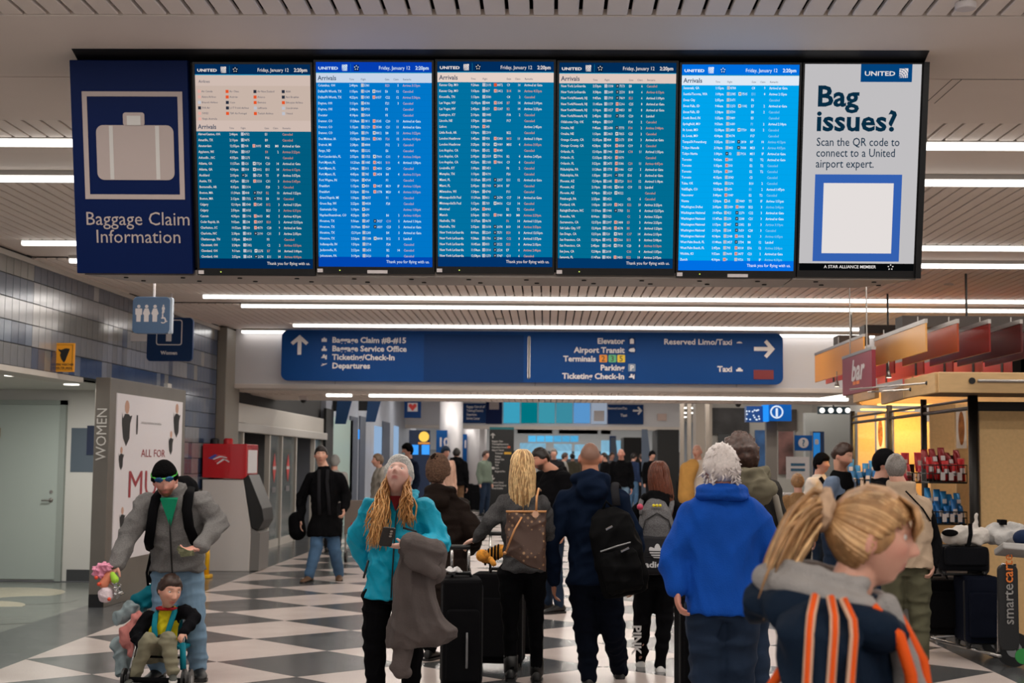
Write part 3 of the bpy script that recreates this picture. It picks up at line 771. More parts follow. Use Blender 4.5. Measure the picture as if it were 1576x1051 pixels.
# ================================================================== signs and the things along the left wall
def ptext(par, body, px, py, cap, m, Y, align='LEFT', bold=.02, sx=1.0, name='lettering', line=1.0, res=2):
    """print whose capitals are cap pixels tall, standing across the hall at depth Y"""
    text(name, body, cap*Y/FPX/.70, m, par, frame(atY(px, py, Y), (1,0,0), (0,0,1)), align, bold=bold, sx=sx, line=line, res=res)
def prect(par, px0, py0, px1, py1, Y, m, name, th=.003, r=0):
    a = atY(px0, py1, Y); b = atY(px1, py0, Y); w, h = b.x-a.x, b.z-a.z
    poly = rrect(w, h, r, 4) if r else [(0,0),(w,0),(w,h),(0,h)]
    return MB().prism(poly, (a.x, Y, a.z), (1,0,0), (0,0,1), th).build(name, m, par)
def arrow(par, px, py, size, ang, Y, m, name='arrow'):
    c = atY(px, py, Y); L = size*Y/FPX; s = L*.105
    pts = [(-s*.95,-L/2),(s*.95,-L/2),(s*.95,L*.5-s*2.9),(L*.34,L*.0),(L*.46,L*.13),(0,L/2+s*.3),(-L*.46,L*.13),(-L*.34,L*.0),(-s*.95,L*.5-s*2.9)]
    ca, sa = math.cos(ang), math.sin(ang)
    return MB().prism([(p[0]*ca-p[1]*sa, p[0]*sa+p[1]*ca) for p in pts], (c.x, Y, c.z), (1,0,0), (0,0,1), .003).build(name, m, par)
def man_icon(mb, cx, cz, h, y, woman=False):
    w = h*.16
    mb.prism([(math.cos(2*PI*i/12)*h*.1, math.sin(2*PI*i/12)*h*.1) for i in range(12)], (cx, y, cz+h*.40), (1,0,0), (0,0,1), .002)
    if woman: pts = [(-w*.7,.28),(w*.7,.28),(w*1.35,-.02),(w*.85,-.12),(w*.85,-.5),(-w*.85,-.5),(-w*.85,-.12),(-w*1.35,-.02)]
    else: pts = [(-w*1.15,.28),(w*1.15,.28),(w*1.25,.22),(w*1.2,-.08),(w*.8,-.1),(w*.75,-.5),(-w*.75,-.5),(-w*.8,-.1),(-w*1.2,-.08),(-w*1.25,.22)]
    mb.prism([(p[0], p[1]*h) for p in pts], (cx, y, cz), (1,0,0), (0,0,1), .002)
# ---- the wide blue direction sign
SY = 21.72
a = atY(432, 585.5, SY); b = atY(1205, 513, SY)
big = thing('direction_sign', 'wide blue overhead sign with white arrows for baggage claim and terminals', 'sign', ((a.x+b.x)/2, SY, a.z), 0, world=True)
w, h = b.x-a.x, b.z-a.z
m_bs = mat('sign_blue', (0,64,130), .5, noise=(.5,.07), spec=.2); m_bs2 = mat('sign_blue_deep', (0,52,108), .5, noise=(.5,.06), spec=.2); m_sw = mat('sign_letter', (226,222,222), .5)
MB().prism(rrect(w, h, .11, 6), (a.x, SY+.08, a.z), (1,0,0), (0,0,1), .075).build('panel', m_bs, big)
FY = SY+.0035
prect(big, 652, 515.5, 806, 586.5, FY, m_bs2, 'inset_panel', .002)
FY = SY
arrow(big, 461, 531, 30, 0, FY, m_sw)
for s_, y_ in (('Baggage Claim #8-#15', 527), ('Baggage Service Office', 540.2), ('Ticketing/Check-In', 553.4), ('Departures', 566.6)): ptext(big, s_, 511, y_, 8.4, m_sw, FY, bold=.03, sx=1.06)
ic = MB()
def pic(mb, px, py, pts, k): c = atY(px, py, FY); mb.prism([(p[0]*k, p[1]*k) for p in pts], (c.x, FY, c.z), (1,0,0), (0,0,1), .003)
K = SY/FPX
def icon(kind, px, py):
    mb = MB()
    if kind == 'bag': pic(mb, px, py, [(-4,-3),(4,-3),(4,2),(1.5,2),(1.5,3.5),(-1.5,3.5),(-1.5,2),(-4,2)], K)
    elif kind == 'person': pic(mb, px, py, [(-4,-4),(4,-4),(4,-1),(1.5,0),(2,2.5),(0,4),(-2,2.5),(-1.5,0),(-4,-1)], K)
    elif kind == 'desk': pic(mb, px, py, [(-4.5,-1),(-2,1),(-2,3.5),(1,3.5),(1,0),(4,3.5),(4,-4),(1.5,-4),(1.5,-2),(-4.5,-2)], K)
    elif kind == 'plane': pic(mb, px, py, [(-4.5,-1.5),(4,2),(4.5,3),(-1,2),(-4,3),(-1.5,.8),(-4.5,.2)], K)
    elif kind == 'car': pic(mb, px, py, [(-5,-3),(5,-3),(5,0),(3,0),(2,2.5),(-2,2.5),(-3,0),(-5,0)], K)
    elif kind == 'line': pic(mb, px, py, [(-4.5,-1.2),(4.5,-1.2),(3.5,.4),(0,1.4),(-3.5,.4)], K)
    elif kind == 'lift': pic(mb, px, py, [(-3,-4),(3,-4),(3,2),(1.5,4),(-1.5,4),(-3,2)], K)
    elif kind == 'train': pic(mb, px, py, [(-5,-1),(-2,-3),(4,-3),(5,0),(3,3),(-3,2)], K)
    mb.build('pictogram', m_sw, big)
for k_, y_ in (('bag', 523), ('person', 536), ('desk', 549), ('plane', 562)): icon(k_, 499, y_)
prect(big, 811.5, 517, 816.5, 583, FY, m_sw, 'divider', .003, .03)
for s_, x_, y_ in (('Elevator', 961, 529), ('Airport Transit', 961, 543), ('Terminals', 917, 556.3), ('Parking', 961, 570), ('Ticketing Check-In', 961, 583.3)): ptext(big, s_, x_, y_, 8.4, m_sw, FY, 'RIGHT', bold=.03, sx=1.04)
for n_, x_, c_ in (('2', 922.5, (240,150,40)), ('3', 936.5, (96,190,130)), ('5', 950, (240,205,50))):
    prect(big, x_, 546, x_+12, 557.5, FY, mat('terminal_'+n_, c_, .5), 'terminal_square', .003, .015)
    ptext(big, n_, x_+6, 556, 8.5, mat('terminal_digit', (70,62,50), .6), FY-.004, 'CENTER', bold=.01)
for k_, y_ in (('lift', 525), ('train', 538.5), ('desk', 579)):
    prect(big, 967, y_-6, 978, y_+5.5, FY, m_bs2, 'pictogram_square', .0015); icon(k_, 972.5, y_)
prect(big, 967, 560, 978, 571.5, FY, mat('parking_grey', (130,150,172), .5), 'pictogram_square', .0015, .01); ptext(big, 'P', 972.5, 570, 8, m_sw, FY-.004, 'CENTER', bold=.03)
ptext(big, 'Reserved Limo/Taxi', 1127, 530.5, 8.4, m_sw, FY, 'RIGHT', bold=.02, sx=1.08); ptext(big, 'Taxi', 1127, 572, 8.4, m_sw, FY, 'RIGHT', bold=.03, sx=1.08)
icon('line', 1138, 527); icon('car', 1138, 568.5); arrow(big, 1176, 537, 31, -PI/2, FY, m_sw)
prect(big, 1160, 569.5, 1190.5, 583.5, FY, mat('red_display', (120,22,30), .3), 'display_window', .004)
for x_ in (-2.2, .5, 2.6): MB().tube([(x_, SY+.04, b.z-.01), (x_, SY+.04, CZ)], .012, 6).build('hanger', m_black, big)
# ---- hanging restroom sign
RY = 14.0
a = atY(203, 513, RY); b = atY(263.5, 457, RY)
rs = thing('restroom_sign', 'small blue grey hanging sign with four white restroom figures on a white rod', 'sign', ((a.x+b.x)/2, RY, a.z), 0, world=True)
w, h = b.x-a.x, b.z-a.z; m_rs = mat('restroom_blue', (66,94,128), .45, noise=(3,.06)); m_rsedge = mat('restroom_edge', (160,172,186), .4)
MB().prism(rrect(w-.01, h, .045, 6), (a.x, RY+.07, a.z), (1,0,0), (0,0,1), .07).build('panel', m_rs, rs, bevel=.004)
MB().prism(rrect(.04, h, .02, 4), (b.x-.03, RY+.075, a.z), (1,0,0), (0,0,1), .07).build('edge_band', m_rsedge, rs)
q = atY(236, 457, RY); MB().tube([(q.x, RY+.035, b.z-.01), (q.x, RY+.035, CZ)], .012, 8).build('rod', m_lamp_w, rs)
for px, wm in ((213, 0), (225, 1), (238, 1)):
    c = atY(px+.5, 482, RY); mb = MB(); man_icon(mb, c.x, c.z, .17, RY-.001, wm); mb.build('figure', m_lamp_w, rs)
c = atY(251.5, 475, RY); mb = MB(); man_icon(mb, c.x, c.z, .08, RY-.001, 1); mb.build('figure', m_lamp_w, rs)
c = atY(251, 491, RY); mb = MB(); n = 16
for i in range(n-4):
    a0, a1 = 2*PI*(i+10)/n, 2*PI*(i+11)/n
    mb.quad(*[(c.x+math.cos(t)*r_, RY-.0015, c.z-.012+math.sin(t)*r_) for t, r_ in ((a0, .022), (a1, .022), (a1, .032), (a0, .032))])
mb.prism([(-.012,.05),(.0,.05),(.002,.02),(.02,.018),(.03,-.02),(.04,-.016),(.045,-.024),(.022,-.032),(.012,.004),(-.012,.004)], (c.x, RY, c.z), (1,0,0), (0,0,1), .002)
mb.disc((c.x-.006, RY, c.z+.062), .01, 10, depth=.002); mb.build('wheelchair_figure', m_lamp_w, rs)
# ---- navy Women sign
NY = 17.0
a = atY(225, 555.5, NY); b = atY(297.5, 489, NY)
ws = thing('womens_room_sign', 'larger navy rounded sign reading Women with a framed white figure', 'sign', ((a.x+b.x)/2, NY, a.z), 0, world=True)
w, h = b.x-a.x, b.z-a.z
MB().prism(rrect(w, h, .05, 6), (a.x, NY+.05, a.z), (1,0,0), (0,0,1), .05).build('panel', mat('women_navy', (0,38,80), .4, spec=.2), ws, bevel=.004)
MB().box(a.x-.2, a.x+.02, NY+.01, NY+.05, a.z+.24, a.z+.34).build('bracket', m_lamp_w, ws)
MB().tube([(a.x+w/2, NY+.025, b.z-.01), (a.x+w/2, NY+.025, CZ)], .012, 6).build('rod', m_lamp_w, ws)
c0, c1 = atY(240, 531, NY), atY(281, 492, NY); mb = MB(); o_ = rrect(c1.x-c0.x, c1.z-c0.z, .03, 5); i_ = rrect(c1.x-c0.x-.022, c1.z-c0.z-.022, .022, 5, .011, .011); n = len(o_)
for k in range(n): mb.quad(*[(c0.x+p[0], NY-.001, c0.z+p[1]) for p in (o_[k], o_[(k+1) % n], i_[(k+1) % n], i_[k])])
mb.build('figure_frame', m_lamp_w, ws)
c = atY(260, 510, NY); mb = MB(); man_icon(mb, c.x, c.z, .24, NY, 1); mb.build('figure', m_lamp_w, ws)
ptext(ws, 'Women', 260, 545.5, 5.4, m_lamp_w, NY-.002, 'CENTER', bold=.03)
# ---- amber storm shelter sign
OY = 14.85
a = atY(79, 572, OY); b = atY(115, 528, OY)
sg = thing('shelter_sign', 'amber yellow sign with a black tornado mark on the tiled wall', 'sign', ((a.x+b.x)/2, OY, a.z), 0, world=True)
MB().box(a.x, b.x, OY, OY+.03, a.z, b.z).build('panel', mat('amber', (226,150,20), .5), sg, bevel=.003)
MB().box(-5.24, a.x, OY+.005, OY+.025, a.z+.12, a.z+.16).build('bracket', m_steel, sg)
m_ink = mat('black_ink', (18,16,14), .6); mb = MB()
w, h = b.x-a.x, b.z-a.z; i0, i1 = w*.08, w*.10
for r_ in ((i0, w-i0, h*.06, h*.07), (i0, w-i0, h*.93, h*.94), (i0, i1, h*.06, h*.94), (w-i1, w-i0, h*.06, h*.94)): mb.box(a.x+r_[0], a.x+r_[1], OY-.001, OY, a.z+r_[2], a.z+r_[3])
mb.build('border', m_ink, sg)
MB().prism([(p[0]*w, p[1]*h) for p in ((.26,.8),(.4,.76),(.62,.82),(.8,.8),(.72,.62),(.66,.5),(.62,.40),(.55,.32),(.5,.36),(.42,.45),(.36,.58),(.40,.66),(.3,.74))], (a.x, OY, a.z), (1,0,0), (0,0,1), .002).build('tornado', m_ink, sg)
for s_, py in (('SEVERE WEATHER', 562.5), ('SHELTER AREA', 567.8)): ptext(sg, s_, 97.2, py, 3.3, m_ink, OY-.002, 'CENTER', bold=.02, sx=.85)
# ---- steel partition with the concert poster
PO = .40; s0 = sW(152, 750, PO-.0); s0 = 2.1; s1 = sW(283.5, 700, PO)
pt = thing('poster_partition', 'brushed steel partition marked WOMEN that carries a large white concert poster', 'partition', onW((s0+s1)/2, 0, PO-.08), 0, world=True)
mb = MB(); wbox(mb, s0, s1, PO-.17, PO, .0, 2.49); mb.build('panel', mat('partition_steel', (128,122,114), .4, .7, bump=(6,.05), noise=(1.5,.1)), pt, bevel=.006)
mb = MB(); wbox(mb, s0-.002, s0+.004, PO-.168, PO-.002, 0, .14); mb.build('kick_plate', m_dark, pt)
v0 = sW(178, 700, PO+.012); v1 = sW(279, 700, PO+.012)
mb = MB(); wbox(mb, v0, v1, PO-.002, PO+.012, .48, 2.33); mb.build('poster', mat('poster_paper', (222,218,222), .4), pt)
def wtext(body, px, py, cap, m, bold=.0, sx=1.0, align='LEFT', off=.016):
    p = atW(px, py, PO+off); text('poster_lettering', body, cap*p.y/FPX/.70, m, pt, frame(p, WD, (0,0,1)), align, bold=bold, sx=sx)
m_pred = mat('poster_red', (150,40,50), .5)
wtext('CHICAGO SYMPHONY ORCHESTRA', 217, 652, 3.2, m_ink, .0, 1.42); wtext('ALL FOR', 217, 703, 12, m_pred, .0, 1.9); wtext('MU', 195, 766, 42, m_pred, .0, 1.75)
m_skin0 = mat('print_skin', (190,150,130), .6)
for (px, py, hh) in ((195, 652, .55), (272, 648, .46), (186.5, 706, .28), (263, 682, .32), (188, 800, .3)):
    p = atW(px, py, PO+.0135); s_ = (p-WP).dot(WD); z = p.z; mb = MB()
    O = onW(s_, z, PO+.013)
    mb.prism([(hh*.20,-.30*hh),(hh*.22,.0),(hh*.34,.18*hh),(hh*.2,.16*hh),(hh*.12,.2*hh),(-hh*.12,.2*hh),(-hh*.24,.1*hh),(-hh*.3,.22*hh),(-hh*.3,.0),(-hh*.2,-.3*hh),(0,-.46*hh)], O, WD, (0,0,1), .001)
    mb.build('musician_print', m_ink, pt)
    mb = MB(); mb.prism([(math.cos(2*PI*i/12)*hh*.14, math.sin(2*PI*i/12)*hh*.14+hh*.34) for i in range(12)], O, WD, (0,0,1), .0015); mb.build('face_print', m_skin0, pt)
p = atW(211, 655, PO+.014); MB().prism([(-.02,-.1),(.02,-.1),(.03,0),(.02,.12),(-.02,.12),(-.03,0)], p, WD, (0,0,1), .001).build('crest_print', m_ink, pt)
q = atY(163.5, 672, onW(s0, 0, PO).y-.004)
text('vertical_lettering', 'WOMEN', .16, mat('pale_letters', (196,192,186), .5), pt, frame((q.x, q.y-.002, q.z-.26), (0,0,1), (-1,0,0)), 'LEFT', bold=.0, sx=.92)
mb = MB(); p = onW(s0, 0, 0); mb.box(-5.32, -5.22, DYY-.02, DYY-.004, 1.62, 2.0)
d_ = mb.build('restroom_plate', mat('plate_navy', (20,34,66), .5)); tag(d_, 'small navy restroom plate on the blue band beside the door', 'sign')
q0, q1 = atY(133, 700, DYY-.01), atY(149, 655, DYY-.01); d_.data.clear_geometry(); nb = MB().box(q0.x, q1.x+.05, DYY-.016, DYY-.0045, q0.z, q1.z); d_.data.from_pydata(nb.v, [], nb.f)
# ---- cash machine
AY = 20.55; AY1 = 21.3
def ax(px): return atY(px, 800, AY).x
def az(py): return atY(345, py, AY).z
at = thing('cash_machine', 'pale cash machine with a glossy red topper beside the column', 'cash machine', (ax(345), (AY+AY1)/2, 0), 0, world=True)
m_atm = mat('atm_body', (205,200,197), .5); m_red = mat('atm_red', (190,14,26), .25, coat=.5)
MB().prism([(max(ax(302), -4.985),0),(ax(385),0),(ax(386),az(812)),(ax(373),az(738)),(max(ax(302), -4.985),az(738))], (0, AY1, 0), (1,0,0), (0,0,1), AY1-AY).build('body', m_atm, at, bevel=.008)
MB().prism([(ax(385),0.01),(ax(399),.01),(ax(400),az(820)),(ax(386),az(812))], (0, AY1-.03, 0), (1,0,0), (0,0,1), AY1-AY-.06).build('front_panel', mat('atm_grey', (120,118,116), .5), at)
MB().prism([(ax(373),az(736)),(ax(381),az(730)),(ax(403),az(782)),(ax(406),az(800)),(ax(398),az(815)),(ax(388),az(812))], (0, AY1, 0), (1,0,0), (0,0,1), AY1-AY).build('console', m_black, at, bevel=.006)
MB().prism([(ax(379),az(740)),(ax(382),az(738)),(ax(396),az(770)),(ax(393),az(772))], (0, AY1-.12, 0), (1,0,0), (0,0,1), AY1-AY-.24).build('monitor', glow('atm_screen', (96,120,132), .8), at)
MB().prism([(max(ax(302), -4.985),az(735)),(ax(372),az(737)),(ax(378),az(733)),(ax(378),az(683)),(max(ax(302), -4.985),az(683))], (0, AY1+.02, 0), (1,0,0), (0,0,1), AY1-AY+.05).build('topper', m_red, at, bevel=.01)
MB().box(ax(378)-.002, ax(378)+.006, AY+.06, AY1-.06, az(728), az(692)).build('topper_label', mat('atm_label', (225,225,228), .4), at)
for px in (320, 341): 
    MB().tube([(ax(px), AY+.3, az(684)), (ax(px), AY+.3, az(676)), (ax(px), AY+.3, az(674))], [.07, .07, .05], 16).build('beacon', m_red if px > 330 else m_black, at, smooth=False)
fb = [mat('flag_red', (214,70,70), .4), mat('flag_white', (232,222,226), .4), mat('flag_blue', (70,80,170), .4)]
c = atY(337, 705, AY-.034); 
for k, (o_, c_) in enumerate(((0, 0), (1, 1), (2, 0), (3, 1))):
    pts = [(-.10+.028*o_-.02, .0-.032*o_+.02),(-.02+.03*o_, .05-.016*o_),(.1+.018*o_, .045-.03*o_),(.1+.016*o_, .03-.03*o_),(-.01+.03*o_, .03-.018*o_),(-.085+.028*o_-.02, -.012-.032*o_+.02)]
    MB().prism(pts, (c.x, AY-.032, c.z), (1,0,0), (0,0,1), .003).build('flag_stripe', fb[c_], at)
MB().prism([(-.16,.0),(-.06,.055),(-.02,.045),(-.1,-.02)], (c.x, AY-.032, c.z), (1,0,0), (0,0,1), .004).build('flag_stripe', fb[2], at)
# small bin box low on the wall and the yellow stand behind the man
b_ = MB(); wbox(b_, s1+.05, s1+.5, .02, .3, .02, .3); o = b_.build('floor_cabinet', mat('cabinet_grey', (190,186,182), .5), bevel=.01); tag(o, 'low grey cabinet on the floor between poster and cash machine', 'cabinet')
q = atZ(312, 889, 0)
yw = thing('floor_stand', 'yellow plastic floor stand half hidden behind the man in grey', 'stand', (q.x, q.y, 0), 0)
m_y = mat('safety_yellow', (232,176,20), .45)
MB().prism(rrect(.34, .24, .05, 4), (-.22, -.12, 0), (1,0,0), (0,1,0), .045).build('foot', m_y, yw, bevel=.01)
MB().tube([(.05, 0, .04), (.06, 0, .3), (.05, 0, .42)], [.035, .03, .03], 10).build('stem', m_y, yw, smooth=True)
# ================================================================== beyond the header: doors, far hall, information corner
m_alu = mat('door_aluminium', (205,200,192), .45, .3)
m_glass = mat('door_glass', (150,162,164), .08, 0, alpha=.35, spec=.6)
XW2 = -5.0
# left wall beyond the column
lw = MB().box(-6.8, XW2-.9, 22.3, 32, 0, 4.0).box(-6.8, XW2, 32, 52, 0, 4.0)
wl2 = struct('wall_left_far', lw, mat('far_wall_blue', (172,178,190), .4, .1, noise=(1.5,.08)), 'blue grey wall of the far hall on the left', 'wall')
# sliding door vestibule
vs = thing('sliding_doors', 'pale metal sliding door entrance with red stickered glass leaves', 'doors', (XW2, 26.5, 0), 0, world=True)
def xw(px, py=720): return atX(px, py, XW2).y
MB().box(XW2-.12, XW2, 22.35, 31.9, 2.18, 2.52).build('header_beam', m_alu, vs, bevel=.01)
MB().box(XW2-.06, XW2+.06, 22.35, 31.9, 2.05, 2.2).build('track_cover', mat('door_track', (196,192,186), .4, .2), vs, bevel=.01)
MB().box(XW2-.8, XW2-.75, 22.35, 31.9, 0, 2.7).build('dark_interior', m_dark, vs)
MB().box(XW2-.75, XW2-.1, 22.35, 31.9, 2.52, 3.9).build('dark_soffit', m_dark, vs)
for px in (350, 374, 415, 434, 456, 484, 498):
    y = xw(px); MB().box(XW2-.09, XW2, y-.045, y+.045, 0, 2.1).build('post', m_alu, vs)
for (p0, p1) in ((352, 373), (416, 433), (435.5, 455), (485, 497)):
    y0, y1 = xw(p0)+.03, xw(p1)-.03
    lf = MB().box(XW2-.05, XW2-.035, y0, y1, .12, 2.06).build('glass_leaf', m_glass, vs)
    MB().box(XW2-.06, XW2-.02, y0, y1, 0, .14).build('bottom_rail', m_alu, lf)
    if p0 in (416, 435.5):
        ym = (y0+y1)/2; mb = MB()
        mb.prism([(-.17,-.05),(.17,-.05),(.0,.22)], (XW2-.03, ym, 1.5), (0,1,0), (0,0,1), .003); mb.prism([(-.17,.05),(.17,.05),(0,-.22)], (XW2-.03, ym, 1.4), (0,1,0), (0,0,1), .003)
        mb.build('red_sticker', mat('sticker_red', (200,50,46), .5), lf)
        MB().box(XW2-.03, XW2-.027, ym-.16, ym+.16, 1.42, 1.48).build('white_bar', m_lamp_w, lf); MB().box(XW2-.03, XW2-.027, ym-.18, ym+.18, 1.0, 1.1).build('notice', mat('notice_grey', (110,108,112), .6), lf)
# far left wall fittings
def fwall(px0, px1, py0, py1, m, nm, par, d=.02):
    a = atX(px0, py0, XW2); b = atX(px1, py1, XW2); z1, z0 = max(a.z, b.z), 0
    y0, y1 = a.y, b.y; za = atX(px0, py1, XW2).z
    return MB().box(XW2-.01, XW2+d, y0, y1, max(za, 0.0), a.z).build(nm, m, par)
fwall(499, 505, 628, 900, m_dark, 'dark_pier', wl2, .05)
fwall(506, 537, 640, 900, mat('teal_door', (172,198,192), .35), 'flush_door', wl2, .03)
fwall(538, 545, 640, 900, mat('slate_pier', (70,78,94), .5), 'pier', wl2, .03); fwall(553, 557, 640, 900, mat('slate_pier', (70,78,94), .5), 'pier', wl2, .03)
fwall(576, 586, 655, 710, glow('lit_panel', (150,180,214), .9), 'lit_window', wl2); fwall(606, 612, 655, 712, glow('lit_panel', (150,180,214), .9), 'lit_window', wl2)
fwall(588, 595, 648, 900, mat('slate_pier', (70,78,94), .5), 'pier', wl2, .03)
fwall(546, 552, 660, 675, glow('blue_glow', (60,150,240), 1.2), 'blue_screen', wl2)
# two monitors hung on the far left wall
for k, (px, Y) in enumerate(((510, 33.0), (558, 37.5))):
    q = atY(px, 626, Y); t = thing('wall_monitor', 'dark blue flank of a monitor hung high on the far left wall, '+('nearer' if k == 0 else 'farther')+' one', 'monitor', (q.x, Y, q.z-.3), 0)
    MB().box(-.45, .3, 0, .12, .2, .5).build('back', m_black, t); MB().prism([(.1,-.1),(.35,-.1),(.5,.5),(.15,.5)], (0,-.02,0), (1,0,0), (0,0,1), .05).build('side_panel', mat('monitor_blue', (30,78,130), .4), t)
    MB().tube([(0, .06, .5), (0, .06, 1.3)], .03, 8).build('hanger', m_black, t)
# defibrillator sign
q0, q1 = atY(622, 643, 44), atY(648, 620, 44)
t = thing('defibrillator_sign', 'small navy hanging sign with a red heart on a white square', 'sign', ((q0.x+q1.x)/2, 44, q0.z), 0, world=True)
MB().box(q0.x, q1.x, 44, 44.1, q0.z, q1.z+.4).build('panel', m_bs2, t); w = q1.x-q0.x
MB().box(q0.x+w*.2, q1.x-w*.2, 43.99, 44, q0.z+.2, q1.z).build('white_square', m_lamp_w, t)
cx, cz = (q0.x+q1.x)/2, (q0.z+q1.z)/2+.1
MB().prism([(0,-.12),(.13,.03),(.1,.1),(.04,.1),(0,.05),(-.04,.1),(-.1,.1),(-.13,.03)], (cx, 43.99, cz), (1,0,0), (0,0,1), .01).build('heart', mat('heart_red', (206,50,44), .5), t)
MB().tube([(cx, 44.05, q1.z+.4), (cx, 44.05, 3.95)], .02, 6).build('rod', m_lamp_w, t)
# far ceiling, header and back wall
fc = MB().box(-6.8, 9, 26.5, 92, 3.95, 4.05)
far_c = struct('ceiling_far', fc, m_plain, 'plain ceiling of the far hall', 'ceiling')
for k, y in enumerate((28.5, 33.5, 37.5, 41.5, 45.5, 54, 60, 66, 72, 78)):
    t = thing('ceiling_light', 'strip light of the far hall, %s from the front' % 'first second third fourth fifth sixth seventh eighth ninth tenth'.split()[k], 'light', (0, y, 3.93), 0, 'strip lights of the far hall')
    MB().box(-4.5, 7, -.06, .06, -.045, 0).build('tube', m_tube, t); strip_lamp('strip_lamp', t, -4.5, 7, 0, -.05, LAMP_W*2.4)
FH = 50.0
a = atY(640, 659, FH); b = atY(1047, 618, FH)
hb2 = MB().box(-5.0, b.x, FH, FH+.5, a.z, 4.0)
h2 = struct('wall_header_far', hb2, m_head, 'pale far header wall with its own row of signs', 'wall')
MB().box(-5.0, b.x, FH-.06, FH, a.z, a.z+.12).build('lip', mat('header_lip', (205,196,188), .4, .3), h2)
fs = thing('far_direction_sign', 'small distant blue sign with arrows and teal screens on the far header', 'sign', (0, FH-.1, atY(840, 654, FH).z), 0, world=True)
FF = FH-.12
def fr(px0, py0, px1, py1, m, nm, th=.1): return prect(fs, px0, py0, px1, py1, FF+.1-th*0, m, nm, .1)
fr(690, 621, 748, 650.5, m_bs2, 'panel'); fr(748, 619, 773, 652, mat('baggage_navy', (0,24,74)), 'baggage_panel'); fr(935, 623, 990, 652.5, m_bs2, 'panel')
SC5 = [(60,160,190), (0,116,128), (60,150,170), (60,140,160), (90,150,205)]
for k in range(5): fr(775+27*k, 619, 800+27*k, 651, glow('far_screen_%d' % k, SC5[k], .95), 'screen')
fr(910, 620, 934, 652.5, glow('far_poster', (150,160,176), .9), 'poster_screen')
prect(fs, 914, 632, 930, 648, FF-.001, m_lamp_w, 'blank_square', .003)
prect(fs, 753, 612, 768, 630, FF-.001, m_bi, 'suitcase_mark', .003)
arrow(fs, 702, 634, 17, 0, FF-.002, m_sw); arrow(fs, 981, 632, 14, -PI/2, FF-.002, m_sw)
for s_, y_ in (('Baggage Claim #1-#7', 627.5), ('Ticketing/Check-In', 633.5), ('Departures', 639.5), ('Service Center', 645.5)): ptext(fs, s_, 718, y_, 3.8, m_sw, FF-.002, bold=.02, sx=.62)
ptext(fs, 'Reserved Limo/Taxi', 965, 630, 3.4, m_sw, FF-.002, 'RIGHT', bold=.02, sx=.75); ptext(fs, 'Taxi', 965, 641, 4, m_sw, FF-.002, 'RIGHT', bold=.03)
q = atY(1019, 642, FH-.08); o = MB().box(q.x-.16, q.x+.16, FH-.1, FH-.01, q.z-.12, q.z+.12).build('exit_box', mat('exit_box', (222,196,186), .5)); tag(o, 'small pale lamp box on the far header wall', 'lamp')
bw = MB().box(-6.8, 9, 82, 82.4, 0, 4)
wb2 = struct('wall_back', bw, mat('back_wall', (180,184,190), .5), 'distant back wall of the far hall', 'wall')
def bk(px0, py0, px1, py1, m, nm, Y=81.9): return prect(wb2, px0, py0, px1, py1, Y, m, nm, .05)
bk(640, 656, 1050, 692, mat('back_white', (206,208,212), .5), 'white_band')
for k in range(6): bk(813+13*k, 670.5, 825+13*k, 680, glow('back_blue', (90,190,240), 1), 'blue_screen')
for p in ((796, 659, 850, 667), (860, 660, 920, 667.5), (925, 661, 940, 668)): bk(*p, m_bs2, 'blue_banner')
for p in ((800, 682, 840, 700), (852, 683, 880, 706), (884, 684, 900, 706), (925, 678, 960, 700)): bk(*p, glow('back_pale', (150,205,232), .9), 'lit_window')
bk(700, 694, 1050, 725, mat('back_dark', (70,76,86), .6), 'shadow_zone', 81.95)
bk(938, 671, 948, 700, m_bs2, 'blue_post', 81.8)
# dark escalator mouths
for k, (px0, px1, py0, Y) in enumerate(((960, 989, 673, 60.0), (1012, 1045, 661, 49.0))):
    a = atY(px0, py0, Y); b = atY(px1, py0, Y)
    t = thing('escalator', 'black mouth of a distant escalator '+('by the blue lit far wall' if k == 0 else 'beside the far right doorway'), 'escalator', ((a.x+b.x)/2, Y, 0), 0, world=True)
    MB().box(a.x, b.x, Y, Y+2.5, 0, a.z).build('truss', mat('escalator_black', (8,8,9), .6), t)
    for x in (a.x, b.x): MB().tube([(x, Y-.1, .1), (x, Y-.1, .95), (x, Y+1, 1.3)], .06, 8).build('handrail', m_black, t)
    MB().prism([(0,0),(.5,0),(.2,a.z),(0,a.z)], (a.x-.55, Y-.05, 0), (1,0,0), (0,0,1), .05).build('side_panel', mat('escalator_side', (86,98,116), .4, .3), t)
# columns with claim numbers
for k, (px, Y, n_, lab) in enumerate(((679.5, 46.0, '10', 'nearest blue column banner, numbered 10'), (712.5, 55.0, '11', 'middle blue column banner, numbered 11'), (724.5, 57, '12', 'farthest blue column banner, numbered 12'))):
    q = atY(px, 700, Y); w = (17 if k == 0 else 12)*Y/FPX; top = atY(px, 662 if k == 0 else 668, Y).z
    t = thing('claim_column', lab, 'column', (q.x, Y, 0), 0, 'numbered claim columns')
    MB().tube([(w*.75, .5, 0), (w*.75, .5, 3.9)], .38, 20).build('column_shaft', m_head, t, smooth=True)
    MB().box(-w/2, w/2, 0, .08, .75 if k == 0 else .65, top).build('banner', mat('claim_blue', (10,74,138), .5, spec=.2), t)
    text('number', n_, .40, m_lamp_w, t, frame((.06 if k == 0 else 0, -.005, top-.52), (1,0,0), (0,0,1)), 'CENTER', bold=.03, sx=.9)
    MB().box(-w/2, w/2, 0, .08, .05, .65).build('plinth', m_head, t)
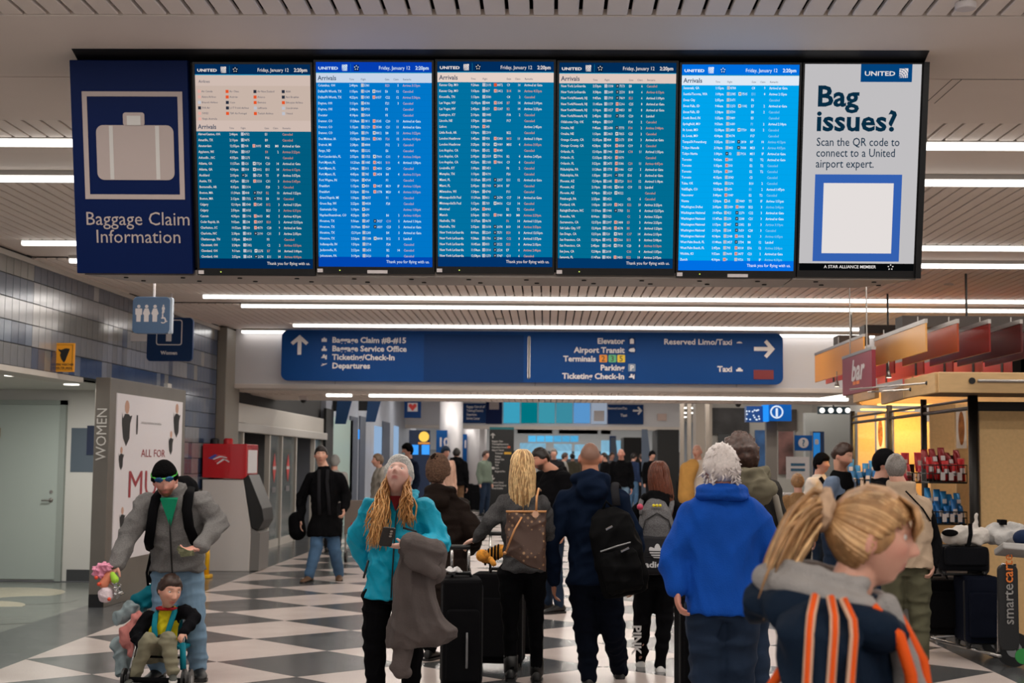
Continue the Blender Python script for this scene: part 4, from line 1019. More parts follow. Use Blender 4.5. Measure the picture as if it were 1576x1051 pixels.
# yellow round lit board
q0, q1 = atY(644, 705, 44), atY(662, 662, 44)
t = thing('lit_board', 'dark kiosk board with a glowing yellow round picture', 'board', ((q0.x+q1.x)/2, 44, 0), 0, world=True)
MB().box(q0.x-.3, q1.x, 44, 44.15, 0, q1.z).build('panel', mat('board_navy', (24,44,76), .4), t)
q = atY(652.5, 672, 44); MB().disc((q.x, 43.99, q.z), .16, 20, depth=.01).build('round_picture', glow('sun_yellow', (255,206,90), 1.1), t)
q = atY(652.5, 682, 44); MB().box(q.x-.18, q.x+.18, 43.98, 44, q.z-.03, q.z+.03).build('caption_strip', glow('amber_strip', (226,150,70), .9), t)
for px in (638, 655): q = atY(px, 692, 44); MB().box(q.x-.12, q.x+.12, 43.98, 44, q.z-.15, q.z+.15).build('blue_screen', glow('blue_glow', (60,150,240), 1.2), t)
# black directory pylon
Y = 48.0; q0, q1 = atY(752, 785, Y), atY(791, 661, Y)
t = thing('directory_pylon', 'tall black directory pylon with white lines of print and arrows', 'sign', ((q0.x+q1.x)/2, Y, 0), 0, world=True)
MB().box(q0.x, q1.x, Y, Y+.2, 0, q1.z).build('panel', mat('pylon_black', (10,11,12), .4), t)
MB().box(q0.x, q1.x, Y-.01, Y+.21, q1.z, q1.z+.08).build('teal_cap', mat('teal_cap', (20,110,116), .5), t)
m_pw2 = mat('pylon_print', (188,184,180), .6)
arrow(t, 758.5, 670.5, 8, 0, Y-.004, m_pw2); arrow(t, 758, 735, 8, PI, Y-.004, m_pw2)
for s_, y_ in (('Baggage Claim', 680), ('Ticketing/Departures', 684.5), ('Departures Screens', 689.2), ('Airport Transit', 693.8), ('Service Center', 743.5), ('Ground Transport', 748), ('Hotel Shuttles', 752.5)): ptext(t, s_, 757, y_, 2.6, m_pw2, Y-.004, sx=.8, res=1)
for s_, y_ in (('Terminals', 698.6), ('Parking', 703.5), ('Rental Cars', 708), ('Hotel', 712.5), ('Taxi', 717), ('Limo', 721.5), ('Regional Bus', 726.5)): ptext(t, s_, 762, y_, 2.6, m_pw2, Y-.004, sx=.8, res=1)
prect(t, 776, 695.8, 787, 699, Y-.003, mat('pylon_yellow', (210,160,40), .5), 'yellow_tab'); prect(t, 781, 686.5, 785.5, 689.5, Y-.003, mat('pylon_orange', (206,90,50), .5), 'orange_tab')
prect(t, 754, 718.5, 761, 722, Y-.003, m_pw2, 'white_tab')
# ------------------------------------------------------------------ right side of the far hall
rw = MB().box(7.4, 7.7, 22.4, 50, 0, 4).box(4.55, 9, 40, 40.3, 0, 4)
wr = struct('wall_right', rw, mat('right_wall', (176,172,166), .5), 'pale wall closing the far hall on the right', 'wall')
WY = 39.95
def wrp(px0, py0, px1, py1, m, nm, d=.04): return prect(wr, px0, py0, px1, py1, WY, m, nm, d)
m_dim = mat('mural_dark', (44,42,44), .5, noise=(2.5,.7)); m_dim2 = mat('mural_brown', (72,62,58), .5, noise=(2,.7))
wrp(1095, 628, 1153, 668, m_dim, 'mural'); wrp(1196, 630, 1226, 662, m_dim2, 'mural'); wrp(1105, 668, 1135, 700, mat('slate', (62,64,66), .5), 'mural')
wrp(1162, 662, 1178, 745, mat('poster_blue2', (50,90,140), .5, noise=(2,.5)), 'mural'); wrp(1198, 664, 1222, 730, mat('mural_red', (120,84,80), .5, noise=(2,.7)), 'mural')
m_fr = mat('far_frame', (150,140,130), .5)
dw = MB().box(4.1, 4.55, 39.5, 40.3, 0, 4); struct('wall_pier', dw, m_fr, 'pale pier beside the far right doorway', 'wall')
for k, (px0, px1) in enumerate(((1047, 1053), (1058, 1064), (1086, 1092))):
    a, b = atY(px0, 700, 38), atY(px1, 700, 38); o = MB().box(a.x, b.x, 38, 38.2, 0, 3.95).build('door_post', m_fr); tag(o, ('leftmost', 'middle', 'rightmost')[k]+' tall pale post of the far right doorway', 'post', 'doorway posts')
# information totem
Y = 30.0
a, b = atY(1180, 770, Y), atY(1196, 648, Y)
t = thing('information_totem', 'grey post carrying glowing blue information boxes', 'sign', ((a.x+b.x)/2, Y, 0), 0, world=True)
MB().box(a.x, b.x, Y, Y+.2, 0, b.z+.05).build('post', mat('totem_grey', (106,100,94), .5), t, bevel=.01)
bx_ = prect(t, 1180, 623, 1213, 648.5, Y-.02, mat('totem_blue', (0,90,180), .4, spec=.2), 'sign_box', .4); prect(t, 1172, 624, 1180, 649, Y, glow('totem_cyan', (40,150,255), 1), 'lit_edge', .3); prect(t, 1146, 626, 1172, 650, Y+.1, mat('totem_navy', (8,70,140), .4), 'dotted_box', .3)
c = atY(1195.5, 634, Y-.43); mb = MB(); n = 24
for i in range(n):
    a0, a1 = 2*PI*i/n, 2*PI*(i+1)/n; mb.quad(*[(c.x+math.cos(t_)*r_, c.y, c.z+math.sin(t_)*r_) for t_, r_ in ((a0, .105), (a1, .105), (a1, .135), (a0, .135))])
mb.build('ring', glow('totem_white', (225,240,255), 1), t)
text('letter', 'i', .24, glow('totem_white', (225,240,255), 1), t, frame((c.x, c.y-.002, c.z-.085), (1,0,0), (0,0,1)), 'CENTER', bold=.05)
mb = MB(); rr = random.Random(5)
for i in range(16): p = atY(1149+rr.random()*20, 629+rr.random()*18, Y-.205); mb.disc((p.x, p.y, p.z), .018, 8, depth=.004)
mb.build('dots', glow('totem_white', (225,240,255), 1), t)['kind'] = 'stuff'
# question mark sign and notices
Y = 31.0
a, b = atY(1223, 693.5, Y), atY(1250, 670, Y)
t = thing('help_sign', 'blue square help sign with a question mark in a white disc', 'sign', ((a.x+b.x)/2, Y, 0), 0, world=True)
MB().box(a.x, b.x, Y, Y+.05, a.z, b.z).build('panel', mat('help_blue', (10,78,146), .4, spec=.2), t); c = atY(1236.5, 681.5, Y)
MB().disc((c.x, Y-.002, c.z), .11, 24, depth=.004).build('disc', m_lamp_w, t); text('letter', '?', .2, mat('help_ink', (40,90,120), .5), t, frame((c.x, Y-.008, c.z-.07), (1,0,0), (0,0,1)), 'CENTER', bold=.03)
MB().tube([(a.x, Y+.03, 0), (a.x, Y+.03, b.z+.1)], .02, 8).build('post', m_steel, t); MB().tube([(b.x, Y+.03, 0), (b.x, Y+.03, b.z+.1)], .02, 8).build('post', m_steel, t)
prect(t, 1210, 703, 1245, 737, Y-.02, m_lamp_w, 'notice_board', .03)
for y_ in (715, 723): prect(t, 1217, y_-2, 1239, y_+2, Y-.051, mat('help_ink', (40,90,120), .5), 'print_line', .002)
a, b = atY(1252, 800, Y+1), atY(1263, 664, Y+1)
t = thing('blue_kiosk', 'slim blue lit kiosk right of the help sign', 'kiosk', ((a.x+b.x)/2, Y+1, 0), 0, world=True)
MB().box(a.x, b.x+.08, Y+1, Y+1.3, 0, b.z).build('body', mat('kiosk_navy', (16,50,92), .4), t); prect(t, 1252, 666, 1262, 706, Y+.995, glow('kiosk_blue', (40,120,190), .9), 'display', .01)
prect(t, 1254, 676, 1260, 684, Y+.98, m_lamp_w, 'round_mark', .004, .03)
# counter of the information corner
a, b = atY(1196, 760, 29), atY(1256, 762, 29)
t = thing('service_counter', 'grey service counter behind the post of the information corner', 'counter', ((a.x+b.x)/2, 29, 0), 0, world=True)
MB().box(a.x, b.x+.3, 29, 29.6, 0, .98).build('body', mat('counter_grey', (120,122,122), .5), t); MB().box(a.x-.05, b.x+.35, 28.95, 29.65, 0.98, 1.02).build('top', m_lamp_w, t)
# grey wall block with row of lamps, behind the shop
a, b = atY(1240, 700, 34), atY(1330, 636, 34)
g = MB().box(a.x, 7.5, 34, 34.3, 0, b.z); struct('wall_block', g, mat('block_grey', (150,152,150), .5), 'grey wall block between the information corner and the shop', 'wall')
a, b = atY(1259, 637, 32), atY(1308, 626, 32)
t = thing('lamp_bar', 'dark bar with four white round lamps', 'lamp', ((a.x+b.x)/2, 32, a.z), 0, world=True)
MB().box(a.x, b.x, 32, 32.1, a.z, b.z).build('bar', mat('bar_dark', (16,48,60), .5), t)
for px in (1265.5, 1279, 1292, 1305): q = atY(px, 631.5, 31.97); MB().disc((q.x, 31.99, q.z), .058, 16, depth=.02).build('lamp', glow('lamp_white', (255,252,246), 1.6), t)
MB().tube([((a.x+b.x)/2, 32.05, b.z), ((a.x+b.x)/2, 32.05, 3.95)], .02, 6).build('hanger', m_black, t)
# ================================================================== snack shop on the right
m_wood = mat('maple_veneer', (206,170,120), .5, noise=(5,.08), stretch=(1,1,6)); m_wpan = mat('woven_panel', (218,180,126), .7, noise=(30,.06), bump=(60,.1))
m_pole = mat('dark_bronze_pole', (26,22,18), .45, .3)
WARM = (1, .60, .15)
sh = thing('snack_shop', 'open snack shop stand with dark posts, wood canopy and tan panels', 'shop', (5.2, 15.5, 0), 0, world=True)
PX = 4.15
for y, r in ((14.0, .05), (15.82, .035), (17.4, .035), (19.5, .035)):
    MB().tube([(PX, y, 0), (PX, y, 2.34)], r, 12).build('post', m_pole, sh, smooth=True)
for (z, r) in ((2.18, .02), (2.26, .015)): MB().tube([(PX, 14, z), (PX, 19.5, z)], r, 8).build('rail', m_pole, sh)
MB().box(PX, 8.5, 13.98, 14.04, 2.15, 2.24).build('top_rail', m_pole, sh)
MB().box(PX+.06, 8.5, 14.0, 14.04, 0, 2.15).build('end_panel', m_wpan, sh)
# dividers facing the aisle
for (px0, px1, py0, Y, m) in ((1431, 1470, 622, 15.9, m_wpan), (1376, 1420, 634, 18.2, m_wpan), (1320, 1346, 634, 19.9, m_wpan), (1350, 1362, 634, 18.25, m_wpan), (1470, 1489, 622, 14.9, m_wpan)):
    a = atY(px0, py0, Y); b = atY(px1, py0, Y); MB().box(a.x, b.x, Y, Y+.04, 0, a.z).build('divider_panel', m, sh)
MB().box(PX+.95, PX+1.0, 14.1, 20.5, 0, 2.2).build('spine_panel', m_wpan, sh)
MB().box(PX-.02, PX+.9, 14.1, 20.2, 0, .72).build('base_cabinet', mat('shop_base', (60,46,34), .6), sh)
for y in (14.6, 16.2, 17.8, 19.0):
    pass
# canopy beams
def beam(p, q, z0, z1, nm='canopy_beam', w=.05):
    d = (Vector(q)-Vector(p)); L = d.length; a = math.atan2(d.y, d.x)
    return MB().obox(((p[0]+q[0])/2, (p[1]+q[1])/2, (z0+z1)/2), (L, w, z1-z0), Matrix.Rotation(a, 3, 'Z')).build(nm, m_wood, sh, bevel=.006)
beam((3.6, 13.2, 0), (8.5, 13.2, 0), 2.285, 2.475); beam((3.6, 13.22, 0), (3.6, 14.35, 0), 2.285, 2.475); beam((3.6, 14.4, 0), (3.75, 16.0, 0), 2.285, 2.42)
beam((3.93, 18.0, 0), (6.5, 18.0, 0), 2.36, 2.52); beam((3.72, 17.2, 0), (3.93, 18.0, 0), 2.36, 2.52); beam((3.68, 16.0, 0), (3.72, 17.3, 0), 2.36, 2.48)
MB().box(3.65, 8.5, 13.25, 14.3, 2.30, 2.33).build('canopy_soffit', mat('soffit_brown', (92,74,58), .6), sh)
MB().tube([(3.95, 13.16, 2.395), (8.5, 13.16, 2.395)], .016, 8).build('light_bar', m_steel, sh, smooth=True)
MB().disc((3.9, 13.17, 2.395), .03, 16, depth=.012).build('bracket_disc', m_dark, sh)
for p in ((3.58, 13.5, 2.39), (3.58, 14.1, 2.36)): MB().sphere(p, .022, 10, 6).build('bracket_knob', m_dark, sh, smooth=True)
MB().tube([(3.0, 14.2, 2.36), (3.58, 13.5, 2.39)], .009, 6).build('stay_rod', m_steel, sh); MB().tube([(3.2, 14.3, 2.34), (3.58, 14.1, 2.36)], .009, 6).build('stay_rod', m_steel, sh)
# warm lamps inside the back bays
for i, (x, y) in enumerate(((4.45, 17.75), (4.6, 19.4))): 
    o = strip_lamp('canopy_lamp', sh, x-.35-5.2, x+.35-5.2, y-15.5, 2.345, 20, WARM, .12)
    MB().box(x-.35, x+.35, y-.06, y+.06, 2.35, 2.37).build('lamp_tube', glow('warm_tube', (255,205,110), 2.5), sh)
for (px, py, Y) in ((1288, 592, 16.0), (1368, 578, 14.6)):
    q = atY(px, py, Y); MB().tube([(q.x, Y, q.z+.15), (q.x, Y, q.z+.04)], .006, 6).tube([(q.x, Y, q.z+.05), (q.x, Y, q.z-.02)], [.012, .03], 12).build('spot_lamp', m_steel, sh, smooth=True)
    MB().disc((q.x, Y+.0, q.z-.022), .026, 12, (1,0,0), (0,1,0), .004).build('spot_glow', glow('spot_white', (255,244,220), 3), sh)
q = atY(1262, 615, 17); MB().tube([(q.x-.02, 17, q.z), (q.x+.3, 17, q.z+.05)], [.02,.02], 10).build('lamp_tube', glow('warm_white', (255,246,230), 3), sh)
strip_lamp('spot_lamp_light', sh, 4.4-.5-5.2, 4.4+.5-5.2, 17.1-15.5, 2.42, 9, WARM, .08, (PI/2, 0, 0))
# pictures of snacks on the panels
for (px0, py0, px1, py1, Y) in ((1472, 628, 1486, 690, 14.85), (1349, 640, 1360, 692, 18.2)):
    p_ = prect(sh, px0, py0, px1, py1, Y, mat('picture_cream', (222,212,200), .5), 'snack_picture', .015)
    a, b = atY(px0, py1, Y), atY(px1, py0, Y); n = 20
    MB().prism([(math.cos(2*PI*i/n)*(b.x-a.x)*.32, math.sin(2*PI*i/n)*(b.z-a.z)*.42) for i in range(n)], ((a.x+b.x)/2, Y-.0155, (a.z+b.z)/2), (1,0,0), (0,0,1), .002).build('printed_snack', mat('baked_brown', (150,92,42), .6, noise=(18,.4)), sh)
# coloured fins hung over the shop
FIN = [((206,150,80), 'tan'), ((150,58,20), 'rust brown'), ((112,24,16), 'dark red'), ((66,16,14), 'maroon'), ((92,22,16), 'wine red')]
for k, (c, nm) in enumerate(FIN):
    x = 3.577+.298*k; t = thing('hanging_fin', nm+' glossy panel in the row of fins hung above the shop', 'panel', (x, 14.4, 2.69), 0, 'fins hung above the shop')
    MB().box(-.008, .008, -.9, 1.2, 0, .27).build('sheet', mat('fin_%d' % k, c, .25, spec=.25), t); MB().box(-.014, .014, -.9, 1.2, .27, .31).build('clip_rail', m_steel, t)
    for y in (-.6, .8): MB().tube([(0, y, .31), (0, y, .36)], .006, 5).build('wire', m_steel, t)
for k in range(6):
    x = 3.5+.32*k; t = thing('hanging_fin', 'orange red panel of the lower back row of fins, number %s from left' % ('one two three four five six'.split()[k]), 'panel', (x, 16.55, 2.62), 0, 'fins hung above the shop')
    MB().box(-.008, .008, -.8, 1.4, 0, .2).build('sheet', mat('fin_low_%d' % (k % 2), ((200,74,30), (190,44,26))[k % 2], .3), t)
    for y in (-.5, .9): MB().box(-.012, .012, y-.04, y+.04, -.0, .22).build('clip', m_dark, t); MB().tube([(0, y, .2), (0, y, .34)], .005, 5).build('wire', m_steel, t)
x = 3.30; t = thing('hanging_fin', 'orange lit panel behind the burgundy sign', 'panel', (x, 16.0, 2.62), 0, 'fins hung above the shop')
MB().box(-.008, .008, -1.1, 1.6, 0, .33).build('sheet', mat('fin_orange', (226,150,50), .3), t); MB().box(-.014, .014, -1.1, 1.6, .33, .36).build('clip_rail', m_steel, t); MB().tube([(0, .2, .36), (0, .2, .44)], .006, 5).build('wire', m_steel, t)
for k, (px0, py0, px1, py1, Y) in enumerate(((1389, 487, 1600, 503, 14.6), (1331, 500.5, 1412, 513, 16.4), (1290, 516, 1338, 530, 18))):
    a, b = atY(px0, py1, Y), atY(px1, py0, Y); o = MB().box(a.x, b.x, Y, Y+.3, a.z, max(b.z, a.z+.1)).build('ceiling_raft', mat('raft_dark', (44,34,28), .6)); MB().tube([((a.x+b.x)/2, Y+.15, max(b.z, a.z+.1)), ((a.x+b.x)/2, Y+.15, CZ)], .012, 6).build('hanger', m_pole, o); tag(o, ('largest', 'middle', 'smallest')[k]+' dark box hung at the ceiling above the shop fins', 'ceiling box', 'dark ceiling boxes')
# burgundy bar sign
X = 3.24; a = Vector((X, 14.2, 2.36)); L = 1.42; hh = .40
t = thing('bar_sign', 'burgundy hanging sign with white handwritten lettering bar', 'sign', (X, 14.9, 2.36), 0, world=True)
MB().box(X-.02, X+.02, 14.2, 14.2+L, 2.36, 2.36+hh).build('panel', mat('burgundy', (134,28,46), .4), t, bevel=.004); MB().box(X-.024, X+.024, 14.2, 14.2+L, 2.36+hh, 2.39+hh).build('clip_rail', m_steel, t)
for y in (14.5, 15.3): MB().tube([(X, y, 2.39+hh), (X, y, CZ)], .007, 6).build('wire', m_steel, t)
text('lettering', 'bar', .30, m_lamp_w, t, frame((X-.022, 14.2+L*.68, 2.36+.14), (0,-1,0), (0,0,1)), 'LEFT', bold=.03, sx=1.5, shear=.25)
for k_, (y0, y1) in enumerate(((.40, .50), (.52, .62))): MB().box(X-.0225, X-.0205, 14.2+L*y0, 14.2+L*y1, 2.36+.09, 2.36+.125).build('orange_line', mat('sign_orange', (230,120,40), .5), t)
MB().box(X-.0225, X-.0205, 14.2+L*.3, 14.2+L*.72, 2.36+.036, 2.36+.05).build('pale_line', mat('sign_pink', (190,130,140), .5), t)
# wire baskets with snack bags
def snack_bag(par_m, loc, rz, tilt, w, h, lab, grp, stripe):
    t = thing('snack_bag', lab, 'snack bag', loc, rz, grp); t.rotation_euler = (tilt, 0, rz)
    rings = []
    for z, d in ((0,.004),(.06,.02),(.4,.04),(.75,.032),(.94,.006),(1,.004)):
        n = 12; rings.append([(math.cos(2*PI*i/n)*w/2*(1 if 0 < z < 1 else .98), math.sin(2*PI*i/n)*d, z*h) for i in range(n)])
    MB().loft(rings).build('pouch', par_m, t, smooth=True)
    MB().box(-w*.32, w*.32, -.046, -.036, h*.3, h*.55).build('label_patch', stripe, t, bevel=.004)
    return t
def basket(px0, px1, py0, py1, Y, mcols, lab, nbag, blab):
    a, b = atY(px0, py1, Y), atY(px1, py0, Y); w = b.x-a.x; z0 = a.z; z1 = b.z
    t = thing('wire_basket', lab, 'basket', ((a.x+b.x)/2, Y+.15, z0), 0, world=True); mb = MB()
    for z in (z0, (z0+z1)/2, z1): mb.tube([(a.x, Y, z), (b.x, Y, z), (b.x, Y+.3, z), (a.x, Y+.3, z), (a.x, Y, z)], .006, 5)
    mb.build('hoops', m_pole, t); mb = MB()
    for i in range(11):
        x = a.x+w*i/10; mb.tube([(x, Y, z0), (x, Y, z1)], .004, 4)
    mb.build('uprights', m_pole, t)['kind'] = 'stuff'; MB().box(a.x, b.x, Y, Y+.3, z0-.012, z0).build('tray', m_pole, t); MB().box(a.x+.05, b.x-.05, Y+.28, Y+.31, z0, z1+.1).build('back_plate', m_pole, t)
    for i in range(3): MB().box(a.x+w*(.3+.22*i), a.x+w*(.42+.22*i), Y-.012, Y-.006, z0+.02, z0+.10).build('price_tag', m_lamp_w, t)
    rr = random.Random(int(px0))
    for i in range(nbag):
        m = mcols[i % len(mcols)]; row = i % 2
        snack_bag(m, (a.x+w*(.08+.84*(i//2)/max(1, (nbag-1)//2)), Y+.07+.13*row, z0+.01+.12*row+rr.uniform(-.02,.03)), rr.uniform(-.5, .5), rr.uniform(-.35,-.05), w/max(2, (nbag+1)//2)*.95, rr.uniform(.17,.24), blab[row]+' %s from left' % ('first second third fourth fifth sixth seventh'.split()[i//2]), blab[2], m_lamp_w)
RB = [mat('bag_red', (180,24,28), .3, .2), mat('bag_dark_red', (128,16,22), .3, .2)]; BB = [mat('bag_blue', (20,96,160), .3, .2), mat('bag_blue_light', (46,130,190), .3, .2)]; PB = [mat('bag_pink', (196,60,74), .3, .2)]
basket(1430, 1488, 716, 742, 14.45, RB, 'wire basket of red snack bags on the upper shelf', 10, ('red snack bag in the front row of the upper basket,', 'dark red snack bag in the back row of the upper basket,', 'red snack bags'))
basket(1434, 1488, 788, 806, 14.45, BB, 'wire basket of blue snack bags on the lower shelf', 10, ('blue snack bag in the front row of the lower basket,', 'lighter blue snack bag in the back row of the lower basket,', 'blue snack bags'))
basket(1312, 1352, 738, 752, 18.6, BB, 'far wire basket of blue snack bags beside the man in the vest', 8, ('far blue snack bag in front beside the vest man,', 'far light blue snack bag behind, beside the vest man,', 'far blue snack bags'))
basket(1398, 1424, 728, 742, 16.4, PB, 'wire basket of pink snack bags behind the grey haired man', 4, ('pink snack bag in the front row behind the grey haired man,', 'pink snack bag in the back row behind the grey haired man,', 'pink snack bags'))
# ================================================================== people: one continuous skin body each, clothing and hair as its parts
ORGQ = []
def organic(name, mb, m, parent, voxel=.01, smooth=4, post=None, decimate=1.0, matpost=None):
    """union of overlapping closed shapes grown into one skin, evaluated in a batch"""
    me = mb.mesh(name); o = bpy.data.objects.new(name+'_tmp', me); COL.objects.link(o)
    r = o.modifiers.new('r', 'REMESH'); r.mode = 'VOXEL'; r.voxel_size = voxel
    if smooth: s = o.modifiers.new('s', 'SMOOTH'); s.factor = .5; s.iterations = smooth
    if decimate < 1: d = o.modifiers.new('d', 'DECIMATE'); d.ratio = decimate
    ORGQ.append((o, name, m, parent, post))
def flush_organic():
    dg = bpy.context.evaluated_depsgraph_get(); dg.update(); out = []
    for o, name, m, parent, post in ORGQ: out.append(bpy.data.meshes.new_from_object(o.evaluated_get(dg)))
    for (o, name, m, parent, post), me in zip(ORGQ, out):
        old = o.data; bpy.data.objects.remove(o); bpy.data.meshes.remove(old)
        me.name = name; me.materials.clear()
        for q in (m if isinstance(m, (list, tuple)) else [m]): me.materials.append(q)
        if post: post(me)
        if parent.name in ORG: me.transform(Matrix.Translation(-Vector(ORG[parent.name])))
        link(name, me, parent, True)
    ORGQ.clear()
def vco(me):
    a = np.empty(len(me.vertices)*3); me.vertices.foreach_get('co', a); return a.reshape(-1, 3)
def vno(me):
    a = np.empty(len(me.vertices)*3); me.vertices.foreach_get('normal', a); return a.reshape(-1, 3)
def wrinkle(amp=.008, wl=.10, seed=1, puff=None):
    """folds of cloth: ridges along wandering lines"""
    def f(me):
        p = vco(me); n = vno(me); rs = np.random.RandomState(seed); d = np.zeros(len(p))
        for k in range(5):
            a = rs.normal(size=3)*np.array([1, 1, .8]); a /= np.linalg.norm(a); b = rs.normal(size=3)*2*PI/.35
            c = rs.normal(size=3)*2*PI/.5
            ph = p@a*2*PI/(wl*(.8+.9*rs.rand()))+1.6*np.sin(p@b+rs.rand()*6)+rs.rand()*6
            mask = .5+.5*np.sin(p@c+rs.rand()*6)
            d += (1-2*np.abs(np.sin(ph*.5)))**1*mask*amp*.75
        if puff: d += (np.abs(np.sin((p[:, 2]-p[:, 2].min())*PI/puff[0]))**.5-.7)*puff[1]
        p += n*d[:, None]; me.vertices.foreach_set('co', p.ravel()); me.update()
    return f
def sstep(a, b, x): t = np.clip((x-a)/(b-a), 0, 1); return t*t*(3-2*t)
def head_pts(nu=72, nv=56):
    n = [(0, 0, -1)]; fs = []
    for i in range(1, nv):
        a = -PI/2+PI*i/nv
        for j in range(nu): b = 2*PI*j/nu; n.append((math.cos(a)*math.cos(b), math.cos(a)*math.sin(b), math.sin(a)))
    n.append((0, 0, 1)); top = len(n)-1
    for j in range(nu): fs.append((0, 1+(j+1) % nu, 1+j))
    for i in range(nv-2):
        for j in range(nu): j2 = (j+1) % nu; o = 1+i*nu; fs.append((o+j, o+j2, o+nu+j2, o+nu+j))
    o = 1+(nv-2)*nu
    for j in range(nu): fs.append((o+j, o+(j+1) % nu, top))
    return np.array(n), fs
def head_shape(n, features=True):
    """local head: x to its right, y out of the face, z up, in metres, centred between chin and crown"""
    p = n*np.array([.074, .096, .116]); k = sstep(.05, -1, n[:, 2])
    p[:, 0] *= 1-.34*k; back = n[:, 1] < 0
    p[:, 1] = np.where(back, p[:, 1]*(1-.42*k), p[:, 1]*(1-.10*k)+.008*k)
    p[:, 0] *= 1+.05*sstep(0, -.8, n[:, 1])*sstep(-.3, .3, n[:, 2])
    if features:
        x, z = p[:, 0], p[:, 2]; w = sstep(.15, .6, n[:, 1]); ax = np.abs(x); e = np.exp
        g = sstep(.028, -.022, z)*sstep(-.040, -.027, z)
        d = .027*e(-(x/.0115)**2)*g+.011*e(-((ax-.012)/.007)**2-((z+.026)/.009)**2)
        d += -.012*e(-((ax-.031)/.014)**2-((z-.014)/.010)**2)+.004*e(-((z-.034)/.008)**2)*e(-(x/.05)**2)
        d += .008*e(-(x/.020)**2)*(e(-((z+.052)/.005)**2)+e(-((z+.066)/.006)**2))-.003*e(-(x/.024)**2-((z+.059)/.0022)**2)
        d += .009*e(-(x/.022)**2-((z+.100)/.014)**2)+.005*e(-((ax-.044)/.018)**2-((z+.018)/.02)**2)
        p[:, 1] += d*w
    return p
HN, HF = head_pts(); HN2, HF2 = head_pts(40, 32)
SKINS = {}
def skin_mat(): return mat('skin', (200,150,128), .5, attr='col', sss=.1, bump=(120,.06))
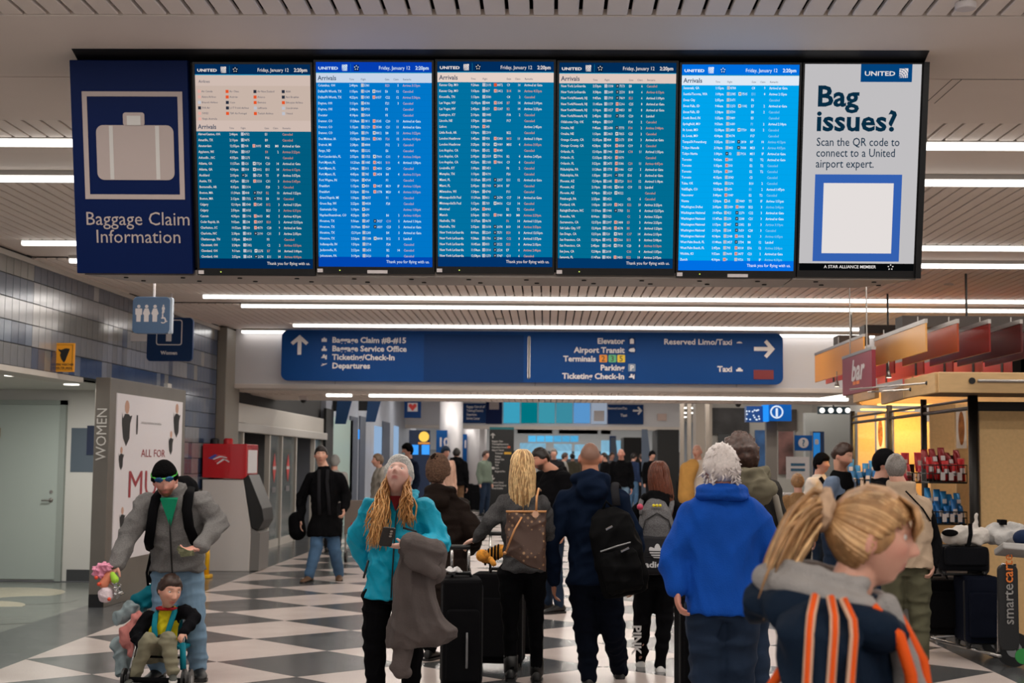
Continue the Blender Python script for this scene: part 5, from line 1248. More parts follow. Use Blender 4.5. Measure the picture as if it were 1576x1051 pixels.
class Person:
    def __init__(s, label, X, Y, th, H=1.75, build=1.0, fem=False, group=None, tone=(206,158,136), detail=1, name='person', lean=0):
        s.X, s.Y, s.S = X, Y, H/1.75; s.build = build; s.fem = fem; s.tone = tone; s.detail = detail; s.th = th
        s.F = Vector((math.sin(th), -math.cos(th), 0)); s.Rt = Vector((-math.cos(th), -math.sin(th), 0)); s.U = Vector((0, 0, 1))
        s.root = thing(name, label, 'person', (X, Y, 0), 0, group, world=True)
        sw = (.165 if fem else .185)*build**.5
        J = dict(pelvis=(0,0,.96), neckb=(0,-.015,1.475), head=(0,.03,1.632))
        for sd, q in (('R', 1), ('L', -1)):
            J['sh'+sd] = (q*sw*.95, -.01, 1.395); J['el'+sd] = (q*(sw+.05), -.035, 1.125); J['wr'+sd] = (q*(sw+.055), .04, .87)
            J['hip'+sd] = (q*.09, 0, .93); J['kn'+sd] = (q*.10, .025, .50); J['an'+sd] = (q*.105, -.02, .085)
        s.J = {k: s.pt(*v) for k, v in J.items()}
        if lean:
            M = Matrix.Rotation(lean, 3, s.Rt*-1); o = s.J['pelvis'].copy()
            for k in ('neckb', 'head', 'shR', 'shL', 'elR', 'elL', 'wrR', 'wrL'): s.J[k] = o+M @ (s.J[k]-o)
        s.head_yaw = s.head_pitch = s.head_roll = 0; s.vox = .0076 if detail == 1 else (.0125 if detail == 2 else .021)
        s.hands = {'R': {}, 'L': {}}; s.feet = {'R': (s.F, 0), 'L': (s.F, 0)}; s.paint = []; s.hs = 1.0
    def pt(s, r, f, z): return Vector((s.X, s.Y, 0))+s.Rt*(r*s.S)+s.F*(f*s.S)+Vector((0, 0, z*s.S))
    def px(s, **kw):
        """joints given where the photograph shows them: (pixel x, pixel y, metres nearer(-) or farther(+) than the person)"""
        for k, v in kw.items(): s.J[k] = atY(v[0], v[1], s.Y+(v[2] if len(v) > 2 else 0))
        for k in ('shR', 'shL'):
            if k in kw: s.J[k] += s.Rt*((-.035 if k == 'shR' else .035)*s.S)+Vector((0, 0, -.03*s.S))
        return s
    def headR(s):
        R0 = Matrix((s.Rt, s.F, s.U)).transposed()
        return R0 @ Matrix.Rotation(s.head_yaw, 3, 'Z') @ Matrix.Rotation(s.head_pitch, 3, 'X') @ Matrix.Rotation(s.head_roll, 3, 'Y')
    def hp(s, x, y, z): return s.J['head']+s.headR() @ (Vector((x, y, z))*s.S*s.hs)
    def hpts(s, p): R = np.array(s.headR()); return (p*s.S*s.hs)@R.T+np.array(s.J['head'])
    # ---- skin
    def hand(s, mb, sd, d=None, palm=None, curl=.5, spread=.0, thumb=.6):
        S = s.S; w = s.J['wr'+sd]; d = Vector(d).normalized() if d is not None else (w-s.J['el'+sd]).normalized()
        n = Vector(palm) if palm is not None else (s.Rt*(-1 if sd == 'R' else 1)); n = (n-d*n.dot(d)).normalized(); side = d.cross(n)
        tside = side if side.dot(s.F) > 0 else -side
        if 'tside' in s.hands[sd]: tside = Vector(s.hands[sd]['tside']); tside = (tside-d*tside.dot(d)-n*tside.dot(n)*1).normalized()
        R = Matrix((tside, d, n)).transposed()
        mb.capsule(s.J['el'+sd].lerp(w, .55), w, .036*S, .027*S, 10, 4)
        mb.sphere(w+d*.05*S, (.040*S, .056*S, .017*S), 14, 10, R)
        for i, (o, L) in enumerate(((.030, .074), (.0105, .083), (-.0095, .078), (-.029, .060))):
            p = w+d*.088*S+tside*(o*S); dd = (d+tside*(o*spread*6)).normalized(); q = [p-dd*.02*S, p]
            for j, f in enumerate((.42, .32, .26)):
                a = curl*(.5+.55*j); v = (dd*math.cos(a)+n*math.sin(a)).normalized(); dd = v; q.append(q[-1]+v*(L*f*S))
            mb.tube(q, [.0092*S, .0092*S, .0086*S, .0078*S, .0062*S], 8)
        p = w+d*.025*S+tside*.03*S; v = (d*.62+tside*.62+n*.45*thumb).normalized(); p2 = p+v*.042*S; v2 = (v+d*.5+n*.35*curl).normalized()
        mb.tube([p-v*.02*S, p, p2, p2+v2*.03*S], [.014*S, .0125*S, .0105*S, .0075*S], 8)
    def skin(s, beard=None, buzz=None, lips=(176,92,88), brow=(84,60,44), hands=True, legs=True):
        mb = MB(); S = s.S; J = s.J
        hp = s.hpts(head_shape(HN if s.detail < 3 else HN, s.detail < 3)) if s.detail < 3 else s.hpts(head_shape(HN2, False))
        mb.add(hp.tolist(), HF if s.detail < 3 else HF2)
        for q in (-1, 1):
            R = s.headR() @ Matrix.Rotation(q*.35, 3, 'Z') @ Matrix.Rotation(-.15, 3, 'X')
            mb.sphere(s.hp(q*.077, -.008, -.004), (.010*S, .019*S, .033*S), 10, 8, R)
        nr = .05 if s.fem else .058
        mb.capsule(s.hp(0, -.022, -.06), J['neckb'], nr*S, (nr+.008)*S, 14, 4)
        mb.capsule(J['pelvis'], J['pelvis'].lerp(J['neckb'], .82), .10*S, .10*S, 12, 4)
        for sd in 'RL':
            mb.capsule(J['neckb'].lerp(J['pelvis'], .1), J['sh'+sd], .05*S, .05*S, 10, 3)
            mb.capsule(J['sh'+sd], J['el'+sd], .045*S, .036*S, 10, 3); mb.capsule(J['el'+sd], J['wr'+sd], .036*S, .026*S, 10, 3)
            if legs:
                mb.capsule(J['hip'+sd], J['kn'+sd], .07*S, .05*S, 10, 3); mb.capsule(J['kn'+sd], J['an'+sd], .05*S, .034*S, 10, 3)
            if hands and s.detail < 3: s.hand(mb, sd, **{k: v for k, v in s.hands[sd].items() if k != 'tside'})
            elif hands: mb.capsule(J['wr'+sd], J['wr'+sd]+(J['wr'+sd]-J['el'+sd]).normalized()*.09*S, .03*S, .03*S, 8, 3)
        R = np.array(s.headR()); c = np.array(J['head']); tone = np.array(rgb(*s.tone)[:3])
        def post(me):
            p = vco(me); q = ((p-c)@R)/(S*s.hs); col = np.tile(tone, (len(p), 1)); x, y, z = q.T; inh = (np.abs(z) < .14) & (np.abs(x) < .1) & (np.abs(y) < .13)
            def mix(w, cc):
                nonlocal col
                w = (w*inh)[:, None]; col = col*(1-w)+np.array(rgb(*cc)[:3])*w
            g = np.exp
            mix(.35*g(-((np.abs(x)-.045)/.02)**2-((z+.02)/.022)**2)*(y > .03), (206,120,108)); mix(.3*g(-(x/.014)**2-((z+.026)/.014)**2)*(y > .06), (206,120,108))
            mix(.4*g(-((np.abs(x)-.078)/.012)**2-((z)/.03)**2), (200,110,100))
            if beard: mix(sstep(-.028, -.05, z)*sstep(-.01, .03, y)*(1-.6*g(-(x/.018)**2-((z+.058)/.010)**2)), beard)
            if buzz: mix(.75*sstep(.02+.0, .055, z-.55*y-.0)*1.0+.0, buzz)
            if s.detail < 3:
                mix(.85*g(-(x/.021)**4-((z+.059)/.011)**4)*(y > .065), lips)
                mix(.8*g(-((np.abs(x)-.031)/.018)**4-((z-.037-.05*(.03-np.abs(x))*0)/.005)**2)*(y > .05), brow)
            at = me.color_attributes.new('col', 'FLOAT_COLOR', 'POINT'); a = np.ones((len(p), 4)); a[:, :3] = col; at.data.foreach_set('color', a.ravel())
        organic('body', mb, skin_mat(), s.root, s.vox, 2 if s.detail == 1 else 1, post)
    def eyes(s, iris=(70,60,50)):
        for q in (-1, 1):
            mb = MB(); R = s.headR(); c = s.hp(q*.031, .0692, .0135); r = .0125*s.S*s.hs
            mb.slot(0).sphere(c, r, 16, 12, R); f = R @ Vector((0, 1, 0)); mb.slot(1).sphere(c+f*(r*.62), (r*.5, r*.42, r*.5), 12, 8, R)
            mb.build('eye', [mat('eye_white', (210,205,200), .2), mat('iris_%d' % iris[0], iris, .1)], s.root, smooth=True)
    # ---- hair and hats on the head form
    def cap(s, name, m, thick=.014, front=.42, back=-.55, side=-.05, noise=.004, cuff=0, seed=1, fz=(-.2, .75), grow=0):
        n, fs = HN2, HF2; p = head_shape(n, False); nz, ny = n[:, 2], n[:, 1]; ax = np.abs(n[:, 0])
        thr = back+(front-back)*sstep(fz[0], fz[1], ny); thr = thr+(side-thr)*sstep(.75, .98, ax)*.8
        mk = sstep(0, .22, nz-thr); rs = np.random.RandomState(seed); nn = p/np.linalg.norm(p, axis=1)[:, None]
        w = np.zeros(len(p))
        for k in range(6): w += np.sin(p@(rs.normal(size=3)*160)+rs.rand()*6)/6
        off = -.005+(thick+.005)*mk+noise*w*mk*2+grow*mk*np.clip(nz, 0, 1)
        if cuff: off += cuff*np.exp(-((nz-thr-.22)/.13)**2)
        q = s.hpts(p+nn*off[:, None]); keep = [f for f in fs if max(mk[list(f)]) > .01]
        mb = MB(); mb.add(q.tolist(), keep); o = mb.build(name, m, s.root, smooth=True); return o
    def strands(s, name, m, paths, r=.006, n=4):
        mb = MB()
        for p in paths:
            k = len(p); mb.tube(p, [r*(.55+.45*math.sin(PI*min(1, .15+i/(k-1)*.75)))*(1 if i < k-1 else .25) for i in range(k)], n)
        return mb.build(name, m, s.root, smooth=True)
    def long_hair(s, m, length=.42, N=170, spread=.10, seed=3, part=0.0, face=True, wave=.012, outward=0.02, fall=None, m2=None):
        """strands from the parting, over the skull and down the back and sides"""
        rs = np.random.RandomState(seed); S = s.S*s.hs; paths = []
        for i in range(N):
            a = rs.uniform(-1, 1)*PI*(.80 if face else .72); y0 = .05-.10*rs.rand(); x0 = part+rs.normal()*.006
            d = Vector((math.sin(a), -math.cos(a), 0)); path = []
            for t in (0, .25, .5, .75, 1):
                el = (1-t)*1.35+.0*t; rad = math.cos(el)
                e = Vector((d.x*rad*.083+x0*(1-t), d.y*rad*.105+y0*.5*(1-t), math.sin(el)*.126)); k = 1.03+.07*rs.rand()
                path.append(s.hp(e.x*k, e.y*k, e.z*(1.0+.02*rs.rand())))
            base = path[-1]; L = length*(.75+.35*rs.rand()); ph = rs.rand()*6; fdir = fall if fall else Vector((0, 0, -1))
            out = (s.headR() @ d); out.z = 0; tang = Vector((-out.y, out.x, 0))
            cen = s.J['head']+s.headR() @ Vector((0, -.05, 0))
            for j in range(1, 8):
                t = j/7; p = base+fdir*(L*S*t)+out*((outward*math.sin(t*PI*.9)-spread*.2*t)*S)+tang*(math.sin(ph+t*5)*wave*S)
                p += Vector((cen.x-p.x, cen.y-p.y, 0))*(.25*t*t*(1-spread*3)); path.append(p)
            paths.append(path)
        if m2:
            s.strands('hair', m, paths[::2], .0068*S); s.strands('hair_highlights', m2, paths[1::2], .0062*S)
        else: s.strands('hair', m, paths, .0075*S)
    # ---- clothing
    def axis(s, t):
        h = (s.J['hipR']-s.J['hipL']).normalized(); q = (s.J['shR']-s.J['shL']).normalized(); return h.lerp(q, max(0, min(1, t))).normalized()
    def torso(s, mb, prof, n=28, drop=None):
        a, b = s.J['pelvis'], s.J['neckb']; rings = []; sp = (b-a).normalized()
        for (t, hw, hd, *e) in prof:
            c = a.lerp(b, t) if t >= 0 else a+Vector((0, 0, t*(b-a).length))
            if e: c = c+s.F*(e[0]*s.S)
            x = s.axis(t); y = sp.cross(x) if t > .1 else Vector((0, 0, 1)).cross(x); y.normalize(); x = x-Vector((0,0,0))
            k = s.S*s.build
            rings.append([c+x*(math.copysign(abs(math.cos(2*PI*j/n))**.85, math.cos(2*PI*j/n))*hw*k)+y*(math.copysign(abs(math.sin(2*PI*j/n))**.9, math.sin(2*PI*j/n))*hd*k) for j in range(n)])
        mb.loft(rings)
    def sleeve(s, mb, sd, r0=.078, r1=.062, r2=.047, end=.97):
        k = s.S*s.build**.6; J = s.J; e = J['el'+sd].lerp(J['wr'+sd], end)
        mb.capsule(J['neckb'].lerp(J['pelvis'], .13), J['sh'+sd], .066*k, r0*.88*k, 14, 4); mb.capsule(J['sh'+sd], J['el'+sd], r0*k, r1*k, 14, 4); mb.capsule(J['el'+sd], e, r1*k, r2*k, 14, 4)
    def jacket(s, m, hem=-.18, flare=1.0, name='jacket', sleeves='RL', r=(.078, .062, .047), vox=None, amp=.007, wl=.11, seed=1, collar=.0, hood=0, puff=None, extra=None, chest=1.0, belly=1.0, waist=1.0, end=.97):
        mb = MB(); f = .93 if s.fem else 1.0
        s.torso(mb, [(hem, .192*f*flare, .148*flare), (hem*.45, .190*f*flare, .146*flare*belly), (.1, .172*f*waist, .13*belly*waist, .01), (.3, .165*f*waist, .126*belly*waist, .012), (.55, .185*f*chest, .132*chest, .01), (.78, .188*f*chest, .118*chest), (.9, .15*f, .098), (1.0, .082, .082), (1.06+collar, .076, .078)])
        for sd in sleeves: s.sleeve(mb, sd, *r, end=end)
        k = s.S
        if hood:
            c = s.J['neckb']; pts = [c+s.Rt*(math.sin(a)*.105*k)-s.F*(math.cos(a)*.10*k+.0)+Vector((0, 0, (.03-.03*abs(math.sin(a)))*k)) for a in [(-1.9+3.8*i/10) for i in range(11)]]
            mb.tube(pts, [.02*k]+[.043*k*hood]*9+[.02*k], 12); mb.sphere(c-s.F*.12*k+Vector((0, 0, -.07*k)), (.12*k, .06*k*hood, .10*k), 14, 10, Matrix((s.Rt, s.F, s.U)).transposed())
        if extra: extra(mb)
        organic(name, mb, m, s.root, vox or s.vox*1.55, 4 if s.detail == 1 else 2, wrinkle(amp, wl, seed, puff) if s.detail < 3 else None)
    def trousers(s, m, r=(.098, .072, .058), name='trousers', amp=.006, wl=.09, seed=5, top=.06):
        mb = MB(); J = s.J; k = s.S*s.build**.5; f = 1.0
        s.torso(mb, [(-.16, .13, .105), (-.05, .155, .112), (top, .145, .10)])
        for sd in 'RL':
            mb.capsule(J['hip'+sd]+Vector((0, 0, -.02)), J['kn'+sd], r[0]*k, r[1]*k, 14, 4); mb.capsule(J['kn'+sd], J['an'+sd]+Vector((0, 0, .015*s.S)), r[1]*k, r[2]*k, 14, 4)
        organic(name, mb, m, s.root, s.vox*1.55, 3 if s.detail == 1 else 1, wrinkle(amp, wl, seed) if s.detail < 3 else None)
    def shoes(s, m, sole=None, h=.085, name='shoe'):
        S = s.S
        for sd in 'RL':
            a = s.J['an'+sd]; d, pit = s.feet[sd]; d = Vector(d); d.z = 0; d.normalize(); w = Vector((-d.y, d.x, 0)); up = Vector((0, 0, 1))
            base = Vector((a.x, a.y, a.z-.085*S)); mb = MB(); M = Matrix.Rotation(pit, 3, w)
            rings = []
            for (f, hw, hh) in ((-.075,.012,.05),(-.068,.032,.085),(-.03,.04,.105),(.03,.042,.098),(.09,.047,.07),(.15,.048,.055),(.19,.036,.042),(.205,.014,.028)):
                ring_ = []
                for j in range(14):
                    c_, s_ = math.cos(2*PI*j/14), math.sin(2*PI*j/14); z = .018+max(0, .5+s_*.5)*(hh-.018)
                    ring_.append(base+M @ (d*(f*S)+w*(c_*hw*S*(1 if s_ < .3 else .85))+up*(z*S)))
                rings.append(ring_)
            o = mb.loft(rings).build(name, m, s.root, smooth=True)
            pts = [(-.078,.02),(-.07,.036),(-.02,.042),(.05,.044),(.11,.050),(.16,.049),(.2,.034),(.212,.014)]; poly = pts+[(f, -y) for f, y in reversed(pts)]
            vs = [base+M @ (d*(f*S)+w*(y*S)+up*z_) for z_ in (0, .022*S) for f, y in poly]; n = len(poly)
            MB().add(vs, [tuple(range(n)), tuple(reversed(range(n, 2*n)))]+[(j, (j+1) % n+0, n+(j+1) % n, n+j) for j in range(n)]).build('sole', sole or m_black, o)
    def band(s, name, m, pts, w, th=.006, nrm=None):
        """a flat strap running along points"""
        pts = [Vector(p) for p in pts]; mb = MB(); mb.tube(pts, w/2, 8, True, th/w*2, nrm); return mb.build(name, m, s.root, smooth=True)
def cloth(name, c, rough=.85, b=(220, .15), n=(8, .10), sheen=.0): return mat(name, c, rough, 0, n, b, .04 if max(c) < 60 else .2, sheen=sheen)
def hairmat(name, c, n=(60, .35)): return mat(name, c, .42, 0, n, None, .4)
# ================================================================== the people, largest first
def XA(px, Y): return atY(px, 750, Y).x
def set_hips(p, px, py, dy=0, half=.09):
    c = atY(px, py, p.Y+dy); p.J['pelvis'] = c; 
    for sd, q in (('R', 1), ('L', -1)): p.J['hip'+sd] = c+p.Rt*(q*half*p.S)+Vector((0, 0, -.03*p.S))
def tshirt(p, m): pass
m_jean = cloth('denim_blue', (74,104,136), .85, (300,.2), (6,.22)); m_jean_l = cloth('denim_light', (118,146,170), .85, (300,.2), (6,.2)); m_jean_d = cloth('denim_dark', (26,40,60), .85, (300,.2), (6,.2))
m_blk = cloth('black_cloth', (14,14,16), .85); m_blk2 = cloth('black_leggings', (10,10,12), .8); m_char = cloth('charcoal_cloth', (34,34,37), .85)
m_shoe_b = mat('black_shoe', (16,15,15), .5); m_shoe_br = mat('brown_shoe', (92,66,44), .55); m_shoe_w = mat('white_shoe', (206,204,202), .6); m_sole_w = mat('white_sole', (214,212,208), .6)
m_zip = mat('zip_black', (14,14,15), .5)
# ---- 1 man in grey fleece leaning over the stroller
Y = 10.6; p = Person('man in grey fleece, black beanie and green sunglasses leaning over the stroller', XA(272, Y), Y, 0.05, 1.80, 1.10, tone=(208,150,132))
set_hips(p, 274, 876, .05)
p.px(neckb=(268, 757, -.16), head=(254, 740, -.27), shR=(219, 770, -.12), shL=(318, 767, -.12), elR=(195, 830, -.2), wrR=(180, 868, -.36), elL=(335, 806, -.08), wrL=(308, 842, -.36),
     knR=(253, 960, -.12), anR=(243, 1028, -.05), knL=(299, 955, -.06), anL=(306, 1025, .0))
p.vox = .0062; p.head_pitch = -.26; p.head_yaw = .2; p.head_roll = .12
p.hands['R'] = dict(d=(-.35, -.3, -.75), palm=(.1, .2, -.8), curl=.75, thumb=1); p.hands['L'] = dict(d=(-.8, -.5, -.2), palm=(0, -.4, .9), curl=.7, thumb=1)
p.feet['L'] = (Vector((.35, -1, 0)), 0); p.feet['R'] = (Vector((-.15, -1, 0)), 0)
p.skin(beard=(120,74,54), brow=(80,54,40)); p.eyes()
m_fl = cloth('grey_fleece', (116,114,113), .95, (160,.5), (90,.16))
p.jacket(m_fl, -.02, 1.0, r=(.088, .074, .055), amp=.009, wl=.13, seed=4, belly=1.12, collar=.02)
p.trousers(m_jean_l, (.105, .082, .07), amp=.008, wl=.10); p.shoes(m_shoe_b)
p.cap('beanie', cloth('beanie_black', (12,12,13), .95, (90,.6)), .018, .30, -.5, -.05, .001, .004, grow=.02)
o = MB(); c = [p.hp(x, math.sqrt(max(0, 1-(x/.09)**2))*.122, .050) for x in (-.085,-.06,-.03,0,.03,.06,.085)]
p.strands('sunglasses_frame', mat('lime_plastic', (70,190,60), .3), [[p.hp(.09, -.02, .06), p.hp(.088, .05, .058)]+list(reversed(c))+[p.hp(-.088, .05, .058), p.hp(-.09, -.02, .06)]], .006, 6)
for q in (-1, 1): MB().sphere(p.hp(q*.036, .118, .044), (.033, .010, .019), 14, 8, p.headR() @ Matrix.Rotation(q*-.3, 3, 'Z')).build('sunglasses_lens', mat('lens_blue', (24,70,110), .08, .4), p.root, smooth=True)
nb = p.J['neckb']; pv = p.J['pelvis']
def front(p, u, side, d=.15):   # a point on the chest: u 0 hips..1 neck, side metres to the right
    a = p.J['pelvis'].lerp(p.J['neckb'], u); sp = (p.J['neckb']-p.J['pelvis']).normalized(); y = sp.cross(p.axis(u)).normalized(); y = y if y.dot(p.F) > 0 else -y
    return a+p.axis(u)*side*p.S+y*(d*p.S*p.build)
p.strands('zipper', m_zip, [[front(p, u, 0, d) for u, d in ((-.02, .168), (.2, .166), (.4, .160), (.62, .156), (.78, .142))]], .007, 6)
MB().prism([(-.062,.07),(.062,.07),(.0,-.15)], front(p, .90, 0, .118), p.Rt*-1, (p.J['neckb']-p.J['pelvis']).normalized(), .03).build('green_shirt', cloth('green_tee', (22,142,104)), p.root)
for q in (-1, 1): p.band('backpack_strap', m_blk, [front(p, 1.0, q*.10, -.06), front(p, .98, q*.115, .05), front(p, .86, q*.12, .128), front(p, .66, q*.135, .152), front(p, .45, q*.165, .13), front(p, .28, q*.185, .03)], .075, .016, p.Rt)
p.band('chest_strap', m_blk, [front(p, .25, .18, .02), front(p, .0, .21, .06), front(p, -.16, .2, .08)], .02, .006)
man1 = p
t = thing('backpack', 'black backpack on the back of the man in grey fleece', 'backpack', front(p, .55, 0, -.24), 0, world=True)
mb = MB(); mb.capsule(front(p, .3, 0, -.2), front(p, .85, 0, -.2), .14, .13, 16, 5); organic('pack', mb, m_blk, t, .014, 4, wrinkle(.006, .12, 3))
MB().tube([front(p, .2, .2, -.1), front(p, -.1, .22, -.05), front(p, -.2, .22, -.02)], .008, 6).build('loose_strap', m_blk, t)
# doll in his right hand
wr = p.J['wrR']; q = atY(165, 900, Y-.45)
t = thing('plush_doll', 'pink and white plush doll with foil dangling from the leaning man', 'toy', (q.x, q.y, q.z-.1), 0, world=True)
mb = MB()
for (px, py, r) in ((151, 876, .038), (159, 871, .036), (166, 873, .034), (155, 884, .034), (147, 882, .028)): mb.sphere(atY(px, py, Y-.46), r, 12, 8)
organic('pink_frill', mb, cloth('plush_pink', (226,150,176), .95, (120,.5)), t, .006, 1, wrinkle(.008, .03, 2))
mb = MB(); mb.sphere(atY(163, 915, Y-.46), .058, 18, 12); organic('white_head', mb, cloth('plush_white', (222,206,212), .95, (140,.5)), t, .008, 1, wrinkle(.004, .03, 5))
MB().capsule(atY(160, 898, Y-.46), atY(168, 885, Y-.45), .035, .03).build('dress', cloth('doll_peach', (226,140,110)), t, smooth=True); MB().capsule(atY(177, 892, Y-.47), atY(173, 884, Y-.46), .028, .02).build('lime_skirt', cloth('lime', (160,206,70)), t, smooth=True)
mb = MB(); mb.capsule(atY(182, 913, Y-.46), atY(177, 897, Y-.46), .035, .022); organic('foil', mb, mat('foil', (190,190,190), .2, .9), t, .006, 0, wrinkle(.012, .03, 9))
for i in range(3): MB().sphere(atY((148, 152, 168)[i], (889, 899, 922)[i], Y-.5), .014, 8, 6).build('bead', mat('bead_red', (214,70,40), .4), t, smooth=True)
# banknotes in his left hand
q = atY(288, 852, Y-.48); t = thing('banknotes', 'folded green banknotes in the leaning man\'s hand', 'banknotes', q, 0)
for k in range(3): MB().obox((-.012*k, -.004*k, .010*k), (.10, .002, .042), Matrix.Rotation(-.15+.3*k, 3, 'Y') @ Matrix.Rotation(.5, 3, 'X')).build('note', mat('note_%d' % (k % 2), ((118,122,92), (150,152,120))[k % 2], .7, noise=(60,.2)), t)
# ---- 2 child in the stroller
Y = 10.25; p = Person('small smiling child in yellow and black jacket sitting in the stroller', XA(250, Y), Y, .25, 1.02, 1.0, tone=(214,160,138), detail=1)
p.hs = 1.72; set_hips(p, 245, 1000, .12, .10)
p.px(neckb=(258, 938, .08), head=(261, 910, .0), shR=(226, 947, .08), shL=(288, 937, .08), elR=(209, 975, .02), wrR=(216, 992, -.1), elL=(300, 950, .0), wrL=(284, 972, -.16),
     knR=(229, 985, -.22), anR=(207, 1040, -.2), knL=(258, 983, -.24), anL=(266, 1036, -.24))
p.head_yaw = .42; p.head_pitch = -.18; p.head_roll = -.1; p.hands['L'] = dict(d=(-.3, -.6, -.6), palm=(0, .6, -.6), curl=1.1); p.feet['R'] = (Vector((-.2, -1, 0)), 0); p.feet['L'] = (Vector((.3, -1, 0)), 0)
p.vox = .0055; p.skin(brow=(70,48,36), lips=(190,96,90)); p.eyes((40,30,26)); p.cap('hair', hairmat('hair_dark_brown', (52,34,26)), .014, .40, -.5, 0, .004)
p.jacket(cloth('child_black', (20,20,23), .9), -.02, 1.05, r=(.098, .088, .068), amp=.006, wl=.06, seed=8)
mb = MB(); p.torso(mb, [(.02, .195, .15, .02), (.3, .188, .15, .02), (.62, .19, .148, .01), (.9, .15, .115), (1.05, .1, .1)]); organic('yellow_bib', mb, cloth('child_yellow', (206,190,30), .8), p.root, .008, 3, wrinkle(.005, .06, 3))
mb = MB(); mb.tube([p.J['neckb']+p.Rt*(math.sin(a)*.075)+p.F*(math.cos(a)*.075)+Vector((0,0,.01)) for a in [2*PI*i/16 for i in range(17)]], .011, 8); mb.build('red_collar', cloth('child_red', (170,36,44)), p.root, smooth=True)
m_teal = cloth('teal_webbing', (14,128,146), .7)
for q in (-1, 1): p.band('harness_strap', m_teal, [front(p, 1.02, q*.12, -.03), front(p, .95, q*.12, .10), front(p, .7, q*.10, .172), front(p, .45, q*.07, .185), front(p, .25, q*.03, .19)], .04, .012, p.Rt)
MB().sphere(front(p, .4, 0, .2), (.03, .015, .03), 10, 8).build('buckle', m_shoe_b, p.root, smooth=True)
p.trousers(cloth('child_olive', (128,124,104), .9), (.125, .105, .08), amp=.006, wl=.06); p.shoes(mat('child_shoe', (60,62,58), .6), m_sole_w)
child = p
# ---- 3 woman in teal looking up
Y = 8.6; p = Person('woman in teal jacket and pale grey beanie looking up at the screens', XA(608, Y), Y, .0, 1.66, 1.06, True, tone=(216,172,158))
set_hips(p, 604, 905, 0, .095)
p.px(neckb=(612, 772, .02), head=(613, 734, -.02), shR=(567, 776, 0), shL=(661, 777, 0), elR=(549, 832, .12), wrR=(566, 872, .16), elL=(678, 838, -.05), wrL=(626, 840, -.30), knR=(576, 995, -.02), knL=(634, 1000, .0), anR=(580, 1100, .02), anL=(630, 1100, .05))
p.J['head'] += Vector((0, 0, .0)); p.head_pitch = .62; p.head_yaw = -.10; p.head_roll = -.06
p.hands['L'] = dict(d=(-.85, -.25, .0), palm=(-.1, .2, .95), curl=.75, thumb=1); p.hands['R'] = dict(curl=.4)
p.vox = .005; p.skin(brow=(150,110,80), lips=(190,104,100)); p.eyes((96,110,120))
m_tj = cloth('teal_nylon', (8,150,180), .5, (60,.12), (5,.10))
p.jacket(m_tj, -.12, 1.03, r=(.085, .072, .056), amp=.010, wl=.13, seed=12, collar=.01)
mb = MB(); mb.tube([p.J['neckb']+p.Rt*(math.sin(a)*.092)+p.F*(math.cos(a)*.085)+Vector((0,0,.035-.03*math.cos(a))) for a in [.55+(2*PI-1.1)*i/14 for i in range(15)]], [.026]*15, 10, True, 1.7, (0,0,1)); organic('collar', mb, m_tj, p.root, .008, 2, wrinkle(.004, .06, 2))
p.strands('zipper', m_zip, [[front(p, u, -.01, d) for u, d in ((-.1, .145), (.1, .146), (.35, .146), (.6, .148), (.8, .128), (.95, .1))]], .005, 6)
for q in (-1, 1): p.band('shoulder_yoke', m_zip, [front(p, .93, q*.06, .075), front(p, .9, q*.14, .05), front(p, .88, q*.21, .0)], .012, .01)
p.band('chest_pocket_zip', m_zip, [front(p, .70, -.06, .158), front(p, .66, -.14, .135), front(p, .56, -.17, .125)], .008, .006); p.band('hand_pocket_zip', m_zip, [front(p, .32, .15, .105), front(p, .12, .175, .085)], .014, .01)
MB().prism([(-.035,.07),(.035,.07),(0,-.02)], front(p, .93, 0, .095), p.Rt*-1, (0,0,1), .01).build('red_shirt', cloth('red_tee', (120,30,34)), p.root)
p.trousers(m_blk2, (.098, .072, .05)); p.shoes(m_shoe_b)
m_bn = cloth('beanie_grey', (204,202,198), .95, (110,.7), (70,.12))
p.cap('beanie', m_bn, .016, .46, -.6, -.02, .001, .007, grow=.022, fz=(-.3, .6))
m_hb = hairmat('hair_ginger_blond', (176,124,70)); rs = np.random.RandomState(4); paths = []
for i in range(300):
    q = 1 if i % 4 else -1; u = rs.rand(); b0 = p.hp(q*(.072-.012*u), .02-.075*u, -.015-.03*rs.rand())
    L = .36*(.6+.5*rs.rand()) if q > 0 else .26*(.5+.5*rs.rand()); path = [p.hp(q*.072, .02-.06*u, .05), b0]; ph = rs.rand()*6
    tx = (.03 if q > 0 else -.02)+rs.normal()*.028; 
    for j in range(1, 8):
        t_ = j/7; pt_ = b0+Vector((0, 0, -L*t_))+p.F*((.16 if q > 0 else .13)*min(1, t_*1.5)+.012*math.sin(ph+t_*7)-.03*u)+p.Rt*((.015 if q > 0 else .012)*t_+tx*t_+.016*math.sin(ph*2+t_*8)); path.append(pt_)
    paths.append(path)
p.strands('hair', m_hb, paths[::2], .0052); p.strands('hair_light_strands', hairmat('hair_ginger_light', (206,156,98)), paths[1::2], .0045)
teal = p
# phone
q = atY(596, 826, Y-.42); t = thing('smartphone', 'black smartphone held up by the woman in teal', 'phone', q, 0); t.rotation_euler = (.75, .1, .25)
MB().prism(rrect(.074, .15, .012, 4), (-.037, .004, -.075), (1,0,0), (0,0,1), .009).build('case', m_black, t, bevel=.002); MB().box(-.032, .032, .0045, .0055, -.068, .068).build('glass', mat('phone_glass', (10,12,16), .05), t)
for k in range(3): MB().disc((.015+.0*k, -.006, .055-.02*k), .008, 12, depth=.003).build('camera_lens', m_steel, t)
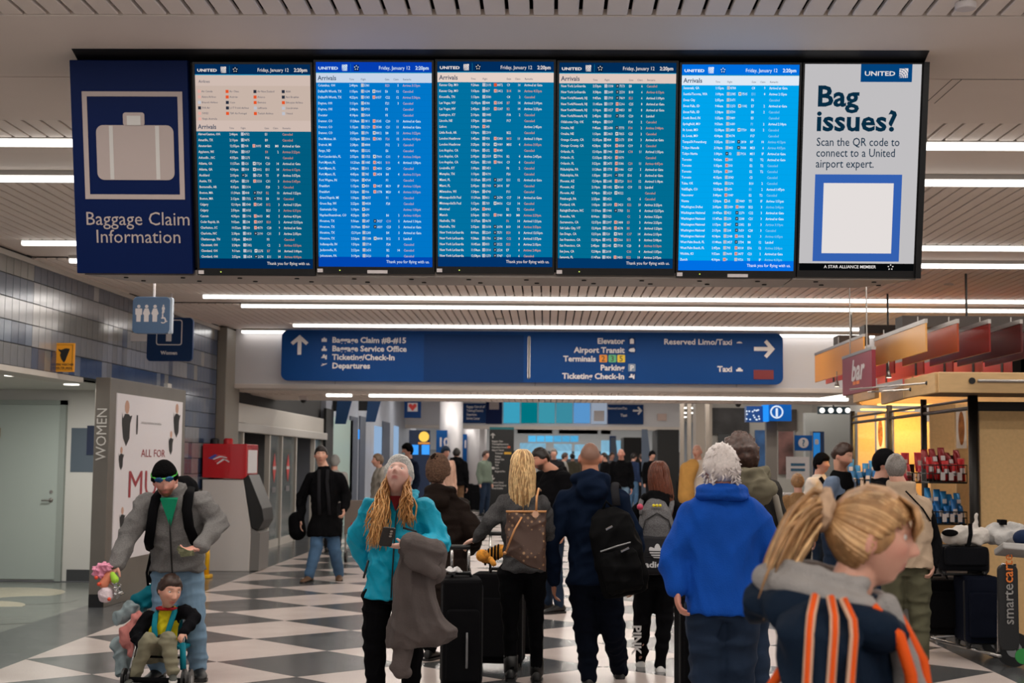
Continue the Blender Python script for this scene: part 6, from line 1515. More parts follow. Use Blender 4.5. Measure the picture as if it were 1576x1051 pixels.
# coat over her arm
t = thing('draped_coat', 'brown grey coat hung over the forearm of the woman in teal', 'coat', atY(640, 1000, Y-.25), 0, world=True)
m_ct = cloth('coat_taupe', (84,76,74), .8, (90,.2), (5,.12)); mb = MB()
def bl(px, py, dy, rx, ry, rz): mb.sphere(atY(px, py, Y+dy), (rx, ry, rz), 16, 12)
mb.capsule(atY(634, 840, Y-.34), atY(664, 850, Y-.28), .075, .09); mb.capsule(atY(640, 862, Y-.36), atY(668, 878, Y-.34), .07, .05); mb.capsule(atY(627, 845, Y-.3), atY(668, 880, Y-.2), .06, .07); mb.capsule(atY(672, 850, Y-.18), atY(668, 882, Y-.18), .07, .055)
rings = []
for (py, x0, x1, d) in ((842, 616, 664, .07), (880, 606, 664, .07), (920, 602, 672, .075), (950, 598, 686, .08), (975, 594, 703, .08), (988, 593, 705, .075), (1000, 592, 690, .05)):
    a, b = atY(x0, py, Y-.24), atY(x1, py-(6 if py > 950 else 0), Y-.24); c = (a+b)/2; hw = (b-a).length/2
    rings.append([c+Vector((math.cos(2*PI*j/24)*hw*(1+.06*math.sin(5*2*PI*j/24)), math.sin(2*PI*j/24)*d*(1+.25*math.sin(7*2*PI*j/24)), (b.z-a.z)/2*math.cos(2*PI*j/24))) for j in range(24)])
mb.loft(rings); mb.capsule(atY(622, 990, Y-.2), atY(614, 1032, Y-.2), .075, .05); mb.capsule(atY(606, 1028, Y-.2), atY(626, 1036, Y-.2), .035, .035)
organic('coat_cloth', mb, m_ct, t, .009, 2, wrinkle(.009, .17, 21))
# ---- 4 older man in blue fleece
Y = 7.4; p = Person('white haired man in bright blue fleece seen from behind', XA(1112, Y), Y, PI, 1.75, 1.10, tone=(206,140,120))
set_hips(p, 1112, 925); 
p.px(neckb=(1110, 762, 0), head=(1110, 722, .01), shL=(1062, 783, 0), shR=(1163, 783, 0), elL=(1035, 856, -.02), wrL=(1041, 906, -.08), elR=(1188, 842, .02), wrR=(1178, 905, .15), knL=(1088, 1035, 0), knR=(1136, 1035, 0), anL=(1090, 1165, 0), anR=(1136, 1160, .15))
p.head_yaw = .06; p.hands['L'] = dict(palm=(1, 0, 0), curl=.8); p.skin()
m_bl = cloth('blue_fleece', (8,72,166), .85, (150,.25), (6,.10), .0)
p.jacket(m_bl, -.12, .98, r=(.09, .078, .056), amp=.009, wl=.17, seed=31, belly=1.05, waist=1.05)
mb = MB(); c = p.J['neckb']; mb.tube([c+Vector((math.sin(a)*.088, -math.cos(a)*.088, .03)) for a in [2*PI*i/20 for i in range(20)]]+[c+Vector((0, -.088, .03))], .034, 10, True, 1.6, (0,0,1)); mb.tube([c+Vector((math.sin(a)*.105, -math.cos(a)*.105, -.0)) for a in [2*PI*i/20 for i in range(21)]], .034, 10)
organic('collar', mb, m_bl, p.root, .009, 2, wrinkle(.007, .07, 5))
p.trousers(m_jean_d, (.108, .085, .07), amp=.008); p.shoes(m_shoe_b)
m_wh = hairmat('hair_white', (206,196,192), (90,.12)); p.cap('hair', m_wh, .020, .35, -.62, -.2, .006, seed=3)
rs = np.random.RandomState(8); paths = []
for i in range(160):
    a = rs.uniform(-1, 1)*2.3; el = rs.uniform(-.5, 1.2); d = Vector((math.sin(a)*math.cos(el), -math.cos(a)*math.cos(el), math.sin(el))); q = [Vector((d.x*.078, d.y*.10, d.z*.12))*k for k in (1.08, 1.17, 1.2)]
    q[1] += Vector((rs.normal()*.008, rs.normal()*.008, -.012)); q[2] += Vector((rs.normal()*.014, rs.normal()*.01, -.034)); paths.append([p.hp(*v) for v in q])
p.strands('hair_tufts', m_wh, paths, .007)
blue = p
# ---- 5 bald man in navy hoodie with backpack
Y = 10.55; p = Person('man with shaved head in navy hooded jacket, black backpack on one shoulder', XA(910, Y), Y, PI, 1.80, 1.10, tone=(176,118,90))
set_hips(p, 916, 885)
p.px(neckb=(910, 737, 0), head=(908, 706, .02), shL=(866, 764, 0), shR=(957, 764, 0), elL=(848, 832, -.02), wrL=(852, 895, .06), elR=(978, 830, .05), wrR=(975, 890, .15), knL=(902, 972, .06), anL=(906, 1044, .0), knR=(944, 972, .04), anR=(954, 1034, .35))
p.hands['L'] = dict(d=(.05, .2, -1), palm=(1, .1, 0), curl=.55); p.skin(buzz=(66,46,38)); 
m_nv = cloth('navy_jersey', (16,26,44), .9, (200,.2)); p.jacket(m_nv, -.10, 1.02, r=(.086, .07, .052), hood=1.15, amp=.008, wl=.15, seed=41, chest=1.02)
p.trousers(cloth('navy_joggers', (14,18,28), .9), (.108, .085, .062), amp=.008); p.shoes(m_shoe_b, m_sole_w)
bald = p
# ---- 6 blonde woman with tote
Y = 10.4
p = Person('woman with long blonde hair in grey tweed jacket wheeling a suitcase', XA(804, Y), Y, PI, 1.66, 1.0, True, tone=(214,170,150))
set_hips(p, 804, 872, 0, .095)
p.px(neckb=(804, 756, 0), head=(804, 717, .0), shL=(767, 770, 0), shR=(841, 770, 0), elL=(751, 806, -.08), wrL=(733, 829, .0), elR=(846, 824, .1), wrR=(838, 862, .25), knL=(786, 958, .0), anL=(786, 1030, .0), knR=(824, 958, .1), anR=(826, 1034, .15))
p.hands['L'] = dict(d=(-.7, .3, -.3), palm=(0, .1, -1), curl=1.0); p.skin()
m_tw = cloth('grey_tweed', (66,65,66), .95, (180,.5), (140,.35)); p.jacket(m_tw, -.06, 1.0, r=(.075, .06, .045), amp=.007, seed=51, waist=.96)
p.trousers(m_blk2, (.100, .066, .05), amp=.004); p.shoes(m_shoe_b, None, name='boot')
for sd in 'LR': MB().tube([p.J['an'+sd]+Vector((0,0,-.02)), p.J['an'+sd]+Vector((0,0,.10))], [.05, .052], 14).build('boot_shaft', m_shoe_b, p.root, smooth=True)
m_bh = hairmat('hair_blonde', (214,180,130), (40,.3)); p.cap('hair_crown', m_bh, .013, .45, -.75, -.5, .002, seed=4); p.long_hair(m_bh, .42, 320, .10, 6, wave=.02, m2=hairmat('hair_blonde_ash', (158,122,80), (40,.3)))
blonde = p
# ---- 7 girl with grey backpack
Y = 11.3; p = Person('girl with long auburn hair, black tracksuit and white trainers', XA(1008, Y), Y, PI, 1.60, .98, True, tone=(210,160,140))
set_hips(p, 1008, 884, 0, .09); p.px(neckb=(1012, 766, 0), head=(1014, 732, .0), shL=(979, 780, 0), shR=(1046, 780, 0), knL=(988, 962, .05), anL=(986, 1018, .25), knR=(1022, 962, .0), anR=(1016, 1026, .0))
p.J['elL'] = p.J['shL']+Vector((-.06, .02, -.28)); p.J['wrL'] = p.J['elL']+Vector((.03, .12, -.22)); p.J['elR'] = p.J['shR']+Vector((.06, .02, -.28)); p.J['wrR'] = p.J['elR']+Vector((-.03, .12, -.22))
p.skin(); p.jacket(m_blk, -.05, 1.02, r=(.08, .066, .05), hood=1.1, seed=61); p.trousers(m_blk, (.10, .078, .052), amp=.007); p.shoes(m_shoe_w, m_sole_w)
m_ha = hairmat('hair_auburn', (92,46,28)); p.cap('hair_crown', m_ha, .013, .45, -.75, -.5, .002, seed=7); p.long_hair(m_ha, .40, 220, .10, 9, fall=Vector((.16, 0, -1)).normalized())
text('trouser_lettering', 'PINK', .10, mat('trouser_white', (200,198,196), .7), p.root, frame(atY(973, 962, Y-.125), (0,0,-1), (1,0,0)), 'LEFT', bold=.03, sx=1.0)
girl = p
# ---- 8 woman in brown quilted coat and knitted hat
Y = 11.7; p = Person('woman in dark brown quilted coat and knitted hat with dark bobble', XA(684, Y), Y, PI-.35, 1.68, 1.15, True, tone=(200,150,130))
set_hips(p, 690, 880, 0, .10); p.px(neckb=(680, 758, 0), head=(674, 726, 0), shL=(650, 775, 0), shR=(713, 776, 0), elR=(733, 822, -.1), wrR=(722, 846, .15), elL=(640, 835, 0), wrL=(650, 880, .1))
p.skin(); p.jacket(cloth('coat_brown', (32,25,22), .7, (80,.15)), -.42, 1.12, r=(.088, .078, .06), puff=(.13, .014), seed=71, hood=1.3, amp=.008)
p.trousers(m_blk); p.shoes(m_shoe_b); m_kh = cloth('knit_brown', (98,74,60), .95, (70,.9), (60,.35)); p.cap('knitted_hat', m_kh, .026, .35, -.75, -.35, .005, .008, grow=.02)
mb = MB(); mb.sphere(p.hp(-.01, -.06, .115), .04, 14, 10); organic('bobble', mb, cloth('bobble_dark', (40,30,26), .95, (90,.8)), p.root, .007, 0, wrinkle(.008, .02, 2))
# ---- 9 walking man in black coat
Y = 19.1; p = Person('man in open black overcoat and jeans walking towards the viewer', XA(500, Y), Y, .15, 1.86, 1.0, tone=(206,158,136), detail=2)
set_hips(p, 500, 800); p.px(head=(494, 701, -.03), knR=(487, 842, -.1), anR=(476, 886, -.15), knL=(514, 842, .05), anL=(522, 884, .2), elL=(534, 762, .05), wrL=(530, 784, -.1), elR=(464, 765, .05), wrR=(463, 800, .0)); p.J['neckb'] = atY(499, 721, Y); p.J['shR'] = atY(480, 736, Y); p.J['shL'] = atY(521, 736, Y)
p.feet['R'] = (Vector((-.3, -1, 0)), .0); p.hands['L'] = dict(curl=1.0); p.skin(brow=(60,44,36)); p.eyes(); p.cap('hair', hairmat('hair_near_black', (30,24,22)), .013, .36, -.5, .0, .003)
p.jacket(cloth('overcoat_black', (15,15,17), .85), -.32, 1.15, r=(.085, .072, .058), seed=81, name='overcoat'); p.trousers(m_jean, (.10, .085, .068)); p.shoes(m_shoe_br)
for q in (-1, 1): p.band('lapel', m_char, [front(p, .98, q*.055, .085), front(p, .75, q*.05, .155), front(p, .4, q*.06, .165), front(p, .1, q*.06, .165)], .05, .012, p.Rt)
t = thing('shoulder_bag', 'black bag hanging at the side of the man in the black overcoat', 'bag', atY(458, 815, Y), 0, world=True); mb = MB(); mb.capsule(atY(456, 800, Y+.05), atY(458, 818, Y+.05), .11, .12); organic('bag', mb, m_blk, t, .02, 2); MB().tube([atY(458, 792, Y), atY(480, 735, Y-.1)], .012, 6).build('strap', m_blk, t)
# ---- 10 bearded man behind the bald man
Y = 15.5; p = Person('dark haired bearded man in black jacket looking down, behind the blonde woman', XA(850, Y), Y, -.95, 1.79, 1.1, tone=(196,140,114), detail=2)
p.px(head=(832, 707, -.05)); p.head_pitch = -.3; p.skin(beard=(70,48,40), brow=(40,30,26)); p.cap('hair', hairmat('hair_near_black', (30,24,22)), .016, .40, -.5, .05, .004); p.jacket(m_blk, -.2, 1.1, r=(.095, .085, .06), seed=91, hood=1.2, puff=(.14, .010)); p.trousers(m_jean_d); p.shoes(m_shoe_b)
# ---- 11 person with brown curls and olive hood
Y = 9.6; p = Person('person with bushy brown hair, dark jacket and olive hood beside the blue fleece', XA(1146, Y), Y, PI+.3, 1.80, 1.05, tone=(196,150,130), detail=2)
p.px(head=(1139, 702, 0)); p.skin(); m_br = hairmat('hair_brown', (62,40,32), (50,.5)); p.cap('hair', m_br, .045, .2, -.8, -.5, .012, seed=12); p.jacket(cloth('jacket_slate', (48,46,44)), -.15, 1.05, seed=95, hood=1.0); p.trousers(m_jean_d); p.shoes(m_shoe_b)
mb = MB(); c = p.J['neckb']; mb.tube([c+p.Rt*(math.sin(a)*.12)-p.F*(math.cos(a)*.13)+Vector((0,0,.03)) for a in [-1.8+3.6*i/10 for i in range(11)]], .06, 12); mb.sphere(c-p.F*.15+Vector((0,0,-.07)), (.15, .08, .11), 14, 10); organic('olive_hood', mb, cloth('olive_jersey', (98,92,76)), p.root, .014, 3, wrinkle(.01, .09, 4))
p.band('bag_strap', cloth('strap_grey', (128,122,112)), [c+p.Rt*.06+Vector((0,0,.02)), c+p.Rt*.16-p.F*.12+Vector((0,0,-.12)), c+p.Rt*.24-p.F*.1+Vector((0,0,-.4))], .05, .012)
# ---- 12 grey haired man in beige gilet by the shop
Y = 11.7; p = Person('grey haired man in beige padded gilet with black sleeves by the shop', XA(1392, Y), Y, PI-.25, 1.75, 1.1, tone=(204,156,136), detail=1)
p.px(head=(1379, 722, 0), neckb=(1388, 755, 0), elR=(1439, 832, .02), wrR=(1437, 868, -.08), shR=(1427, 778, 0), shL=(1356, 775, 0)); set_hips(p, 1394, 868); p.hands['R'] = dict(d=(-.3, -.3, -.8), curl=.9)
p.skin(); p.cap('hair', hairmat('hair_grey', (112,106,102), (80,.25)), .013, .4, -.62, -.1, .003); p.jacket(m_blk, -.02, .95, r=(.075, .062, .046), name='black_shirt'); p.trousers(cloth('khaki_green', (84,82,64)), (.11, .09, .07)); p.shoes(m_shoe_br)
mb = MB(); p.torso(mb, [(-.05, .205, .165), (.1, .2, .16), (.4, .2, .16), (.7, .21, .15), (.9, .17, .12), (1.0, .11, .105), (1.12, .095, .095)]); 
for sd in 'RL': mb.capsule(p.J['neckb'].lerp(p.J['pelvis'], .13), p.J['sh'+sd].lerp(p.J['neckb'], .12), .085, .10, 14, 4)
organic('gilet', mb, cloth('beige_gilet', (172,150,128), .75, (60,.12)), p.root, .011, 3, wrinkle(.008, .16, 6, (.2, .014)))
p.band('collar_strap', m_blk, [p.J['neckb']+p.Rt*.03-p.F*.13, p.J['neckb']+p.Rt*.16-p.F*.12+Vector((0,0,-.14)), p.J['neckb']+p.Rt*.22-p.F*.06+Vector((0,0,-.24))], .014, .006)
# ---- 13 man in dark vest by the shop
Y = 14.6; p = Person('young man in dark vest and grey blue sleeves leaning towards the shop', XA(1284, Y), Y, .9, 1.80, 1.0, tone=(206,156,132), detail=2, lean=.18)
p.px(head=(1297, 702, -.1)); p.head_pitch = -.3; p.J['wrL'] = p.J['elL']+Vector((.18, -.12, -.05)); p.J['wrR'] = p.J['elR']+Vector((.2, -.1, -.02)); p.skin(beard=(150,104,84), brow=(50,36,28)); p.cap('hair', hairmat('hair_dark_brown', (52,34,26)), .022, .5, -.5, .05, .006)
p.jacket(cloth('sleeve_blue', (106,122,146)), -.05, .95, name='shirt', r=(.078, .064, .05)); mb = MB(); p.torso(mb, [(-.08, .19, .145), (.3, .185, .14), (.6, .195, .142), (.85, .17, .12), (1.08, .09, .09)]); organic('vest', mb, m_blk, p.root, .016, 3, wrinkle(.006, .1, 3)); p.trousers(m_jean_d); p.shoes(m_shoe_b)
# ---- 14 onwards: background people
def bg(label, px, head_y, Y, th, top, leg, hair, hat=None, fem=False, d=3, tone=(200,150,130), hem=-.12, H=None, hood=0, lh=0):
    z = atY(px, head_y, Y).z; H = H or min(1.95, max(1.45, z))
    q = Person(label, XA(px, Y), Y, th, H, 1.05, fem, None, tone, d); q.skin(legs=False)
    if hat: q.cap('hat', hat, .022, .3, -.6, -.1, .002, .004, grow=.015)
    elif hair: q.cap('hair', hair, .018, .45, -.6, -.1, .004)
    if lh: q.long_hair(hair, lh, 60, .1, 5)
    q.jacket(top, hem, 1.05, hood=hood, seed=int(px)); q.trousers(leg); q.shoes(m_shoe_b); return q
c_ = cloth; hb1, hb2, hg = hairmat('hair_near_black', (30,24,22)), hairmat('hair_dark_brown', (52,34,26)), hairmat('hair_grey', (112,106,102))
q = bg('bald man holding a tan jacket near the far right doorway', 1074, 684, 26, -.5, c_('pale_shirt', (206,196,186)), m_char, None, d=2); 
mb = MB(); mb.capsule(atY(1057, 722, 25.8), atY(1056, 765, 25.8), .13, .15); mb.capsule(atY(1066, 716, 25.8), atY(1056, 745, 25.8), .12, .12); t = thing('tan_coat', 'tan coat draped on the bald man near the far doorway', 'coat', atY(1057, 780, 25.8), 0, world=True); organic('coat_cloth', mb, c_('tan_cloth', (190,142,76)), t, .025, 2)
q = bg('person in white jacket and black cap behind the vest man', 1262, 700, 18, .8, c_('white_jacket', (206,196,186)), m_jean_d, None, c_('cap_black', (16,16,18)), d=2); q.band('bag_strap', m_blk, [front(q, .98, .1, .08), front(q, .6, 0, .17), front(q, .2, -.15, .14)], .05, .012)
q = bg('person with light brown hair and fur trim beside the white jacket', 1228, 726, 16.6, PI, c_('fur_tan', (150,116,80), .95, (60,.9)), m_char, hairmat('hair_light_brown', (150,112,74)), fem=True, d=2, H=1.5)
q = bg('person in black cap half hidden behind the grey haired man', 1357, 695, 13.4, 1.2, m_blk, m_jean_d, None, c_('cap_black', (16,16,18)), d=2)
q = bg('man in navy jacket, black beanie and pale face mask', 628, 684, 28, -.9, c_('navy_coat', (26,34,52)), m_char, None, c_('beanie_black', (12,12,13)), d=2); MB().sphere(q.hp(0, .075, -.045), (.045, .04, .04), 12, 8, q.headR()).build('face_mask', c_('mask_blue', (150,190,206)), q.root, smooth=True)
bg('woman in pale grey parka with a fur edged hood', 583, 699, 25, -1.2, c_('parka_grey', (140,134,126)), m_jean_d, hairmat('fur_brown', (104,84,66)), None, True, 2, hood=1.5, hem=-.3)
bg('figure in pale hooded coat right behind the walking man', 514, 702, 25, PI, c_('coat_pale', (160,158,154)), m_char, None, c_('hood_pale', (150,148,146)), d=2)
bg('man in peach jacket, dark cap and red scarf', 684, 688, 33, .6, c_('peach', (206,166,146)), c_('brown_trousers', (104,78,56)), None, c_('cap_navy', (40,52,70)), d=2)
q = bg('person in black with a backpack walking away beside the blue columns', 702, 690, 36, PI, m_blk, c_('brown_trousers', (104,78,56)), hb1, d=2, hood=1.6)
bg('man in black jacket over teal shirt and pale jeans in the far crowd', 956, 688, 36, -.2, m_blk, m_jean_l, None, None, False, 2, tone=(200,140,120)); 
bg('person in black coat and cap near the far escalator', 1003, 692, 44, .4, m_blk, m_char, None, c_('cap_black', (16,16,18)))
bg('person beside the black directory pylon in grey green top', 746, 694, 42, .9, c_('sage', (100,112,100)), m_jean_d, hb2)
CR_ = [(852, 690, 38, 'grey haired person in dark coat just right of the bearded man', m_char, hg), (868, 697, 46, 'person in pale grey jacket left of the shaved head', c_('jacket_pale', (130,128,124)), hb2), (881, 698, 52, 'person in olive coat farther off left of the shaved head', c_('olive_coat', (90,86,72)), hb1),
       (931, 697, 44, 'person in black coat just right of the shaved head', m_blk, hb1), (941, 694, 50, 'person in grey coat between shaved head and teal shirted man', c_('coat_grey2', (90,92,98)), hb2), (975, 697, 48, 'person in dark blue jacket right of the teal shirted man', c_('blue_dark', (34,48,78)), hb1),
       (988, 699, 55, 'distant person in black before the first escalator', m_blk, hb2), (895, 700, 60, 'distant person in brown coat left of the shaved head', c_('coat_brown2', (88,66,52)), hb1), (770, 700, 60, 'distant person in dark coat behind the directory pylon', m_char, hb1), (800, 702, 58, 'distant person in navy jacket above the blonde head', c_('navy_coat', (26,34,52)), hb2),
       (1012, 700, 52, 'distant person in red top near the second escalator', c_('red_top', (140,50,50)), hb1), (826, 702, 64, 'distant person in white top left of the bearded man', c_('white_top', (190,188,186)), hb2), (667, 700, 50, 'distant person in black before the banner ten', m_blk, hb1)]
for k, (px, hy, Y, lab, top, hr) in enumerate(CR_): bg(lab, px, hy, Y, (k*1.7) % 6.28, top, (m_char, m_jean_d, m_jean)[k % 3], hr, d=3)
# ---- the woman crossing close in front
Y = 3.25; p = Person('woman with blond ponytail and navy orange striped jacket crossing in front', XA(1320, Y), Y, PI/2-.12, 1.585, 1.04, True, tone=(214,160,138))
p.px(head=(1341, 829, 0), neckb=(1300, 925, .0), shR=(1262, 962, -.20), shL=(1280, 952, .22)); p.J['pelvis'] = Vector((p.J['neckb'].x-.04, Y, .87)); 
for sd, q in (('R', 1), ('L', -1)): p.J['hip'+sd] = p.J['pelvis']+p.Rt*(q*.09)+Vector((0,0,-.03)); p.J['kn'+sd] = p.J['pelvis']+p.Rt*(q*.09)+Vector((.16*q, 0, -.42)); p.J['an'+sd] = p.J['pelvis']+p.Rt*(q*.09)+Vector((.16*q-.1, 0, -.787))
p.J['elR'] = p.J['shR']+Vector((-.03, -.06, -.27)); p.J['wrR'] = p.J['elR']+Vector((.15, -.02, -.18)); p.J['elL'] = p.J['shL']+Vector((.02, .05, -.27)); p.J['wrL'] = p.J['elL']+Vector((.12, 0, -.2))
p.head_pitch = -.10; p.vox = .0048; p.skin(brow=(150,110,84), lips=(184,104,98)); p.eyes((90,96,100))
m_pt = hairmat('hair_dark_blond', (168,126,84), (30,.35)); m_pt2 = hairmat('hair_light_blond', (206,166,118), (30,.3))
p.cap('hair_crown', m_pt, .006, .50, -.72, -.30, .002, seed=21, fz=(.0, .72)); rs = np.random.RandomState(31); B = Vector((0, -.112, .048)); pa, pb = [], []
def hairline(a):
    u = abs(a)/PI; return float(np.interp(u, [0, .28, .40, .48, .56, .7, 1], [.078, .05, .022, .012, -.035, -.062, -.078]))
for i in range(560):                                          # hair combed back from brow, temples and nape to the band
    a = rs.uniform(-1, 1)*PI*.96; r0 = 1-.25*max(0, -math.cos(a)); hl = Vector((math.sin(a)*.078*r0, .092*math.cos(a)*(1 if abs(a) < 1.57 else .62), hairline(a)+rs.normal()*.005)); path = []; lf = .02*rs.rand()
    for t_ in np.linspace(0, 1, 9):
        v = hl.lerp(B, t_); low = 1-.35*max(0, -v.z/.08)*(1 if v.y < 0 else .3); k = math.sqrt((v.x/.082)**2+(v.y/(.106*low))**2+(v.z/.127)**2) or 1
        v2 = v/max(k, 1e-3)*(1.0+.03*math.sin(PI*t_)+lf); path.append(p.hp(*(v2 if t_ < .88 else v2.lerp(v, (t_-.88)/.12))))
    (pa if rs.rand() < .6 else pb).append(path)
for i in range(260):                                          # the tail, falling back over the hood
    o = Vector((rs.normal()*.015, 0, rs.normal()*.016)); L = .9+.35*rs.rand(); path = [p.hp(B.x+o.x*.6, B.y+.02, B.z+o.z*.6), p.hp(B.x+o.x, B.y-.012, B.z+.012+o.z)]; sp = rs.normal()*.022; sy = rs.uniform(-1, 1)
    for j in range(1, 9):
        t_ = j/8*L*1.22; path.append(p.hp(B.x+o.x*1.6+sp*t_, B.y-.012-.088*t_**.8+sy*.030*min(1, 2*t_), B.z+.012+o.z*1.5*(1-.3*t_)-.05*t_-.085*t_*t_))
    (pa if rs.rand() < .5 else pb).append(path)
for i in range(70):                                           # fringe over the brow
    a = rs.uniform(-.9, .9); path = [p.hp(math.sin(a)*.05, .055, .112), p.hp(math.sin(a)*.062, .090+.010*rs.rand(), .090), p.hp(math.sin(a)*.07, .104+.012*rs.rand(), .058-.02*rs.rand()), p.hp(math.sin(a)*.078, .100, .034-.035*rs.rand())]; (pa if i % 2 else pb).append(path)
p.strands('hair_dark_strands', m_pt, pa, .0050); p.strands('hair_light_strands', m_pt2, pb, .0046)
mb = MB(); mb.tube([p.hp(B.x+math.sin(a)*.034, B.y-.006, B.z+.008+math.cos(a)*.038) for a in [2*PI*i/14 for i in range(15)]], .019, 10); organic('scrunchie', mb, cloth('scrunchie', (196,164,136)), p.root, .004, 1, wrinkle(.004, .02, 3))
m_nw = cloth('navy_shell', (22,34,50), .6, (50,.12), (5,.10)); m_or = cloth('orange_cloth', (226,86,22), .7); m_gh = cloth('grey_hood', (150,146,144), .9, (150,.3))
p.jacket(m_nw, -.2, 1.1, r=(.098, .084, .06), amp=.010, wl=.14, seed=101, waist=1.05)
N0 = p.J['neckb']; mb = MB()
mb.tube([N0+Vector((math.cos(a)*.125-.045, math.sin(a)*.11, .012+.035*(-math.cos(a)))) for a in [.7+(2*PI-1.4)*i/16 for i in range(17)]], [.02]+[.034]*15+[.02], 12); mb.tube([N0+Vector((math.cos(a)*.10-.04, math.sin(a)*.09, .058+.02*(-math.cos(a)))) for a in [.6+(2*PI-1.2)*i/16 for i in range(17)]], [.014]+[.024]*15+[.014], 12)
mb.sphere(N0+Vector((-.14, 0, .01)), (.055, .10, .055), 14, 10); mb.capsule(N0+Vector((.08, -.06, .0)), N0+Vector((.145, -.075, -.22)), .032, .04); mb.capsule(N0+Vector((.08, .05, .0)), N0+Vector((.145, .06, -.22)), .03, .04); organic('grey_hood', mb, m_gh, p.root, .006, 3, wrinkle(.005, .12, 8))
mb = MB(); mb.tube([N0+Vector((math.cos(a)*.15-.03, math.sin(a)*.15, -.035+.03*(-math.cos(a)))) for a in [.6+(2*PI-1.2)*i/16 for i in range(17)]], [.03]+[.048]*15+[.03], 12); organic('jacket_collar', mb, m_nw, p.root, .008, 3, wrinkle(.008, .09, 4))
sR, eR = p.J['shR'], p.J['elR']; m_pal = cloth('stripe_edge', (214,176,150)); up = Vector((0,0,1))
def sleeve_pt(t_, ang, k=1.10):
    ax_ = (eR-sR).normalized(); c = sR.lerp(eR, t_); r_ = (.094+( .084-.094)*max(0, min(1, t_)))*k; u = Vector((0,-1,0)); u = (u-ax_*u.dot(ax_)).normalized(); v = ax_.cross(u)
    if t_ < 0: r_ = math.sqrt(max(.0001, r_*r_-(t_*.27)**2))
    return c+u*(math.cos(ang)*r_)+v*(math.sin(ang)*r_)
for ang in (-.62, -.12, .40):
    for w, m_, k in ((.020, m_pal, 1.03), (.012, m_or, 1.07)): p.band('sleeve_stripe', m_, [sleeve_pt(t_, ang, k) for t_ in (-.28, -.12, 0, .2, .45, .7, 1.0)], w, .006, (1,0,0))
p.band('orange_piping', m_or, [N0+Vector((-.10, -.17, -.06)), N0+Vector((-.145, -.15, -.10)), N0+Vector((-.185, -.13, -.17)), N0+Vector((-.2, -.12, -.3))], .024, .012)
p.band('orange_lining', m_or, [N0+Vector((.03, -.135, .0)), N0+Vector((.085, -.145, -.06)), N0+Vector((.11, -.14, -.14)), N0+Vector((.12, -.14, -.3))], .034, .014, (0,1,0))
for k, (dx, dy) in enumerate(((.15, -.06), (.165, .02))):
    p.band('scarf', (m_or, m_gh)[k], [N0+Vector((dx-.05, dy, -.02)), N0+Vector((dx, dy-.02, -.12)), N0+Vector((dx+.02, dy-.02, -.26)), N0+Vector((dx+.03, dy-.02, -.45))], .04, .014, (0,1,0))
p.trousers(m_jean_d); p.shoes(m_shoe_b)
# ================================================================== bags, luggage, stroller
m_case = cloth('suitcase_black', (15,15,17), .75, (260,.3)); m_caseT = mat('suitcase_trim', (9,9,10), .4); m_chr = mat('chrome_tube', (176,174,172), .25, .9); m_navyc = cloth('suitcase_navy', (18,22,34), .75, (260,.3))
def suitcase(label, loc, rz, w, d, h, m=None, handle=.0, grp=None, front_bar=True, name='suitcase'):
    t = thing(name, label, 'suitcase', loc, rz, grp); m = m or m_case
    MB().prism(rrect(w, d, .05, 5), (-w/2, -d/2, .05), (1,0,0), (0,1,0), h-.05).build('shell', m, t, bevel=.025)
    MB().prism(rrect(w*.84, h*.62, .03, 4), (-w*.42, -d/2-.0, .1), (1,0,0), (0,0,1), .035).build('front_pocket', m, t, bevel=.012)
    mb = MB(); n = rrect(w*.98, h*.9, .05, 5, -w*.49, h*.08); mb.tube([(p_[0], -d/2+.05, p_[1]) for p_ in n]+[(n[0][0], -d/2+.05, n[0][1])], .011, 6); mb.build('zip_piping', m_caseT, t, smooth=True)
    for x in (-w*.4, w*.4):
        for y in (-d*.38, d*.38): MB().tube([(x-.012, y, .028), (x+.012, y, .028)], .028, 14).build('wheel', m_caseT, t, smooth=True); MB().box(x-.02, x+.02, y-.02, y+.02, .03, .07).build('wheel_housing', m_caseT, t)
    MB().tube([(-.07, 0, h-.01), (-.06, 0, h+.028), (.06, 0, h+.028), (.07, 0, h-.01)], .013, 8).build('top_grip', m_caseT, t, smooth=True)
    if handle:
        for x in (-w*.22, w*.22): MB().tube([(x, d*.36, h-.02), (x, d*.36, h+handle)], .011, 8).build('handle_tube', m_chr, t, smooth=True)
        MB().tube([(-w*.26, d*.36, h+handle), (w*.26, d*.36, h+handle)], .018, 10).build('handle_grip', m_caseT, t, smooth=True)
    if front_bar: MB().tube([(w*.1, -d/2-.04, h*.55), (w*.1, -d/2-.052, h*.5), (w*.1, -d/2-.052, h*.3), (w*.1, -d/2-.04, h*.25)], .008, 6).build('front_handle', mat('zip_grey', (120,120,122), .4, .4), t)
    return t
q = atY(710, 900, 10.15); suitcase('large black suitcase with extended handle beside the woman in teal', (q.x, 10.15, 0), .12, .275, .42, .80, handle=.20)
t = thing('white_bag', 'crumpled white bag on top of the large black suitcase', 'bag', (q.x-.05, 10.12, .83), 0, world=True); mb = MB(); mb.sphere((q.x-.06, 10.12, .845), (.075, .08, .022), 14, 8); organic('bag_film', mb, mat('film_white', (196,194,194), .4), t, .007, 1, wrinkle(.012, .04, 3))
q = atY(768, 900, 11.35); suitcase('second black suitcase standing behind the blonde woman', (q.x, 11.35, 0), -.1, .40, .32, .74, handle=.30, front_bar=False)
t = thing('plush_tiger', 'striped orange plush tiger lying on the second suitcase', 'toy', atY(752, 866, 11.3), 0, world=True); m_tig = mat('tiger_fur', (196,130,40), .9, noise=(30,.5)); mb = MB()
